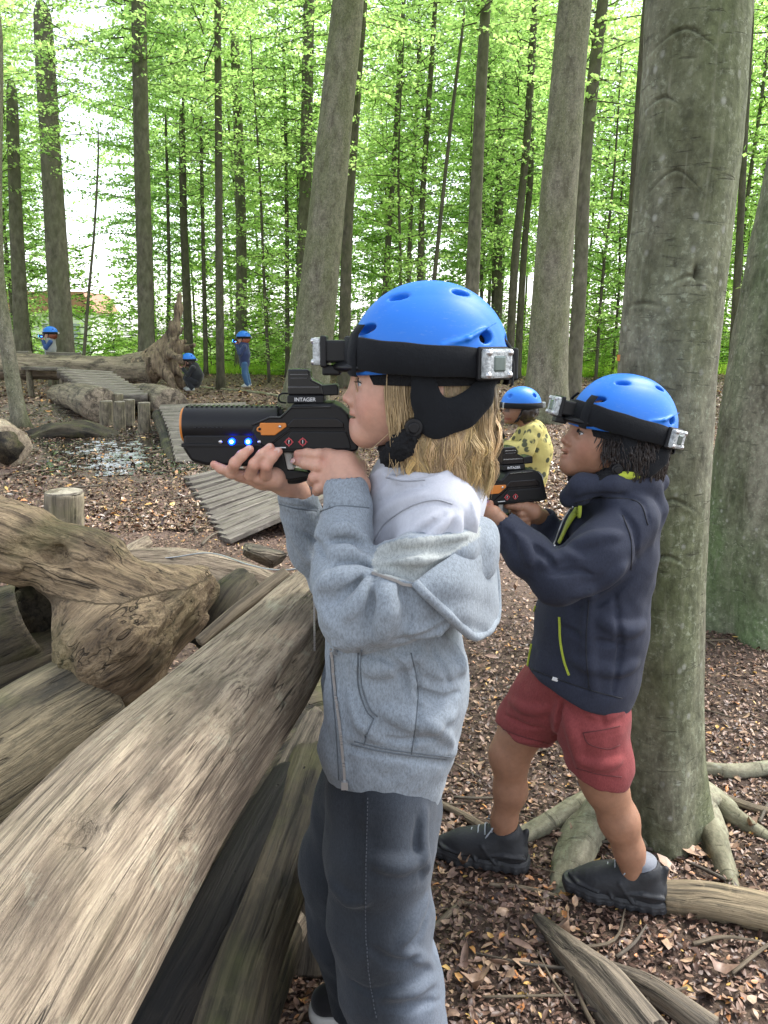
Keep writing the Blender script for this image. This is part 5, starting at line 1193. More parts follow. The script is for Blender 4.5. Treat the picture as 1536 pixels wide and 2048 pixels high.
    V, Q = g.mesh('chin_strap', 1); obj('chin_strap', mesh_np('chin_strap', fr(V), Q), M['webbing'], root)
    for s in (1, -1):
        g = Field((0.0, -0.105, -0.168), (0.10, 0.105, -0.07), 0.0028)
        g.chain([(0.024, s * 0.082, -0.098), (0.040, s * 0.072, -0.120), (0.058, s * 0.050, -0.140)], [0.0150, 0.0195, 0.0170], 0.01)
        g.warp(lambda p: 0.0035 * vnoise(p * 190, 4) + 0.002 * vnoise(p * 380, 5)); V, Q = g.mesh('chin_pad', 0); obj('chin_pad', mesh_np('chin_pad', fr(V), Q), M['pad'], root)
    for s in (-1, 1):
        b = MB(); V, F, _ = sweep(np.array([[0.021, s * 0.080, -0.087], [0.021, s * 0.095, -0.087]]), [0.0145, 0.0135], 24); b.add(fr(V), F); V, F, _ = sweep(np.array([[0.021, s * 0.095, -0.087], [0.021, s * 0.098, -0.087]]), [0.009, 0.008], 20); b.add(fr(V), F)
        b.build('buckle', M['black'], root, False, 0.001)
    return root
def MBX(c, size):
    h = np.asarray(size, float) / 2; v = np.array([[x, y, z] for x in (-1, 1) for y in (-1, 1) for z in (-1, 1)]) * h + np.asarray(c, float)
    return v, [[0, 1, 3, 2], [4, 6, 7, 5], [0, 4, 5, 1], [2, 3, 7, 6], [0, 2, 6, 4], [1, 5, 7, 3]]
M['chip'] = m_plain('sensor_chip', (0.10, 0.13, 0.12), 0.25, 0.6, 0.3, 0.3, 120)

# ------------------------------------------------------------------ laser-tag gun, local plan: x to the rear, z up in metres, y towards the camera negative; drawn on the photo's side view
def tagger(label, T, detail=True):
    """T maps side-view points (px, py of the foreground gun, depth offset) to the world."""
    root = thing('laser_tag_gun', label, 'laser tag gun', T(545, 870, 0))
    def pr(poly, d0, d1, name, mat, par=root, bev=0.0025, inset=0.0, rest=None):
        n = len(poly); a = np.array([T(x, y, d0) for x, y in poly]); b = np.array([T(x, y, d1) for x, y in poly]); m = MB()
        F = [[i, (i + 1) % n, n + (i + 1) % n, n + i] for i in range(n)] + [list(range(n))[::-1], [n + i for i in range(n)]]
        return m.add(np.concatenate([a, b]), F).build(name, mat, par, False, bev)
    hw = 0.034
    # barrel: a round tube with a flat-sided shroud beneath
    ax = [T(372, 850, 0), T(560, 850, 0)]; V, F, _ = sweep(catmull(ax, 6), 0.0325, 40); MB().add(V, F).build('barrel', M['black'], root, True, 0.002).data
    V, F, _ = sweep(np.array([T(366.5, 850, 0), T(371, 850, 0), T(380, 850, 0)]), [0.028, 0.0305, 0.0305], 40); MB().add(V, F).build('muzzle_ring', M['orange'], root, True, 0.0015)
    V, F, _ = sweep(np.array([T(366.2, 850, 0), T(370, 850, 0)]), [0.021, 0.021], 32); MB().add(V, F).build('lens', M['black_gloss'], root)
    pr([(374, 862), (374, 893), (390, 918), (420, 926), (545, 929), (566, 900), (566, 862)], -0.030, 0.030, 'fore_grip', M['black'], bev=0.006)
    pr([(372, 882), (372, 889), (540, 889), (540, 882)], -0.0325, 0.0325, 'grip_ridge', M['black'], bev=0.0012)
    pr([(520, 838), (545, 829), (566, 829), (588, 806), (668, 803), (684, 810), (698, 824), (706, 845), (712, 866), (719, 888), (716, 896), (694, 900), (548, 900), (520, 880), (508, 858)], -hw, hw, 'receiver', M['black'], bev=0.004)
    pr([(588, 858), (694, 858), (700, 872), (704, 892), (560, 893)], -hw - 0.0022, hw + 0.0022, 'side_panel', M['black'], bev=0.0015)
    pr([(592, 832), (676, 832), (690, 842), (690, 851), (584, 851), (576, 848)], -hw - 0.0015, hw + 0.0015, 'side_panel', M['black_gloss'], bev=0.0015)
    m = MB(); z = [-hw - 0.0012, hw + 0.0012]
    for d in z:
        m.tube([T(540, 888, d), T(587, 853, d), T(691, 853, d)], 0.0016, 6); m.tube([T(510, 846, d * .97), T(545, 831, d), T(566, 831, d), T(588, 811, d), T(664, 810, d)], 0.0017, 6)
        for i in range(16): m.tube([T(606 + i * 5.6, 884, d), T(603 + i * 5.6, 874, d)], 0.0008, 4)
        for i in range(7): m.tube([T(398 + i * 8.5, 850.5, d * 0.955), T(402 + i * 8.5, 850.5, d * 0.955)], 0.0008, 4)
    m.build('ridges', M['black_gloss'], root)
    # accessory rail with open slots and teeth
    pr([(372, 812.5), (372, 818), (562, 818), (562, 812.5)], -0.010, 0.010, 'rail', M['black'], bev=0.0008)
    m = MB()
    for a, b in ((372, 397), (427, 437), (467, 477), (506, 517), (546, 566)):
        v = np.array([T(x, y, d) for d in (-0.009, 0.009) for x, y in ((a, 817), (b, 817), (b, 828), (a, 828))]); m.add(v, [[0, 1, 2, 3], [4, 7, 6, 5], [0, 4, 5, 1], [2, 6, 7, 3], [0, 3, 7, 4], [1, 5, 6, 2]])
    m.build('rail_supports', M['black'], root)
    for i in range(19):
        x = 374 + i * 9.9; v = np.array([T(xx, y, d) for d in (-0.0105, 0.0105) for xx, y in ((x, 813), (x + 5.4, 813), (x + 4.6, 810.4), (x + 0.8, 810.4))]); MB().add(v, [[0, 1, 2, 3], [4, 7, 6, 5], [0, 4, 5, 1], [2, 6, 7, 3], [0, 3, 7, 4], [1, 5, 6, 2]]).build('rail_tooth', M['black_gloss'], root)
    for d in (-1, 1):
        pr([(520, 855), (521, 850), (526, 847), (527, 841), (577, 841), (578.5, 848), (556, 865), (529, 865), (528, 859), (522, 858)], d * (hw - 0.001), d * (hw + 0.0045), 'latch', M['orange'], bev=0.0012)
        for x, y, r in ((526.5, 852.5, 3.0), (566, 848, 3.0)):
            a = T(x, y, d * (hw + 0.003)); b = T(x, y, d * (hw + 0.0056)); V, F, _ = sweep(np.array([a, b]), r * 0.0008, 14); MB().add(V, F).build('screw', M['steel'] if x > 540 else M['black'], root, True)
        for x in (449, 525):
            a = T(x, 878.5, d * 0.028); b = T(x, 878.5, d * 0.0350); V, F, _ = sweep(np.array([a, b]), 0.0030, 14); MB().add(V, F).build('screw', M['steel'], root, True)
        for x in (471, 503):
            a = T(x, 878, d * 0.028); b = T(x, 878, d * 0.0352); V, F, _ = sweep(np.array([a, b]), 0.0054, 18); L = MB().add(V, F).build('led', M['led'], root, True)
            V, F = ellipsoid(T(x, 878, d * 0.0352), 0.0030, 14, 8); MB().add(V, F).build('led_core', M['led_core'], L, True)
        for k, x in enumerate((583, 610)):
            c = T(x, 878, d * (hw + 0.0028)); m = MB(); th = np.linspace(0, 2 * np.pi, 25); m.tube([c + (T(x + 1, 878, 0) - T(x, 878, 0)) * 6.1 * math.cos(t) + (T(x, 877, 0) - T(x, 878, 0)) * 6.1 * math.sin(t) for t in th], 0.0010, 5, False)
            for q in range(4):
                t = q * math.pi / 2; m.tube([c + (T(x + 1, 878, 0) - T(x, 878, 0)) * r * math.cos(t) + (T(x, 877, 0) - T(x, 878, 0)) * r * math.sin(t) for r in (5.0, 9.0)], 0.0009, 5)
            em = m.build('target_emblem', M['red'], root)
            if detail and d < 0: letter('?' if k == 0 else '1', T(x, 878, -(hw + 0.0032)), T, 10.0, em)
        v = np.array([T(x, y, d * (hw + 0.0026)) for x, y in ((554, 888), (577, 888), (577, 890), (554, 890))]); MB().add(v, [[0, 1, 2, 3]]).build('print_line', M['white'], root)
    # trigger guard, trigger, pistol grip, stock heel
    m = MB(); m.tube(catmull([T(556, 925, 0), T(551, 945, 0), T(562, 954, 0), T(590, 957, 0), T(622, 948, 0)], 24), 0.0095, 12); m.build('trigger_guard', M['black'], root, True)
    pr([(545, 900), (568, 900), (578, 938), (592, 938), (620, 942), (622, 952), (582, 958), (556, 953), (546, 942)], -0.014, 0.014, 'guard_plate', M['black'], bev=0.003)
    pr([(569, 901), (590, 901), (584.5, 918), (592, 936), (577, 937)], -0.0165, 0.0165, 'trigger', M['trigger'], bev=0.003)
    pr([(632, 899), (690, 899), (676, 950), (668, 985), (630, 985), (624, 950)], -0.017, 0.017, 'pistol_grip', M['black'], bev=0.008)
    # sight
    s = pr([(578, 737), (618, 737), (622, 742), (624, 757), (646, 768), (650, 789), (578, 789)], -0.019, 0.019, 'sight', M['black_gloss'], bev=0.003)
    pr([(640, 770), (674, 767), (677.5, 772), (678, 789), (640, 790)], -0.017, 0.017, 'sight_rear', M['black'], s, 0.002)
    m = MB()
    for d in (-0.0195, 0.0195): m.tube([T(583, 748, d), T(618, 748, d)], 0.0009, 5); m.tube([T(579, 773, d), T(640, 773, d)], 0.0012, 5); m.tube([T(584, 755, d), T(616, 755, d)], 0.0007, 5)
    m.build('sight_grooves', M['steel_dark'], s)
    pr([(577, 789), (650, 789), (650, 805), (577, 805)], -0.021, 0.021, 'sight_base', M['black'], s, 0.002)
    if detail: letter('INTAGER', T(612.5, 797.3, -0.0213), T, 10.4, s)
    m = MB(); m.tube(catmull([T(578, 787, 0.0), T(563, 787, -0.004), T(558, 795, -0.006), T(561, 803, -0.004), T(572, 806, 0)], 20), 0.0016, 6); m.build('cable', M['black'], root, True)
    return root
M['steel_dark'] = m_plain('worn_edge', (0.12, 0.12, 0.125), 0.35, 0.5, 0.3)
def letter(text, c, T, size_px, parent):
    cu = bpy.data.curves.new('lettering', 'FONT'); cu.body = text; cu.align_x = 'CENTER'; cu.align_y = 'CENTER'; cu.size = 1.0; cu.extrude = 0.01; cu.offset = 0.018
    t = bpy.data.objects.new('lettering', cu); COL.objects.link(t); bpy.context.view_layer.update()
    me = bpy.data.meshes.new_from_object(t); bpy.data.objects.remove(t)
    ex = (T(613, 797, 0) - T(612, 797, 0)) * size_px; ez = (T(612, 796, 0) - T(612, 797, 0)) * size_px
    co = np.empty(len(me.vertices) * 3); me.vertices.foreach_get('co', co); co = co.reshape(-1, 3)
    V = np.asarray(c) + co[:, :1] * ex * 0.98 + co[:, 1:2] * ez + co[:, 2:3] * np.array([0, -0.02, 0])
    me.vertices.foreach_set('co', V.astype(np.float32).ravel()); me.update(); obj('lettering', me, M['white'], parent, False)
# ------------------------------------------------------------------ the girl
GY = 1.28
def q(px, py, dy=0.0): return P(px, py, GY + dy)
def make_hood(root):
    rows = [[(832, 1166, -.222), (875, 1130, -.205), (918, 1098, -.172), (962, 1060, -.105), (968, 1052, -.03)],
            [(846, 1182, -.228), (892, 1152, -.213), (938, 1124, -.175), (974, 1096, -.10), (982, 1085, -.02)],
            [(872, 1206, -.226), (914, 1184, -.206), (952, 1174, -.165), (982, 1158, -.095), (990, 1150, -.02)],
            [(906, 1240, -.205), (934, 1230, -.186), (960, 1222, -.150), (985, 1212, -.09), (993, 1205, -.03)],
            [(940, 1270, -.165), (955, 1274, -.148), (968, 1268, -.122), (984, 1252, -.085), (990, 1240, -.05)]]
    R = np.array([catmull(np.array([q(*p) for p in r]), 44) for r in rows]); S = np.stack([catmull(R[:, j], 44) for j in range(44)], 1)
    u, v = np.meshgrid(np.linspace(0, 1, 44), np.linspace(0, 1, 44), indexing='ij')
    out = np.array([0.35, -0.92, 0.1]); S = S + out * (0.003 * np.sin(v * 7 + u * 3) * (1 - u * .4) + 0.003 * vnoise(np.stack([u * 4, v * 4, u * 0], -1), 3) + 0.0015 * np.sin((u * 1.2 - v) * 13))[..., None]
    n = 44; i, j = np.meshgrid(np.arange(n - 1), np.arange(n - 1), indexing='ij'); F = np.stack([i * n + j, i * n + j + 1, (i + 1) * n + j + 1, (i + 1) * n + j], -1).reshape(-1, 4).tolist()
    m = MB().add(S.reshape(-1, 3), F); m2 = MB(); rim = np.concatenate([S[:, 0], S[-1, 1:], S[::-1, -1][1:]]); m2.tube(catmull(rim[::5], 80), 0.0075, 10)
    for b, sol, nm in ((m, True, 'hood'), (m2, False, 'hood_rim')):
        o = b.build(nm, M['hoodie'], root, True); me = o.data; a = me.attributes.new('col', 'FLOAT_COLOR', 'POINT'); c = np.ones((len(me.vertices), 4), np.float32); c[:, :3] = (0.248, 0.28, 0.312); a.data.foreach_set('color', c.ravel())
        if sol: md = o.modifiers.new('thickness', 'SOLIDIFY'); md.thickness = 0.007; md.offset = 0
    seam = MB(); seam.tube(S[4:, 5], 0.0012, 5); seam.build('hood_seam', M['stitch_grey'], root, True)
M['stitch_grey'] = m_plain('grey_thread', (0.10, 0.115, 0.13), 0.9); M['stitch_white'] = m_plain('white_thread', (0.30, 0.31, 0.34), 0.9)
def seam(f, pxs, root, mat=None, r=0.0013, dbl=False):
    for o in ((0, 0), (7, 5)) if dbl else ((0, 0),):
        t = f.trace([(x + o[0], y - o[1]) for x, y in pxs], 40, 0.0002)
        if len(t) > 4: MB().tube(t, r, 6).build('seam', mat or M['stitch_grey'], root, True)
def girl():
    root = thing('person', 'blonde child in grey zip hoodie and dark jeans aiming over the log pile', 'person', (q(770, 1900)[0], GY, 0.0))
    fr = Frame(q(850, 735, -0.030), (-1, 0, 0), 0.0, 0.0, 0.98)
    kf = 0.99
    hf = head_sdf(neck_to=(-0.035, 0, -0.20)); V, Q = hf.mesh('head', 2); parts = [(fr(V), Q, head_colors(V, SKIN))]
    # far hand: palm under the barrel, fingers up its near side
    GC = 1.30; near = GC - 0.036
    lo = P(400, 1030, 1.40) - [0.03, 0.0, 0.02]; lo[1] = 1.20; hi = P(640, 870, 1.30) + [0.03, 0, 0.03]; hi[1] = 1.42
    f = Field(lo, hi, 0.0017); s = 0.83e-3
    f.chain([P(478, 950, 1.285), P(525, 958, 1.300), P(565, 966, 1.330)], [0.0115, 0.0165, 0.0190], 0.012)
    f.chain([P(515, 955, 1.275), P(550, 955, 1.290), P(592, 975, 1.345)], [0.011, 0.016, 0.0205], 0.012); f.chain([P(565, 965, 1.33), P(596, 990, 1.35), P(612, 1030, 1.36)], [0.019, 0.0205, 0.021], 0.01)
    F3 = {'a': [(463, 944, 1.270), (470, 926, 1.250), (484, 911, 1.2495), (499, 899, 1.2535)], 'b': [(500, 949, 1.268), (509, 928, 1.248), (524, 910, 1.2475), (540, 895, 1.2525)], 'c': [(531, 950, 1.268), (533, 931, 1.246), (544, 915, 1.246), (557, 903, 1.251)]}
    for k, r in (('a', .0092), ('b', .0094), ('c', .0088)):
        f.chain([P(*p) for p in F3[k]], [r * 1.12, r * 1.02, r * .95, r * .80], 0.004)
    f.chain([P(482, 950, 1.280), P(462, 946, 1.268), P(443, 938, 1.262), P(428, 929, 1.262)], [0.0095, 0.0082, 0.0076, 0.0066], 0.005)
    f.chain([P(530, 958, 1.31), P(500, 935, 1.335), P(495, 915, 1.347)], [0.012, 0.011, 0.009], 0.006)
    for a in ((482, 930), (512, 946), (540, 948)): f.fold([(a[0] - 6, a[1] - 3), (a[0] + 3, a[1] + 2)], 0.0012, 0.003, 'sub')
    V, Q = f.mesh('hand', 1); tips = [(P(*F3[k][-1]), 0.012) for k in F3] + [(P(*F3[k][1]), 0.011) for k in F3] + [(P(428, 929, 1.262), .012)]
    parts.append((V, Q, finger_colors(V, SKIN, tips)))
    n_ = [((P(*F3[k][-1]) + (P(*F3[k][-1]) - P(*F3[k][-2])) * 0.1 + np.array([-0.003, -0.0062, 0.001])), P(*F3[k][-1]) - P(*F3[k][-2]), (-0.3, -1, 0.2), 0.0062) for k in F3]
    # near hand on the pistol grip
    lo = P(570, 1010, 1.20); hi = P(750, 880, 1.33); lo[1] = 1.185; hi[1] = 1.335; f = Field(lo - 0.015, hi + 0.015, 0.0017)
    f.chain([P(652, 912, 1.262), P(690, 930, 1.248), P(715, 972, 1.228)], [0.0135, 0.0215, 0.022], 0.012); f.chain([P(648, 938, 1.255), P(680, 955, 1.240), P(705, 985, 1.222)], [0.0135, 0.018, 0.0205], 0.014)
    f.chain([P(640, 956, 1.255), P(668, 972, 1.238), P(700, 990, 1.222)], [0.012, 0.014, 0.018], 0.012); f.chain([P(702, 975, 1.225), P(700, 1020, 1.212), P(698, 1050, 1.20)], [0.021, 0.0205, 0.0205], 0.01)
    f.chain([P(660, 911, 1.258), P(638, 910, 1.252), P(615, 908, 1.256), P(596, 908, 1.266)], [0.0105, 0.0098, 0.0088, 0.0076], 0.005)
    f.chain([P(655, 936, 1.252), P(634, 932, 1.246), P(610, 927, 1.252), P(592, 922, 1.268)], [0.0105, 0.0098, 0.0088, 0.0072], 0.004)
    f.chain([P(650, 952, 1.250), P(629, 955, 1.246), P(625, 962, 1.270), P(636, 962, 1.292)], [0.0105, 0.0098, 0.0086, 0.008], 0.004)
    f.chain([P(655, 968, 1.246), P(638, 977, 1.244), P(634, 982, 1.266), P(644, 980, 1.288)], [0.0098, 0.0088, 0.008, 0.0074], 0.004)
    f.chain([P(712, 960, 1.235), P(716, 935, 1.262), P(704, 915, 1.292), P(694, 906, 1.318)], [0.0165, 0.0135, 0.011, 0.009], 0.008)
    for a in ((634, 911), (632, 932)): f.fold([(a[0], a[1] - 7), (a[0] + 1, a[1] + 6)], 0.0009, 0.003, 'sub')
    V, Q = f.mesh('hand', 1); parts.append((V, Q, finger_colors(V, SKIN, [(P(596, 908, 1.266), .011), (P(592, 922, 1.268), .011), (P(629, 955, 1.246), .010), (P(652, 925, 1.25), .012)])))
    n_.append((P(588, 921, 1.262) + [-.002, -.003, 0], P(592, 922, 1.268) - P(610, 927, 1.252), (0, -1, 0.3), 0.0056))
    # trunk, arms and legs beneath the clothes
    f = Field((-0.26, 1.00, 0.02), (0.2, 1.52, 1.30), 0.0075)
    f.chain([q(858, 905), q(845, 1000), q(790, 1250), q(775, 1480), q(760, 1580)], [0.048, 0.062, 0.066, 0.072, 0.078], 0.04)
    for sgn, sh, el, wr in ((-1, (858, 1055, -.10), (700, 1235, -.17), (700, 1040, -.08)), (1, (850, 1040, .11), (690, 1180, .12), (610, 1028, .08))):
        f.chain([q(*sh), q(*el), q(*wr)], [0.03, 0.028, 0.022], 0.02)
    for s_, kx, ax in ((-1, (765, 1800), (805, 2080)), (1, (690, 1800), (735, 2040))):
        f.chain([q(775, 1590, s_ * .075), q(kx[0], kx[1], s_ * .08), q(ax[0], ax[1], s_ * .08)], [0.05, 0.036, 0.028], 0.03)
    V, Q = f.mesh('trunk', 1); parts.append((V, Q, flatcol(V, SKIN)))
    bodymesh(parts, root); nails(n_, root); eyes(fr, root, (0.10, 0.16, 0.22))

    # white T-shirt: shoulder, chest strip, neckline
    f = Field((-0.24, 1.03, 0.72), (0.22, 1.53, 1.32), 0.0042)
    f.chain([q(840, 985), q(808, 1130), q(768, 1330)], [0.090, 0.098, 0.098], 0.04, flat=((0, 1, 0), 1.12))
    f.chain([q(850, 990, 0.0), q(878, 1032, -.108), q(845, 1110, -.150)], [0.058, 0.051, 0.034], 0.05); f.chain([q(860, 985, 0.0), q(866, 1020, .095), q(810, 1100, .125)], [0.055, 0.048, 0.044], 0.05)
    f.cone(q(865, 940), q(862, 980), 0.062, 0.09, 0.04); f.chain([q(872, 966, 0), q(892, 1015, -.02), q(895, 1090, -.03)], [0.036, 0.032, 0.03], 0.04)
    f.cone(q(842, 850), q(845, 955), 0.052, 0.053, 0.0, 'sub')
    for l, r, op in (([(742, 1095), (770, 1050), (820, 1018), (870, 1006), (905, 1012)], .004, 'sub'),
                     ([(790, 1085), (840, 1050), (880, 1030)], .005, 'add'), ([(845, 1090), (880, 1055), (903, 1030)], .006, 'add'), ([(875, 1095), (900, 1060), (912, 1035)], .004, 'sub'), ([(900, 1095), (915, 1065), (920, 1030)], .006, 'add'), ([(925, 1095), (932, 1060), (930, 1020)], .005, 'sub'), ([(940, 1085), (948, 1050), (938, 1000)], .007, 'add'),
                     ([(815, 1085), (862, 1052), (892, 1028)], .0035, 'sub'), ([(760, 985), (800, 960), (840, 950)], .006, 'add'), ([(748, 1010), (795, 985), (850, 970)], .005, 'sub'), ([(745, 1040), (785, 1010), (850, 988)], .006, 'add'), ([(925, 960), (935, 990), (945, 1040)], .005, 'sub'), ([(735, 960), (770, 940), (800, 935)], .006, 'add')):
        f.fold(l, r * 0.6, 0.010, op)
    f.fold([(768, 950), (805, 962), (850, 963), (900, 945)], 0.005, 0.004, 'add', taper=False)
    ts = f
    f.build('t_shirt', M['tee'], root, 1, lambda V: {'col': ('FLOAT_COLOR', flatcol(V, (0.43, 0.44, 0.485)))})

    # grey hoodie, slipped off the near shoulder
    G1 = np.array((0.240, 0.272, 0.305)); FL = np.array((0.345, 0.365, 0.355))
    f = Field((-0.26, 0.98, 0.60), (0.24, 1.56, 1.20), 0.0036)
    f.chain([q(795, 1140), q(778, 1250), q(772, 1360), q(768, 1460), q(768, 1520)], [0.106, 0.108, 0.114, 0.112, 0.107], 0.05, flat=((0, 1, 0), 1.22))
    f.chain([q(840, 1300, 0), q(846, 1360, 0), q(835, 1450, 0)], [0.06, 0.066, 0.06], 0.05, flat=((0, 1, 0), 1.5))
    f.chain([q(775, 1515), q(770, 1578)], [0.109, 0.104], 0.01, flat=((0, 1, 0), 1.22))
    f.half(q(785, 1112), (-0.15, -0.25, 1.0)); 
    b0, b1 = q(640, 1566), q(890, 1592); nn = np.cross(b1 - b0, [0, 1.0, 0]); nn = -nn if nn[2] > 0 else nn; hem_cut = (b0, nn)
    # open front: a slot from collar to hem
    f.box(q(622, 1350, -0.005) + [0, 0, 0], (0.052, 0.060, 0.36), 0.02, 0.012, 'sub', Matrix.Rotation(0.07, 3, 'Y'))
    # near sleeve
    sh, el, wr = q(905, 1130, -.135), q(712, 1238, -.165), q(694, 985, -.065)
    f.chain([q(930, 1110, -.09), q(860, 1165, -.145), q(785, 1205, -.168), q(712, 1235, -.172)], [0.055, 0.060, 0.060, 0.053], 0.03)
    f.chain([q(708, 1235, -.172), q(690, 1160, -.150), q(690, 1085, -.115), q(697, 1020, -.085)], [0.051, 0.0465, 0.042, 0.0375], 0.02)
    f.chain([q(697, 1030, -.086), q(692, 985, -.070)], [0.033, 0.0345], 0.006)
    d = q(692, 985, -.07) - q(697, 1030, -.086); f.cone(q(692, 985, -.07) + d * 0.35, q(688, 955, -.06) + d * .5, 0.029, 0.030, 0.004, 'sub')
    # far sleeve
    f.chain([q(870, 1100, .12), q(760, 1170, .14), q(672, 1160, .125)], [0.06, 0.055, 0.048], 0.03); f.chain([q(672, 1160, .125), q(630, 1095, .11), q(604, 1030, .085)], [0.048, 0.045, 0.039], 0.02); f.chain([q(604, 1032, .085), q(596, 992, .072)], [0.034, 0.036], 0.005)
    d2 = q(596, 992, .072) - q(604, 1032, .085); f.cone(q(596, 992, .072) + d2 * .35, q(592, 972, .068) + d2 * .5, 0.030, 0.031, 0.004, 'sub')
    # pulled-down collar with the fleece showing, and the hood hanging behind
    f.chain([q(748, 1120, -.150), q(830, 1108, -.172), q(905, 1095, -.150), q(962, 1072, -.08)], [0.022, 0.034, 0.036, 0.030], 0.015)
    folds = [([(745, 1128), (790, 1122), (850, 1120), (905, 1108)], .006, .009, 'add'), ([(750, 1112), (800, 1103), (870, 1100), (940, 1078)], .006, .008, 'sub'), ([(748, 1104), (765, 1086), (840, 1076), (920, 1072), (960, 1060)], .007, .008, 'add'), ([(745, 1140), (790, 1150), (835, 1152)], .005, .008, 'sub'),
             ([(740, 1140), (775, 1158), (825, 1168)], .0055, .008, 'add'),
             ([(742, 1136), (700, 1125), (655, 1140)], .007, .010, 'sub'), ([(742, 1120), (705, 1100), (660, 1108)], .009, .012, 'add'), ([(742, 1142), (700, 1148), (648, 1170)], .010, .013, 'add'), ([(745, 1148), (712, 1172), (660, 1205)], .006, .010, 'sub'), ([(738, 1098), (700, 1076), (655, 1082)], .006, .010, 'sub'), ([(738, 1082), (700, 1056), (660, 1062)], .008, .012, 'add'), ([(735, 1062), (700, 1040), (668, 1044)], .005, .008, 'sub'),
             ([(742, 1150), (728, 1190), (690, 1235)], .009, .014, 'add'), ([(752, 1152), (750, 1200), (735, 1260)], .006, .014, 'sub'), ([(765, 1160), (775, 1215), (760, 1285)], .010, .018, 'add'), ([(800, 1170), (820, 1220), (810, 1280)], .006, .016, 'sub'), ([(820, 1270), (870, 1255), (920, 1215)], .010, .016, 'add'), ([(790, 1285), (850, 1275), (900, 1245)], .005, .012, 'sub'), ([(650, 1150), (640, 1190), (655, 1250)], .006, .012, 'add'),
             ([(600, 1060), (630, 1080), (650, 1115)], .006, .012, 'sub'), ([(580, 1050), (600, 1085), (630, 1125)], .007, .012, 'add'),
             ([(720, 1330), (770, 1335), (840, 1310)], .008, .018, 'add'), ([(760, 1310), (800, 1340), (815, 1400)], .006, .014, 'sub'), ([(840, 1320), (890, 1340), (925, 1330)], .008, .016, 'add'), ([(830, 1380), (880, 1400), (920, 1385)], .007, .016, 'sub'), ([(770, 1420), (840, 1445), (905, 1430)], .008, .018, 'add'), ([(720, 1460), (790, 1480), (880, 1475)], .005, .012, 'sub'), ([(850, 1440), (890, 1470), (905, 1490)], .006, .012, 'add'), ([(700, 1390), (720, 1440), (760, 1475)], .006, .014, 'add'), ([(880, 1270), (910, 1300), (930, 1345)], .006, .014, 'add'), ([(860, 1290), (885, 1330), (900, 1370)], .005, .012, 'sub')]
    for l, r, k, op in folds: f.fold(l, r, k, op)
    # seams: hem ribbing, cuff joins, side seam, pocket welt, front band
    for l in ([(700, 1484), (760, 1498), (830, 1508), (898, 1516)], [(825, 1304), (838, 1370), (836, 1430), (826, 1510)], [(717, 1300), (717, 1370), (733, 1420), (746, 1434)], [(746, 1434), (735, 1460), (726, 1490)], [(642, 1020), (680, 1010), (738, 1014)], [(556, 1006), (590, 1015), (634, 1020)], [(705, 1310), (702, 1370), (715, 1430), (730, 1450)]):
        f.fold(l, 0.0036, 0.0035, 'sub', taper=False)
    f.fold([(700, 1484), (760, 1498), (830, 1508), (898, 1516)], 0.0075, 0.012, 'sub', taper=False); f.fold([(700, 1474), (760, 1488), (830, 1498), (898, 1504)], 0.010, 0.016, 'add', -0.005, taper=False)
    f.fold([(668, 1290), (676, 1400), (686, 1500), (690, 1565)], 0.004, 0.006, 'add', taper=False)
    def warp(p):
        hem = sstep(q(700, 1500)[2], q(700, 1512)[2], p[:, 2] - 0.10 * (p[:, 0] + 0.05) * 0)
        rib = 0
        return 0.0035 * fbm(p * [9, 9, 14], 21, 3) + 0.0012 * vnoise(p * 60, 22) + rib
    f.warp(warp); f.half(hem_cut[0], hem_cut[1], 0.006)
    inner = [q(830, 1096, -.19), q(895, 1090, -.17), q(780, 1112, -.18), q(860, 1120, -.19), q(940, 1085, -.12), q(755, 1120, -.16), q(800, 1130, -.19)]
    def col(V):
        c = flatcol(V, G1); dz = V - CAMP; den = dz @ np.array([0, CP, -SP]); ux = dz[:, 0] / den * FPX + 768; uy = 1024 - (dz @ np.array([0, SP, CP])) / den * FPX
        near_ = V[:, 1] < 1.25
        poly = np.array([(742, 1128), (756, 1092), (800, 1078), (860, 1072), (925, 1066), (962, 1052), (960, 1075), (900, 1110), (862, 1142), (838, 1166), (790, 1158), (750, 1146)]); ins = np.zeros(len(V), bool); j = len(poly) - 1
        for i in range(len(poly)):
            a, b = poly[i], poly[j]; hit = ((a[1] > uy) != (b[1] > uy)) & (ux < (b[0] - a[0]) * (uy - a[1]) / (b[1] - a[1] + 1e-9) + a[0]); ins ^= hit; j = i
        c[ins & near_] = FL
        return {'col': ('FLOAT_COLOR', c)}
    f.build('hoodie', M['hoodie'], root, 1, col)
    hood = f
    seam(f, [(702, 1488), (760, 1502), (830, 1512), (894, 1519)], root, dbl=True); seam(f, [(822, 1306), (835, 1370), (833, 1430), (823, 1508)], root); seam(f, [(716, 1305), (716, 1370), (732, 1420), (748, 1438)], root, dbl=True); seam(f, [(748, 1438), (737, 1462), (728, 1490)], root)
    seam(f, [(642, 1022), (680, 1012), (738, 1016)], root); seam(f, [(558, 1008), (590, 1017), (634, 1022)], root); seam(f, [(660, 1310), (666, 1390), (673, 1470), (678, 1560)], root)
    seam(ts, [(748, 1082), (772, 1045), (822, 1012), (870, 1000), (905, 1008)], root, M['stitch_white']); seam(ts, [(772, 955), (808, 962), (850, 960)], root, M['stitch_white'])
    make_hood(root)
    # zips
    z = MB(); t = hood.trace([(664, 1300), (672, 1380), (680, 1450), (687, 1520), (690, 1562)], 60, 0.0022)
    for p in t: z.box(p, (0.0042, 0.0035, 0.0036))
    z.box(t[-1] + [0, -0.004, -0.004], (0.011, 0.006, 0.014)); tag(z.build('zip', M['zip'], root), kind='stuff')
    z = MB(); z2 = hood.trace([(745, 1147), (790, 1162), (824, 1171)], 30, 0.002)
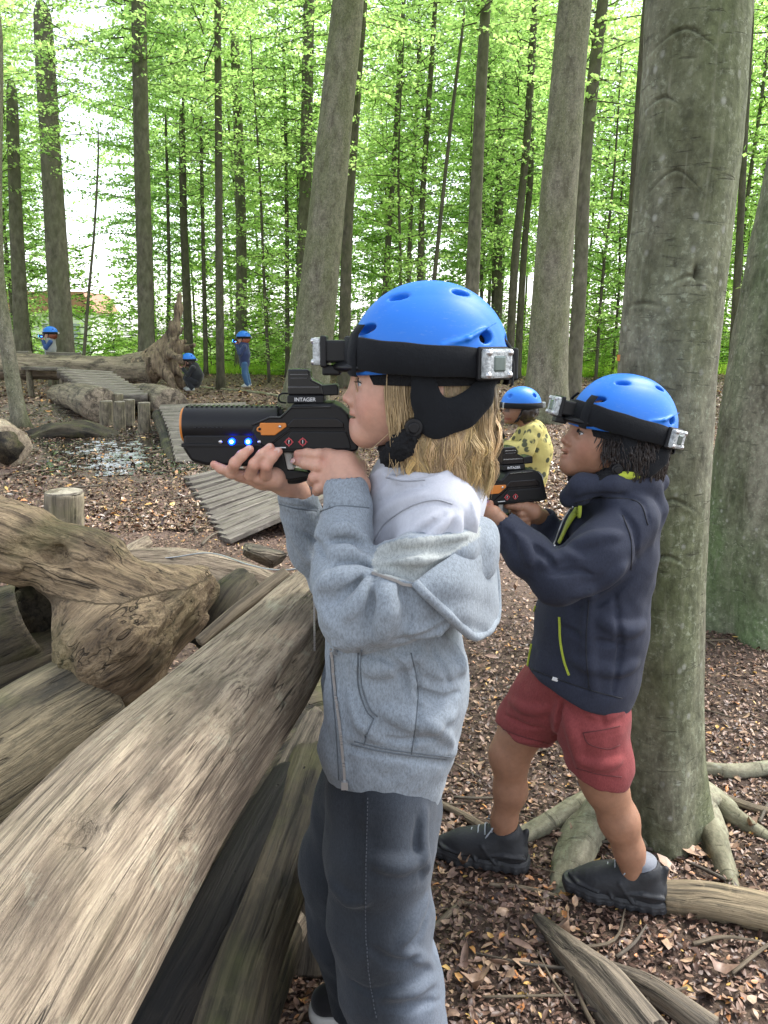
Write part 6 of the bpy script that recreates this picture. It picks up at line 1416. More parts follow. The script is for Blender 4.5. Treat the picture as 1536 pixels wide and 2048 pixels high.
    for p in z2: z.box(p, (0.0028, 0.0035, 0.0040))
    tag(z.build('zip', M['zip'], root), kind='stuff')
    z = MB(); [z.box(q(628 + 0.01 * (y - 1180), y, .05), (0.0035, 0.0035, 0.0032)) for y in range(1185, 1340, 5)]; tag(z.build('zip', M['zip'], root), kind='stuff')

    # jeans
    f = Field((-0.27, 1.0, -0.02), (0.2, 1.52, 0.72), 0.0042)
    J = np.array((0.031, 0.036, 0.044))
    f.chain([q(770, 1540), q(768, 1600)], [0.103, 0.103], 0.03, flat=((0, 1, 0), 1.2))
    f.chain([q(760, 1580, -.055), q(757, 1700, -.075), q(762, 1830, -.085), q(780, 1960, -.09), q(802, 2095, -.09)], [0.098, 0.094, 0.090, 0.088, 0.090], 0.03)
    f.chain([q(735, 1580, .055), q(688, 1720, .085), q(700, 1850, .09), q(745, 2000, .08), q(765, 2050, .08)], [0.095, 0.088, 0.083, 0.082, 0.084], 0.03)
    for y, dy, r in ((2087, -.09, .12),): pass
    f.half((0, 0, 0.035), (0, 0, -1), 0.004)
    for l, r, k, op in (([(850, 1620), (845, 1680), (858, 1740)], .007, .016, 'add'), ([(835, 1640), (832, 1700), (845, 1760)], .005, .014, 'sub'), ([(858, 1790), (830, 1850), (800, 1895)], .008, .014, 'add'), ([(862, 1815), (840, 1870), (812, 1905)], .006, .012, 'sub'), ([(870, 1930), (840, 1915), (805, 1905)], .007, .014, 'add'), ([(760, 1990), (820, 1985), (875, 1960)], .006, .014, 'add'), ([(760, 2015), (820, 2018), (880, 2000)], .006, .014, 'sub'), ([(700, 1960), (740, 1985), (800, 1975)], .005, .012, 'sub'),
                        ([(660, 1760), (700, 1800), (735, 1800)], .006, .016, 'add'), ([(745, 1720), (800, 1730), (850, 1715)], .006, .018, 'add'), ([(740, 1900), (790, 1930), (850, 1920)], .006, .016, 'sub')):
        f.fold(l, r, k, op)
    f.fold([(736, 1590), (733, 1700), (732, 1800), (734, 1890), (741, 1960), (756, 2048)], 0.0032, 0.004, 'add', taper=False); f.fold([(730, 1590), (727, 1700), (726, 1800), (728, 1890), (735, 1960), (750, 2048)], 0.002, 0.003, 'sub', taper=False)
    f.warp(lambda p: 0.005 * fbm(p * [8, 8, 9], 31, 3) + 0.0015 * vnoise(p * 45, 32))
    def jc(V):  # paler to the right: part denim fade, part side light put into the colour
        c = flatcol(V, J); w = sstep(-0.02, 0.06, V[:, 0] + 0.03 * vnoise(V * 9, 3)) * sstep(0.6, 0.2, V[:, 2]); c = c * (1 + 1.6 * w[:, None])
        e = sstep(0.25, 0.7, vnoise(V * [14, 14, 5], 44)); dz = V - CAMP; ux = dz[:, 0] / (dz @ np.array([0, CP, -SP])) * FPX + 768; fade_light = sstep(742, 850, ux + 16 * vnoise(V * 12, 9)) * (V[:, 1] < GY + .02); c = c * (0.75 + 1.1 * fade_light[:, None]); return {'col': ('FLOAT_COLOR', c * (1 + 0.4 * e[:, None]))}
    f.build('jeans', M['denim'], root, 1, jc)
    b = MB(); [b.tube(f.trace([(736, 1595), (733, 1700), (732, 1800), (734, 1890), (741, 1960), (756, 2048)], 120, 0.0028)[i:i + 2], 0.0009, 4) for i in range(0, 116, 2)]; b.build('seam_stitching', M['stitch'], root)
    # canvas shoes
    for sx, fx, dy in ((1, 690, .08), (-1, 760, -.09)):
        b = q(fx, 2040, dy); b[2] = 0; f = Field(b + [-0.10, -0.06, -0.005], b + [0.20, 0.06, 0.12], 0.0030)
        f.chain([b + [-0.040, 0, 0.040], b + [0.04, 0, 0.055], b + [0.12, 0, 0.055]], [0.032, 0.038, 0.036], 0.03); f.cone(b + [0.11, 0, 0.06], b + [0.12, 0, 0.1], 0.036, 0.036, 0.02); f.half(b + [0, 0, 0.024], (0, 0, -1), 0.003)
        f.build('shoe', M['canvas_black'], root, 1)
        f = Field(b + [-0.11, -0.07, -0.005], b + [0.21, 0.07, 0.05], 0.0028); f.chain([b + [-0.040, 0, 0.015], b + [0.04, 0, 0.015], b + [0.13, 0, 0.015]], [0.038, 0.043, 0.040], 0.02); f.half(b + [0, 0, 0.030], (0, 0, 1), 0.003); f.half(b + [0, 0, 0.003], (0, 0, -1), 0.003)
        f.build('shoe_sole', M['rubber_white'], root, 1)
        f = Field(b + [-0.07, -0.05, 0.02], b + [0.05, 0.05, 0.11], 0.0028); f.ell(b + [-0.012, 0, 0.05], (0.034, 0.022, 0.027), 0); f.half(b + [-0.02, 0, 0.045], (0.3, 0, -1), 0.003); f.build('toe_panel', M['rubber_white'], root, 1)
    # hair: clumped strands falling from under the helmet
    rng = np.random.default_rng(2); VV = []; FF = []; CC = []; n0 = 0
    def strand(pts, r, col):
        nonlocal n0
        p = catmull(pts, 10); T, A, B = frames(p, (0, -1, 0.01)); rr = r * np.array([0.8, 1, 1, 1, 1, 1, .95, .8, .55, .15])
        ring = np.stack([p + A * (rr * 0.8)[:, None], p + B * rr[:, None] - A * (rr * .4)[:, None], p - B * rr[:, None] - A * (rr * .4)[:, None]], 1).reshape(-1, 3)
        i, j = np.meshgrid(np.arange(9), np.arange(3), indexing='ij'); F = np.stack([i * 3 + j, i * 3 + (j + 1) % 3, (i + 1) * 3 + (j + 1) % 3, (i + 1) * 3 + j], -1).reshape(-1, 4)
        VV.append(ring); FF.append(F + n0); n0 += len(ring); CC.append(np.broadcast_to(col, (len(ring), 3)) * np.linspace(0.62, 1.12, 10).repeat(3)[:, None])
    base = np.array((0.50, 0.36, 0.19))
    def loc(ph, rx, ry, z, cx=-0.02): return np.array([cx + rx * math.cos(ph), ry * math.sin(ph), z])
    for c in range(120):
        ph = rng.uniform(0.98, 2 * math.pi - 0.98); back = 0.5 - 0.5 * math.cos(ph)
        e = loc(ph + rng.normal(0, .10), 0.080 + 0.006 * back, 0.080, -0.168 - 0.012 * back + rng.normal(0, .014), -0.022) * [1, .94, 1]; clr = base * rng.uniform(0.48, 1.4) * np.array([1, rng.uniform(.94, 1.03), rng.uniform(.8, 1.1)]); cur = rng.normal(0, 0.010); wv = rng.normal(0, 0.007, 4)
        for k in range(52):
            a = ph + rng.normal(0, .045); r0 = loc(a, 0.098, 0.077, -0.012 + rng.normal(0, .004), -0.016); m1 = loc(a, 0.097 + .002 * back, 0.079, -0.068, -0.016) + rng.normal(0, .0012, 3); m2 = loc(a + cur * 4, 0.088 + 0.004 * back, 0.084, -0.125, -0.018) * [1, 1, 1] + rng.normal(0, .0016, 3)
            ee = e + rng.normal(0, .0032, 3) * [1, 1, 2.2]; strand(fr([r0, m1 + [wv[0] * .5, 0, 0], (m1 + m2) / 2 + [wv[1], 0, 0], m2 + [wv[2] + cur * .6, wv[0] * .3, 0], (m2 + ee) / 2 + [wv[3], 0, 0], ee]), rng.uniform(.0004, .0010), clr * rng.uniform(.85, 1.15))
    # locks in front of the strap, beside the cheek
    for s_ in (1, -1):
        for c in range(26):
            x0 = rng.uniform(0.030, 0.062); clr = base * rng.uniform(.7, 1.2); x1 = x0 * 0.75 + rng.normal(0, .006); L = rng.uniform(.085, .15)
            for k in range(5):
                j = rng.normal(0, .002, 3); strand(fr([np.array([x0, s_ * 0.070, -0.004]) + j, np.array([x0 + .001, s_ * (0.0745 - max(0, x0 - .04) * .25), -0.04]) + j, np.array([(x0 + x1) / 2, s_ * (0.073 - max(0, x0 - .04) * .3), -0.045 - L * .45]) + j, np.array([x1, s_ * 0.066, -0.02 - L]) + rng.normal(0, .003, 3)]), rng.uniform(.0009, .0018), clr * rng.uniform(.85, 1.12))
        for c in range(14):
            x0 = rng.uniform(0.0, 0.06); strand(fr([np.array([x0, s_ * 0.077, -0.03]), np.array([x0 + rng.normal(0, .01), s_ * 0.086, -0.08]), np.array([x0 + rng.normal(0.01, .015), s_ * 0.082, -0.13]), np.array([x0 + rng.normal(0.015, .02), s_ * 0.07, -0.17])]), 0.0005, base * rng.uniform(.8, 1.3))
        strand(fr([np.array([0.103, s_ * 0.022, 0.0]), np.array([0.1125, s_ * 0.024, -0.02]), np.array([0.1085, s_ * 0.028, -0.04]), np.array([0.103, s_ * 0.034, -0.055])]), 0.0009, base * 1.1)
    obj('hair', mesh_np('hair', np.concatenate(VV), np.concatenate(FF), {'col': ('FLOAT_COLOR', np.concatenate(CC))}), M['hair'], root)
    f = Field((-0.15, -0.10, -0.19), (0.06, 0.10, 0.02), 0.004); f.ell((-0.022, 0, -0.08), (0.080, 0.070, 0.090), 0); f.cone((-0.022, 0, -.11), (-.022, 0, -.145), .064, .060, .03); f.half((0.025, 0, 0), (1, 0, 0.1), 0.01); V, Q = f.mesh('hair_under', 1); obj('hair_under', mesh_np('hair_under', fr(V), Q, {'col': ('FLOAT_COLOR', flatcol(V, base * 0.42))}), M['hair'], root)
    helmet('blue helmet with black sensor headband worn by the blonde child', fr)
    tagger('black laser tag gun with two lit blue lights held by the blonde child', lambda x, y, d: P(x, y, GC) + np.array([0, d, 0]))
M['zip'] = m_plain('zip_teeth', (0.42, 0.42, 0.42), 0.35, 0.5, 0.7)
M['stitch'] = m_plain('denim_thread', (0.055, 0.06, 0.072), 0.8)
girl()
# ------------------------------------------------------------------ strands of hair, shoes
class Strands:
    def __init__(s): s.V = []; s.F = []; s.C = []; s.n = 0
    def add(s, pts, r, col, m=14):
        p = catmull(pts, m); T, A, B = frames(p, (0, -1, 0.01)); t = np.linspace(0, 1, m); rr = r * np.clip(np.minimum(0.6 + t * 4, (1.02 - t) * 4), 0.1, 1)
        ring = np.stack([p + A * (rr * 0.6)[:, None], p + B * rr[:, None], p - A * (rr * 0.6)[:, None], p - B * rr[:, None]], 1).reshape(-1, 3)
        i, j = np.meshgrid(np.arange(m - 1), np.arange(4), indexing='ij'); F = np.stack([i * 4 + j, i * 4 + (j + 1) % 4, (i + 1) * 4 + (j + 1) % 4, (i + 1) * 4 + j], -1).reshape(-1, 4)
        s.V.append(ring); s.F.append(F + s.n); s.n += len(ring); s.C.append(np.broadcast_to(col, (len(ring), 3)))
    def build(s, root): return obj('hair', mesh_np('hair', np.concatenate(s.V), np.concatenate(s.F), {'col': ('FLOAT_COLOR', np.concatenate(s.C))}), M['hair'], root)
def trainer(root, heel, toe, ankle, laces=True):
    heel, toe, ankle = (np.asarray(v, float) for v in (heel, toe, ankle)); u = toe - heel; L = np.linalg.norm(u); u /= L; w = np.cross([0, 0, 1.0], u); w /= np.linalg.norm(w); up = np.array([0, 0, 1.0])
    W = lambda a, b, c: heel + u * a * L + w * b + up * c
    lo = np.minimum(heel, toe) - 0.07; hi = np.maximum(heel, toe) + 0.07; lo[2] = min(heel[2], toe[2]) - 0.01; hi[2] = lo[2] + 0.16
    f = Field(lo, hi, 0.0030)
    f.chain([W(.12, 0, .048), W(.40, 0, .052), W(.70, 0, .040), W(.90, 0, .032)], [0.036, 0.037, 0.036, 0.024], 0.03); f.chain([W(.14, 0, .05), W(.19, 0, .095)], [0.037, 0.039], 0.02); f.chain([W(.34, 0, .076), W(.55, 0, .056)], [0.033, 0.033], 0.03)
    f.half(heel + up * 0.022, -up, 0.003); f.cone(W(.22, 0, .085), W(.24, 0, .16), 0.0295, 0.036, 0.004, 'sub'); f.chain([W(.33, 0, .105), W(.27, 0, .136)], [.018, .014], .008, flat=(u, .45)); f.chain([W(.02, 0, .085), W(-.01, 0, .112)], [.012, .008], .01)
    for b in (-1, 1):
        f.chain([W(.30, b * .044, .03), W(.45, b * .041, .072)], [.007, .006], .002); f.chain([W(.52, b * .045, .03), W(.58, b * .035, .060)], [.006, .005], .002); f.chain([W(.0, b * .034, .052), W(.20, b * .045, .058), W(.40, b * .044, .05)], [.007, .006, .004], .002); f.chain([W(.68, b * .043, .038), W(.90, b * .030, .040), W(1.0, 0, .040)], [.006, .006, .006], .002)
    f.build('trainer', M['trainer'], root, 1)
    f = Field(lo - [0, 0, 0.01], hi, 0.0030); f.chain([W(.10, 0, .016), W(.40, 0, .014), W(.70, 0, .014), W(.94, 0, .018)], [0.042, 0.041, 0.046, 0.034], 0.02); f.half(heel + up * 0.034, up, 0.004); f.half(heel + up * 0.002, -up, 0.003)
    f.warp(lambda p: 0.0022 * np.sin(((p - heel) @ u) * 240) * sstep(0.03, 0.01, p[:, 2] - heel[2]) + 0.001 * np.sin((p[:, 2] - heel[2]) * 700)); f.build('trainer_sole', M['trainer_sole'], root, 1)
    if laces:
        for k in range(4):
            a = .36 + .075 * k; z = .121 - .0105 * k; MB().tube(catmull([W(a, -.026, z - .012), W(a + .012, 0, z + .004), W(a, .026, z - .012)], 8), 0.0022, 6).build('lace', M['lace'], root, True)
        MB().tube(catmull([W(.35, 0, .124), W(.39, -.028, .128), W(.45, -.047, .098), W(.38, -.02, .118), W(.34, .02, .126), W(.42, .042, .10)], 24), 0.0018, 6).build('lace', M['lace'], root, True)
M['lace'] = m_plain('grey_laces', (0.30, 0.32, 0.35), 0.8)

# ------------------------------------------------------------------ the boy
BY = 1.75
def qb(px, py, dy=0.0): return P(px, py, BY + dy)
M['stitch_navy'] = m_plain('navy_thread', (0.008, 0.009, 0.014), 0.8); M['stitch_red'] = m_plain('red_thread', (0.10, 0.022, 0.022), 0.9)
def boy():
    root = thing('person', 'dark-haired child in navy jacket and red shorts stepping past the nearest beech', 'person', (qb(1150, 1700)[0], BY, 0))
    fr = Frame(qb(1237, 860, -0.02), (-1, -0.13, 0), math.radians(12), 0, 0.93)
    hf = head_sdf(0.0024, 0.006, 1.25, neck_to=(-0.055, 0, -0.18)); V, Q = hf.mesh('head', 2); parts = [(fr(V), Q, head_colors(V, SKIN_TAN))]
    # gun first: where the hands go
    a = math.radians(20); s = 0.83e-3 * 0.94; O = qb(978, 973, -0.045); ex = np.array([math.cos(a), math.sin(a), 0]); en = np.array([-math.sin(a), math.cos(a), 0])
    T = lambda x, y, d: O + ex * (x - 549) * s + np.array([0, 0, 1.0]) * (853 - y) * s + en * d
    tagger('black laser tag gun held by the child in navy jacket, half hidden behind the girl', T)
    # hands: the near one under the barrel, the far one on the grip
    c = T(470, 930, 0); f = Field(c - 0.08, c + 0.09, 0.0022); wr = qb(985, 1030, -.11)
    f.chain([T(500, 945, .01), T(460, 945, .0)], [.019, .017], .012); f.chain([T(485, 945, 0.0), wr], [.021, .022], .012)
    for x in (440, 465, 490, 513): f.chain([T(x, 945, .015), T(x + 2, 930, -.036), T(x + 8, 905, -.046), T(x + 12, 890, -.043)], [.0105, .0098, .0092, .008], .004)
    f.chain([T(500, 940, .02), T(480, 905, .044), T(470, 890, .044)], [.012, .0105, .009], .006)
    V, Q = f.mesh('hand', 1); parts.append((V, Q, finger_colors(V, SKIN_TAN, [(T(x + 12, 890, -.043), .01) for x in (440, 465, 490, 513)])))
    c = T(655, 945, 0); f = Field(c - 0.085, c + 0.085, 0.0022); wr2 = qb(1082, 1034, .05)
    f.chain([T(650, 915, -.028), T(675, 930, -.026), T(690, 950, .0)], [.014, .019, .02], .012); f.chain([T(685, 940, .0), wr2], [.021, .021], .012)
    for k, y in enumerate((912, 931, 950, 967)):
        if k == 0: f.chain([T(655, y, -.028), T(625, y - 1, -.030), T(596, y - 4, -.020)], [.0105, .0095, .008], .005)
        else: f.chain([T(656, y, -.028), T(634, y + 2, -.029), T(624, y + 3, -.012), T(634, y + 2, .01)], [.0105, .0098, .009, .008], .004)
    f.chain([T(692, 930, .0), T(680, 905, .028), T(660, 898, .038)], [.0135, .0115, .009], .008)
    V, Q = f.mesh('hand', 1); parts.append((V, Q, finger_colors(V, SKIN_TAN, [])))
    f = Field((0.02, 1.48, 0.0), (0.72, 2.02, 1.22), 0.0055)
    f.chain([fr((-.05, 0, -.16)), qb(1225, 1040), qb(1190, 1200), qb(1160, 1380)], [0.048, 0.08, 0.085, 0.085], 0.05)
    f.chain([qb(1240, 1050, -.1), qb(1115, 1160, -.155), wr], [.04, .032, .022], .02); f.chain([qb(1190, 1050, .1), qb(1130, 1120, .13), wr2], [.04, .032, .022], .02)
    # legs: bare knees and calves
    f.chain([qb(1120, 1380, .07), qb(1038, 1470, .085), qb(1020, 1520, .085)], [.068, .052, .046], .03); f.chain([qb(1020, 1515, .085), qb(1021, 1580, .085), qb(1008, 1640, .085), qb(1004, 1700, .085)], [.044, .041, .031, .028], .03)
    f.ell(qb(1004, 1505, .08), (.03, .03, .034), .03)
    f.chain([qb(1180, 1400, -.05), qb(1198, 1530, -.07), qb(1212, 1575, -.075)], [.07, .054, .049], .03); f.chain([qb(1212, 1572, -.075), qb(1238, 1640, -.075), qb(1258, 1700, -.075), qb(1270, 1770, -.075)], [.046, .045, .034, .029], .03)
    f.ell(qb(1196, 1568, -.085), (.03, .03, .034), .03)
    V, Q = f.mesh('trunk', 8); parts.append((V, Q, flatcol(V, SKIN_TAN) * (1 + 0.04 * vnoise(V * 30, 2))[:, None]))
    bodymesh(parts, root); eyes(fr, root, (0.03, 0.018, 0.012))
    # dark curls
    st = Strands(); rng = np.random.default_rng(8); base = np.array((0.022, 0.015, 0.012))
    for c in range(1700):
        ph = rng.uniform(0.85, 2 * math.pi - 0.85); z0 = rng.uniform(-.035, .0); r0 = np.array([-0.02 + .096 * math.cos(ph), .078 * math.sin(ph), z0]); L = rng.uniform(.05, .105) * (1.0 if abs(ph - math.pi) < 1.6 else 0.75); n = 7
        out = np.array([math.cos(ph), math.sin(ph), 0]); tt = np.linspace(0, 1, n); w = rng.uniform(.002, .006); p0 = rng.uniform(0, 6.28); sd = np.array([-out[1], out[0], 0])
        pts = [r0 + np.array([0, 0, -L * t]) + out * (.016 * math.sin(t * 2.6) + .006 * rng.random()) + sd * w * math.sin(p0 + t * 8) + out * w * 0.7 * math.cos(p0 + t * 8) for t in tt]
        st.add(fr(np.array(pts)), rng.uniform(.0005, .0012), base * rng.uniform(.5, 1.5))
    for s_ in (1, -1):
        for c in range(40):
            x = rng.uniform(.035, .075); y = .072 - max(0, x - .03) * .35; st.add(fr(np.array([[x, s_ * y, .008], [x + rng.normal(0, .004), s_ * (y + .004), -.014], [x - .004 + rng.normal(0, .005), s_ * (y + .002), rng.uniform(-.06, -.03)]])), rng.uniform(.001, .0018), base * rng.uniform(.7, 1.6), 8)
    st.build(root)
    f = Field((-.15, -.11, -.15), (.06, .11, .03), .004); f.ell((-.03, 0, -.055), (.09, .078, .075), 0); f.half((0.02, 0, 0), (1, 0, 0.2), .01); f.warp(lambda p: .006 * vnoise(p * 90, 3)); V, Q = f.mesh('u', 1); obj('hair_under', mesh_np('hair_under', fr(V), Q, {'col': ('FLOAT_COLOR', flatcol(V, base * .7))}), M['hair'], root)
    helmet('blue helmet tilted back, worn by the child in navy jacket', fr)
    # softshell jacket
    NV = np.array((0.030, 0.034, 0.052)); LM = np.array((0.36, 0.42, 0.045))
    f = Field((0.03, 1.44, 0.52), (0.74, 2.04, 1.28), 0.0042)
    f.chain([qb(1232, 1030), qb(1205, 1120), qb(1182, 1240), qb(1165, 1340), qb(1155, 1400)], [.096, .112, .122, .122, .114], .05, flat=((0, 1, 0), 1.1))
    f.cone(qb(1242, 1015, -.03), qb(1246, 1100, -.03), .055, .062, .05)
    b0, b1 = qb(1052, 1352, -.05), qb(1246, 1414, -.05); nn = np.cross(b1 - b0, [0, 1.0, 0]); nn = -nn if nn[2] > 0 else nn; f.half(b0, nn, .006)
    f.box(qb(1095, 1075, -.03), (.05, .020, .10), .01, .02, 'sub', Matrix.Rotation(-0.35, 3, 'Y'))
    f.chain([qb(1262, 1040, -.10), qb(1200, 1105, -.145), qb(1118, 1160, -.165)], [.062, .060, .054], .03); f.chain([qb(1118, 1160, -.165), qb(1055, 1105, -.145), qb(1000, 1045, -.115)], [.053, .046, .037], .02)
    f.chain([qb(1200, 1045, .10), qb(1140, 1130, .13), qb(1105, 1100, .10), qb(1086, 1042, .06)], [.06, .053, .045, .034], .02)
    f.cone(qb(1000, 1045, -.115), qb(978, 1020, -.105), .029, .030, .004, 'sub'); f.cone(qb(1086, 1046, .06), qb(1080, 1025, .055), .028, .030, .004, 'sub')
    # stand-up collar and hood
    f.chain([qb(1140, 992, -.05), qb(1165, 972, -.085), qb(1225, 968, -.10), qb(1290, 968, -.075), qb(1312, 965, -.01), qb(1290, 960, .06)], [.024, .026, .024, .022, .020, .02], .02)
    f.chain([qb(1300, 972, -.06), qb(1308, 1020, -.045), qb(1298, 1062, -.04)], [.024, .030, .022], .02); f.chain([qb(1250, 1000, -.09), qb(1292, 1030, -.08), qb(1300, 1065, -.06)], [.02, .022, .018], .015)
    f.cone(fr((-.03, 0, -.07)), fr((-.05, 0, -.15)), .060, .062, .01, 'sub')
    for l, r, k, op in (([(1150, 1000), (1200, 990), (1280, 1000), (1300, 1050)], .005, .010, 'sub'), ([(1130, 1010), (1180, 1000), (1240, 1005)], .008, .014, 'add'), ([(1240, 1020), (1270, 1060), (1275, 1120)], .006, .016, 'sub'), ([(1080, 1130), (1130, 1110), (1160, 1120)], .008, .014, 'add'), ([(1100, 1150), (1150, 1140), (1190, 1150)], .006, .012, 'sub'), ([(1060, 1090), (1090, 1110), (1110, 1140)], .007, .014, 'sub'), ([(1030, 1070), (1050, 1090), (1060, 1130)], .007, .014, 'add'), ([(1130, 1100), (1190, 1075), (1240, 1070)], .008, .016, 'add'),
                        ([(1150, 1190), (1200, 1170), (1250, 1130)], .010, .016, 'add'), ([(1140, 1215), (1200, 1205), (1260, 1160)], .008, .018, 'sub'), ([(1200, 1240), (1250, 1260), (1285, 1250)], .008, .02, 'add'), ([(1120, 1250), (1180, 1280), (1250, 1290)], .006, .02, 'sub'), ([(1150, 1320), (1220, 1340), (1270, 1330)], .007, .02, 'add'), ([(1180, 1180), (1175, 1280), (1185, 1380)], .006, .02, 'add'), ([(1230, 1190), (1240, 1300), (1225, 1390)], .006, .02, 'sub'), ([(1010, 1060), (1025, 1080), (1030, 1110)], .005, .010, 'sub')): f.fold(l, r, k, op)
    for l in ([(1056, 1338), (1120, 1362), (1190, 1385), (1246, 1400)], [(1178, 1180), (1172, 1280), (1178, 1380)], [(1118, 1232), (1122, 1290), (1137, 1352)]): f.fold(l, .002, .003, 'sub', taper=False)
    f.warp(lambda p: .004 * fbm(p * [8, 8, 10], 51, 3) + .001 * vnoise(p * 50, 52))
    def col(V):
        c = flatcol(V, NV); g = f.grad(V); r = np.linalg.norm(V - fr((-.04, 0, -.125)), axis=1); inward = ((fr((-.04, 0, -.125)) - V) * g).sum(1) > 0
        c[(r < .088) & inward & (V[:, 2] > fr((-.04, 0, -.125))[2] - .03)] = LM; return {'col': ('FLOAT_COLOR', c)}
    f.build('jacket', M['softshell'], root, 1, col)
    for l in ([(1057, 1336), (1120, 1360), (1190, 1383), (1244, 1397)], [(1178, 1200), (1172, 1290), (1178, 1375)], [(1245, 1030), (1262, 1080), (1262, 1140)], [(1150, 1006), (1200, 996), (1275, 1004), (1296, 1050)]): seam(f, l, root, M['stitch_navy'], .0016)
    lm = m_cloth('lime_lining', LM, 0.12)
    MB().tube(catmull([qb(1216, 957, -.102), qb(1262, 949, -.098), qb(1298, 950, -.065), qb(1306, 952, 0)], 16), .013, 10).build('collar_lining', lm, root, True)
    def ribbon(pxs, r, name, mat, off=.001, n=30):
        t = f.trace(pxs, n, off)
        if len(t) > 3: MB().tube(t, r, 7).build(name, mat, root, True)
    ribbon([(1119, 1234), (1121, 1280), (1128, 1320), (1138, 1350)], .0032, 'pocket_piping', lm); ribbon([(1064, 1288), (1058, 1320), (1054, 1344)], .0034, 'pocket_piping', lm, .001); ribbon([(1072, 1212), (1063, 1240), (1056, 1262)], .0028, 'pocket_piping', lm)
    t = f.trace([(1160, 1012), (1138, 1045), (1118, 1085)], 14, .0015)
    if len(t) > 3: g = MB(); V, F, _ = sweep(t, np.stack([np.full(len(t), .004), np.linspace(.026, .016, len(t))], 1), 10, True, None, (-0.3, -1, 0)); g.add(V, F).build('front_lining', lm, root, True)
    t = f.trace([(1146, 1012), (1126, 1045), (1108, 1092)], 24, .002); g = MB(); [g.tube(t[i:i + 2], .002, 5) for i in range(len(t) - 1)]; g.build('zip', M['zip'], root)
    h = f.hit(1113, 1359); nn = f.grad(h); MB().box(h + nn * .001, (.020, .004, .009), Matrix.Rotation(0.3, 3, 'Y')).build('reflective_tab', M['white'], root, False, .0015)
    # red shorts
    RD = np.array((0.225, 0.052, 0.052)); lo, hi = (0.06, 1.52, 0.34), (0.66, 2.02, 0.72)
    f = Field(lo, hi, .0042); f.chain([qb(1150, 1350, .0), qb(1095, 1400, .06), qb(1052, 1450, .085), qb(1035, 1500, .088)], [.10, .088, .074, .068], .03)
    a, b = qb(985, 1463, .03), qb(1108, 1502, .03); nn = np.cross(b - a, [0, 1.0, 0]); nn = -nn if nn[2] > 0 else nn; f.half(a, nn, .004); f.cone(qb(1036, 1485, .086), qb(1022, 1530, .086), .054, .062, .004, 'sub')
    g = Field(lo, hi, .0042); g.chain([qb(1165, 1360, -.01), qb(1182, 1440, -.055), qb(1196, 1520, -.070), qb(1203, 1580, -.075)], [.10, .086, .074, .066], .03)
    a, b = qb(1148, 1548, -.1), qb(1246, 1570, -.1); nn = np.cross(b - a, [0, 1.0, 0]); nn = -nn if nn[2] > 0 else nn; g.half(a, nn, .004); g.cone(qb(1201, 1545, -.072), qb(1212, 1600, -.075), .055, .062, .004, 'sub')
    f.F = np.minimum(f.F, g.F)
    for l, r, k, op in (([(1165, 1468), (1200, 1462), (1243, 1452)], .005, .006, 'add'), ([(1165, 1468), (1175, 1490), (1215, 1500), (1243, 1492)], .0035, .005, 'sub'), ([(1020, 1400), (1060, 1420), (1100, 1415)], .006, .014, 'add'), ([(1010, 1430), (1050, 1450), (1090, 1455)], .006, .014, 'sub'), ([(1130, 1420), (1150, 1480), (1160, 1540)], .007, .016, 'add'), ([(1125, 1400), (1118, 1440), (1110, 1480)], .008, .014, 'sub'), ([(1160, 1520), (1200, 1530), (1240, 1520)], .006, .014, 'add'), ([(1170, 1420), (1210, 1430), (1245, 1420)], .006, .016, 'add'), ([(1000, 1470), (1040, 1480), (1090, 1488)], .005, .012, 'add'), ([(1195, 1400), (1205, 1440), (1210, 1455)], .005, .012, 'sub')): f.fold(l, r, k, op)
    for l in ([(1150, 1538), (1200, 1552), (1244, 1556)], [(990, 1455), (1050, 1478), (1104, 1490)]): f.fold(l, .0018, .003, 'sub', taper=False)
    f.warp(lambda p: .004 * fbm(p * [10, 10, 10], 61, 3) + .0018 * vnoise(p * 42, 62)); [seam(f, l, root, M['stitch_red'], .0015) for l in ([(1152, 1536), (1200, 1549), (1243, 1554)], [(992, 1453), (1050, 1475), (1103, 1488)], [(1166, 1466), (1205, 1460), (1240, 1452)], [(1166, 1466), (1178, 1488), (1215, 1498), (1240, 1490)])]; f.build('shorts', M['shorts'], root, 1, lambda V: {'col': ('FLOAT_COLOR', flatcol(V, RD))})
    # socks and shoes
    for (ax, ay, dy), heel, toe in (((1004, 1690, .085), (1048, 1738), (872, 1706)), ((1272, 1752, -.075), (1322, 1818), (1138, 1782))):
        h, t = GG(*heel), GG(*toe); h[2] = max(h[2], 0) + .004; t[2] = h[2]; a = h + (t - h) * 0.23
        for n_ in (0,):
            V, F, _ = sweep(np.array([a + [0, 0, .05], a + [0, 0, .10], a + [0, 0, .128]]), [.031, .0325, .0330], 20); MB().add(V, F).build('sock', M['sock'], root, True)
        trainer(root, h, t, qb(ax, ay, dy))
boy()

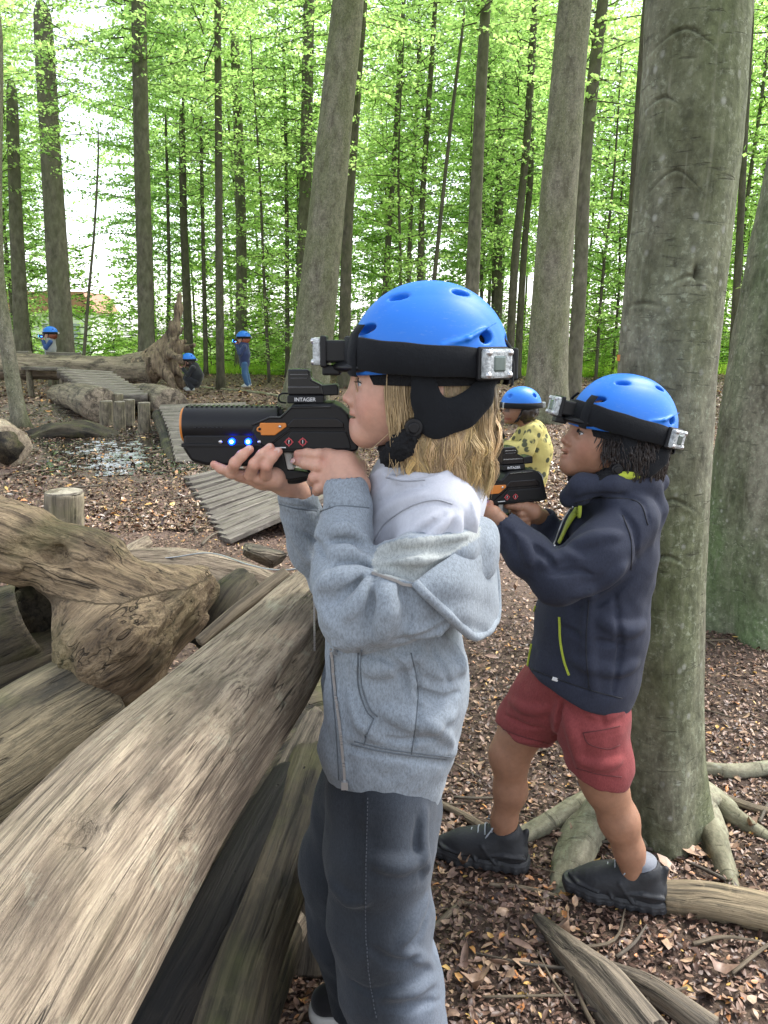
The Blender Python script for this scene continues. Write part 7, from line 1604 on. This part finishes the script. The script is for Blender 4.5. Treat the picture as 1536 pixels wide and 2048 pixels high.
# ------------------------------------------------------------------ children farther off
def small_kid(label, Y, head, hr, torso, tr, arms, legs, cols, helm_label, gun_label=None, gun=None, h=0.011, pattern=None, up=(0, 0, 1)):
    """pixel traces at distance Y: head centre and radius, torso chain with radii, arms, legs; cols = (skin, top, sleeves, trousers, shoes, hair)."""
    p = lambda x, y, d=0.0: P(x, y, Y + d); s = pxm(Y, 0.8); root = thing('person', label, 'person', p(*legs[0][-1][:2]) * [1, 1, 0])
    hc = p(*head); R = hr * s; allp = [p(*t[:2]) for a in [torso] + arms + legs for t in a] + [hc]; lo = np.min(allp, 0) - 0.28; hi = np.max(allp, 0) + 0.28; lo[2] = max(lo[2], -.06)
    f = Field(lo, hi, h); f.ell(hc, (R * 1.0, R * .82, R * 1.12)); f.ell(hc + [-R * .55, 0, -R * .45], (R * .6, R * .55, R * .68), .03); f.ell(hc + [-R * 1.15, 0, -R * .30], (R * .16, R * .13, R * .16), .015); f.ell(hc + [-R * .92, 0, -R * .92], (R * .22, R * .26, R * .2), .02)
    for sg in (-1, 1): f.ell(hc + [R * .05, sg * R * .8, -R * .3], (R * .18, R * .1, R * .28), .01)
    t0 = p(*torso[0]); f.cone(hc + [R * .15, 0, -R * .6], t0, R * .45, R * .5, .03)
    f.chain([p(*t) for t in torso], [r * s * .8 for r in tr], .04)
    for i, a in enumerate(arms):
        f.chain([p(*t) for t in a], [.038, .03, .024][:len(a)] if len(a) <= 3 else [.038] * len(a), .02); e = p(*a[-1]); d = e - p(*a[-2]); d /= np.linalg.norm(d) + 1e-9; f.cone(e, e + d * .06, .026, .03, .01)
        for k in range(4): f.cone(e + d * .07 + [0, (k - 1.5) * .016, 0], e + d * .115 + [0, (k - 1.5) * .016, .012], .010, .008, .004)
    for l in legs: f.chain([p(*t) for t in l], [.06, .045, .032][:len(l)], .03)
    V, Q = f.mesh('body', 1); hz = (V[:, 2] - hc[2]) / R; hx = (V[:, 0] - hc[0]) / R; c = flatcol(V, cols[0])
    eye_ = (np.abs(hz + .12) < .14) & (hx < -.75) & (np.abs(np.abs(V[:, 1] - hc[1]) / R - .33) < .16); c[eye_] = np.array(cols[0]) * .25
    lip = (np.abs(hz + .75) < .07) & (hx < -.7); c[lip] *= [.8, .5, .5]; obj('body', mesh_np('body', V, Q, {'col': ('FLOAT_COLOR', c)}), M['skin'], root)
    g = Field(lo, hi, h); g.chain([p(*t) for t in torso], [r * s for r in tr], .05)
    def sleeves(F): 
        for a in arms: F.chain([p(*t) for t in a], [.06, .05, .042][:len(a)], .03)
    two = not np.allclose(cols[1], cols[2])
    if not two: sleeves(g)
    g.warp(lambda q_: .010 * fbm(q_ * 7, 5, 3)); 
    g.build('top', pattern or m_cloth('kid_top', cols[1], .15), root, 1)
    if two: g2 = Field(lo, hi, h); sleeves(g2); g2.warp(lambda q_: .008 * fbm(q_ * 8, 6, 3)); g2.build('sleeves', m_cloth('kid_sleeves', cols[2], .15), root, 1)
    g = Field(lo, hi, h); 
    for l in legs: g.chain([p(*t) for t in l], [.085, .068, .06][:len(l)], .03)
    g.warp(lambda q_: .008 * fbm(q_ * 8, 7, 3)); g.build('trousers', m_cloth('kid_trousers', cols[3], .15), root, 1)
    for l in legs:
        e = p(*l[-1]); g = Field(e - [.22, .1, .08], e + [.14, .1, .1], .008); g.chain([e + [.02, 0, -.015], e + [-.07, 0, -.02], e + [-.13, 0, -.03]], [.045, .045, .032], .03); g.half(e - [0, 0, .055], (0, 0, -1), .004); g.build('shoe', m_plain('kid_shoe', cols[4], .6), root, 1)
    g = Field(hc - R * 1.6, hc + R * 1.6, h * .8); g.ell(hc + [R * .25, 0, -R * .2], (R * .95, R * .95, R * .95), 0); g.half(hc + [-R * .1, 0, 0], (-1, 0, .2), .01); g.warp(lambda q_: .012 * vnoise(q_ * 40, 3)); V, Q = g.mesh('hair', 1); obj('hair', mesh_np('hair', V, Q, {'col': ('FLOAT_COLOR', flatcol(V, cols[5]))}), M['hair'], root)
    # helmet
    hr_ = thing('helmet', helm_label, 'helmet', hc + [0, 0, R * .6]); up = np.asarray(up, float); up /= np.linalg.norm(up); k = hc + up * R * .22
    g = Field(k - R * 1.9, k + R * 1.9, h * .7); g.ell(k, (R * 1.38, R * 1.12, R * 1.22), 0); g.half(k + up * -.05 * R, -up, .004)
    for sg in (-1, 1):
        for dx in (-.9, .75): g.ell(k + [R * dx, sg * R * .62, R * .62], R * .16, .004, 'sub')
    g.build('shell', M['helmet'], hr_, 1)
    ex_ = np.cross(up, [0, 1.0, 0]); ex_ /= np.linalg.norm(ex_); th = np.linspace(0, 2 * np.pi, 33); V = []; F = []
    for i, t in enumerate(th[:-1]):
        for z, e in ((-.22, 1.02), (-.20, 1.08), (.14, 1.06), (.16, 1.0)): V.append(k + ex_ * math.cos(t) * R * 1.38 * e + np.array([0, 1, 0]) * math.sin(t) * R * 1.12 * e + up * z * R)
    F = [[i * 4 + j, i * 4 + (j + 1) % 4, ((i + 1) % 32) * 4 + (j + 1) % 4, ((i + 1) % 32) * 4 + j] for i in range(32) for j in range(4)]; obj('headband', mesh_np('headband', V, F), M['webbing'], hr_)
    for sx in (-1.5, 1.2):
        MB().box(k + ex_ * R * sx - up * R * .03 + ([0, -R * .4, 0] if sx > 0 else [0, 0, 0]), (R * .3, R * .4, R * .38)).build('sensor', M['clear'], hr_, None, .004)
    g = MB(); [g.tube([k + np.array([R * .1, sg * R * 1.05, 0]), hc + [-R * .3, sg * R * .62, -R * .8], hc + [-R * .62, 0, -R * 1.12]], R * .09, 6) for sg in (-1, 1)]; g.build('chin_strap', M['webbing'], hr_)
    if gun:
        x0, y0, a, sc = gun; O = p(x0, y0, -.02); s_ = .83e-3 * sc; ca, sa = math.cos(a), math.sin(a)
        gr = thing('laser_tag_gun', gun_label, 'laser tag gun', O); X = np.array([ca, 0, -sa]); Z = np.array([sa, 0, ca]); W = lambda x, y, d: O + X * (x - 450) * s_ + Z * (855 - y) * s_ + np.array([0, d, 0])
        V, F, _ = sweep(np.array([W(372, 850, 0), W(560, 850, 0)]), .033, 16); MB().add(V, F).build('barrel', M['black'], gr, True); V, F, _ = sweep(np.array([W(364, 850, 0), W(376, 850, 0)]), .030, 16); MB().add(V, F).build('muzzle_ring', M['led_far'], gr, True)
        def pr(poly, hw, nm, mat): n = len(poly); MB().add([W(x, y, d) for d in (-hw, hw) for x, y in poly], [[i, (i + 1) % n, n + (i + 1) % n, n + i] for i in range(n)] + [list(range(n))[::-1], [n + i for i in range(n)]]).build(nm, mat, gr, False, .004)
        pr([(374, 862), (374, 893), (420, 926), (545, 929), (566, 862)], .03, 'fore_grip', M['black']); pr([(520, 838), (566, 829), (588, 806), (668, 803), (706, 845), (719, 888), (694, 900), (548, 900)], .034, 'receiver', M['black']); pr([(632, 899), (690, 899), (668, 985), (630, 985)], .017, 'pistol_grip', M['black']); pr([(578, 737), (622, 742), (650, 770), (650, 806), (578, 806)], .02, 'sight', M['black_gloss']); pr([(524, 841), (578, 841), (556, 865), (528, 865)], .037, 'latch', M['orange'])
        for x in (471, 503): V, F = ellipsoid(W(x, 878, -.034), .009, 10, 8); MB().add(V, F).build('led', M['led_far'], gr, True)
M['led_far'] = m_emit('blue_led_far', (0.02, 0.16, 1.0), 6.0)
def m_yellow():
    t = NT('yellow_printed_hoodie'); v = t.voro(t.coord(), 17); n = t.noise(t.coord(), 16, 3); sp = t.math('MULTIPLY', t.ramp(v, [(0.30, 1.0), (0.40, 0.0)]), t.ramp(n, [(0.36, 0.0), (0.46, 1.0)]))
    return t.fin(t.mix(sp, (0.46, 0.40, 0.145), (0.07, 0.075, 0.045)), 0.9, t.bump(t.noise(t.coord(), 40, 3), .3, .01), .2)
small_kid('child bending forward in yellow printed hoodie between the two nearer children', 5.5, (1042, 815), 29, [(1062, 868), (1068, 905), (1060, 955)], [30, 36, 34],
          [[(1066, 862, -.14), (1052, 900, -.18), (1006, 890, -.10)], [(1050, 865, .13), (1020, 900, .14), (992, 885, .06)]], [[(1062, 955, -.07), (1030, 1000, -.09), (1062, 1052, -.09)], [(1058, 955, .08), (1015, 1000, .1), (1038, 1046, .1)]],
          ((0.22, 0.115, 0.07), (0.46, 0.40, 0.145), (0.46, 0.40, 0.145), (0.05, 0.055, 0.06), (0.05, 0.05, 0.05), (0.02, 0.014, 0.012)), 'blue helmet worn by the child in yellow hoodie', 'laser tag gun with a blue light held by the child in yellow hoodie', (960, 882, 0.15, 1.0), 0.008, m_yellow())
small_kid('child in navy top and blue jeans standing and aiming on the far clearing', 20.0, (487, 677), 10.5, [(488, 690), (489, 708), (489, 728)], [10, 11.5, 10],
          [[(489, 693, -.14), (480, 708, -.18), (474, 690, -.08)], [(487, 693, .14), (478, 706, .16), (472, 688, .05)]], [[(489, 728, -.07), (489, 750, -.09), (495, 770, -.09)], [(490, 728, .08), (493, 750, .1), (498, 768, .1)]],
          ((0.45, 0.26, 0.19), (0.035, 0.05, 0.12), (0.035, 0.05, 0.12), (0.05, 0.11, 0.22), (0.5, 0.5, 0.5), (0.28, 0.08, 0.04)), 'blue helmet on the standing child in navy on the far clearing', 'laser tag gun glowing blue in the hands of the standing child in navy', (470, 682, 0.1, .8), 0.012)
small_kid('child in black crouching behind the upturned roots', 18.2, (377, 722), 11, [(388, 733), (393, 750), (391, 764)], [10, 13.5, 12],
          [[(386, 736, -.13), (376, 750, -.16), (366, 738, -.08)], [(384, 736, .13), (374, 748, .14), (364, 736, .05)]], [[(391, 762, -.08), (374, 757, -.1), (384, 777, -.1)], [(391, 762, .08), (372, 756, .1), (380, 775, .1)]],
          ((0.40, 0.23, 0.17), (0.016, 0.017, 0.020), (0.016, 0.017, 0.020), (0.02, 0.021, 0.025), (0.4, 0.4, 0.4), (0.03, 0.02, 0.015)), 'blue and black helmet on the crouching child in black', None, None, 0.012)
small_kid('child in grey vest and blue sleeves kneeling and aiming at the far left', 21.0, (101, 668), 10.5, [(101, 681), (101, 697), (100, 712)], [9, 10.5, 10],
          [[(101, 684, -.13), (92, 696, -.17), (87, 682, -.08)], [(100, 684, .13), (91, 694, .15), (85, 680, .05)]], [[(100, 712, -.07), (86, 716, -.1), (98, 734, -.1)], [(101, 712, .08), (88, 718, .1), (104, 734, .1)]],
          ((0.45, 0.26, 0.19), (0.26, 0.27, 0.28), (0.03, 0.07, 0.2), (0.06, 0.08, 0.07), (0.1, 0.1, 0.1), (0.2, 0.06, 0.03)), 'blue helmet on the kneeling child at the far left', 'laser tag gun glowing blue in the hands of the kneeling child at the far left', (82, 672, -0.1, .8), 0.012)
# a small orange tag nailed to the nearest beech
h = P(1237, 716, 2.0); r_ = MB(); r_.box(h, (.007, .006, .016)); tag(r_.build('trail_tag', M['orange'], None, False, .001), 'tiny orange tag on the left flank of the nearest beech', 'tag')
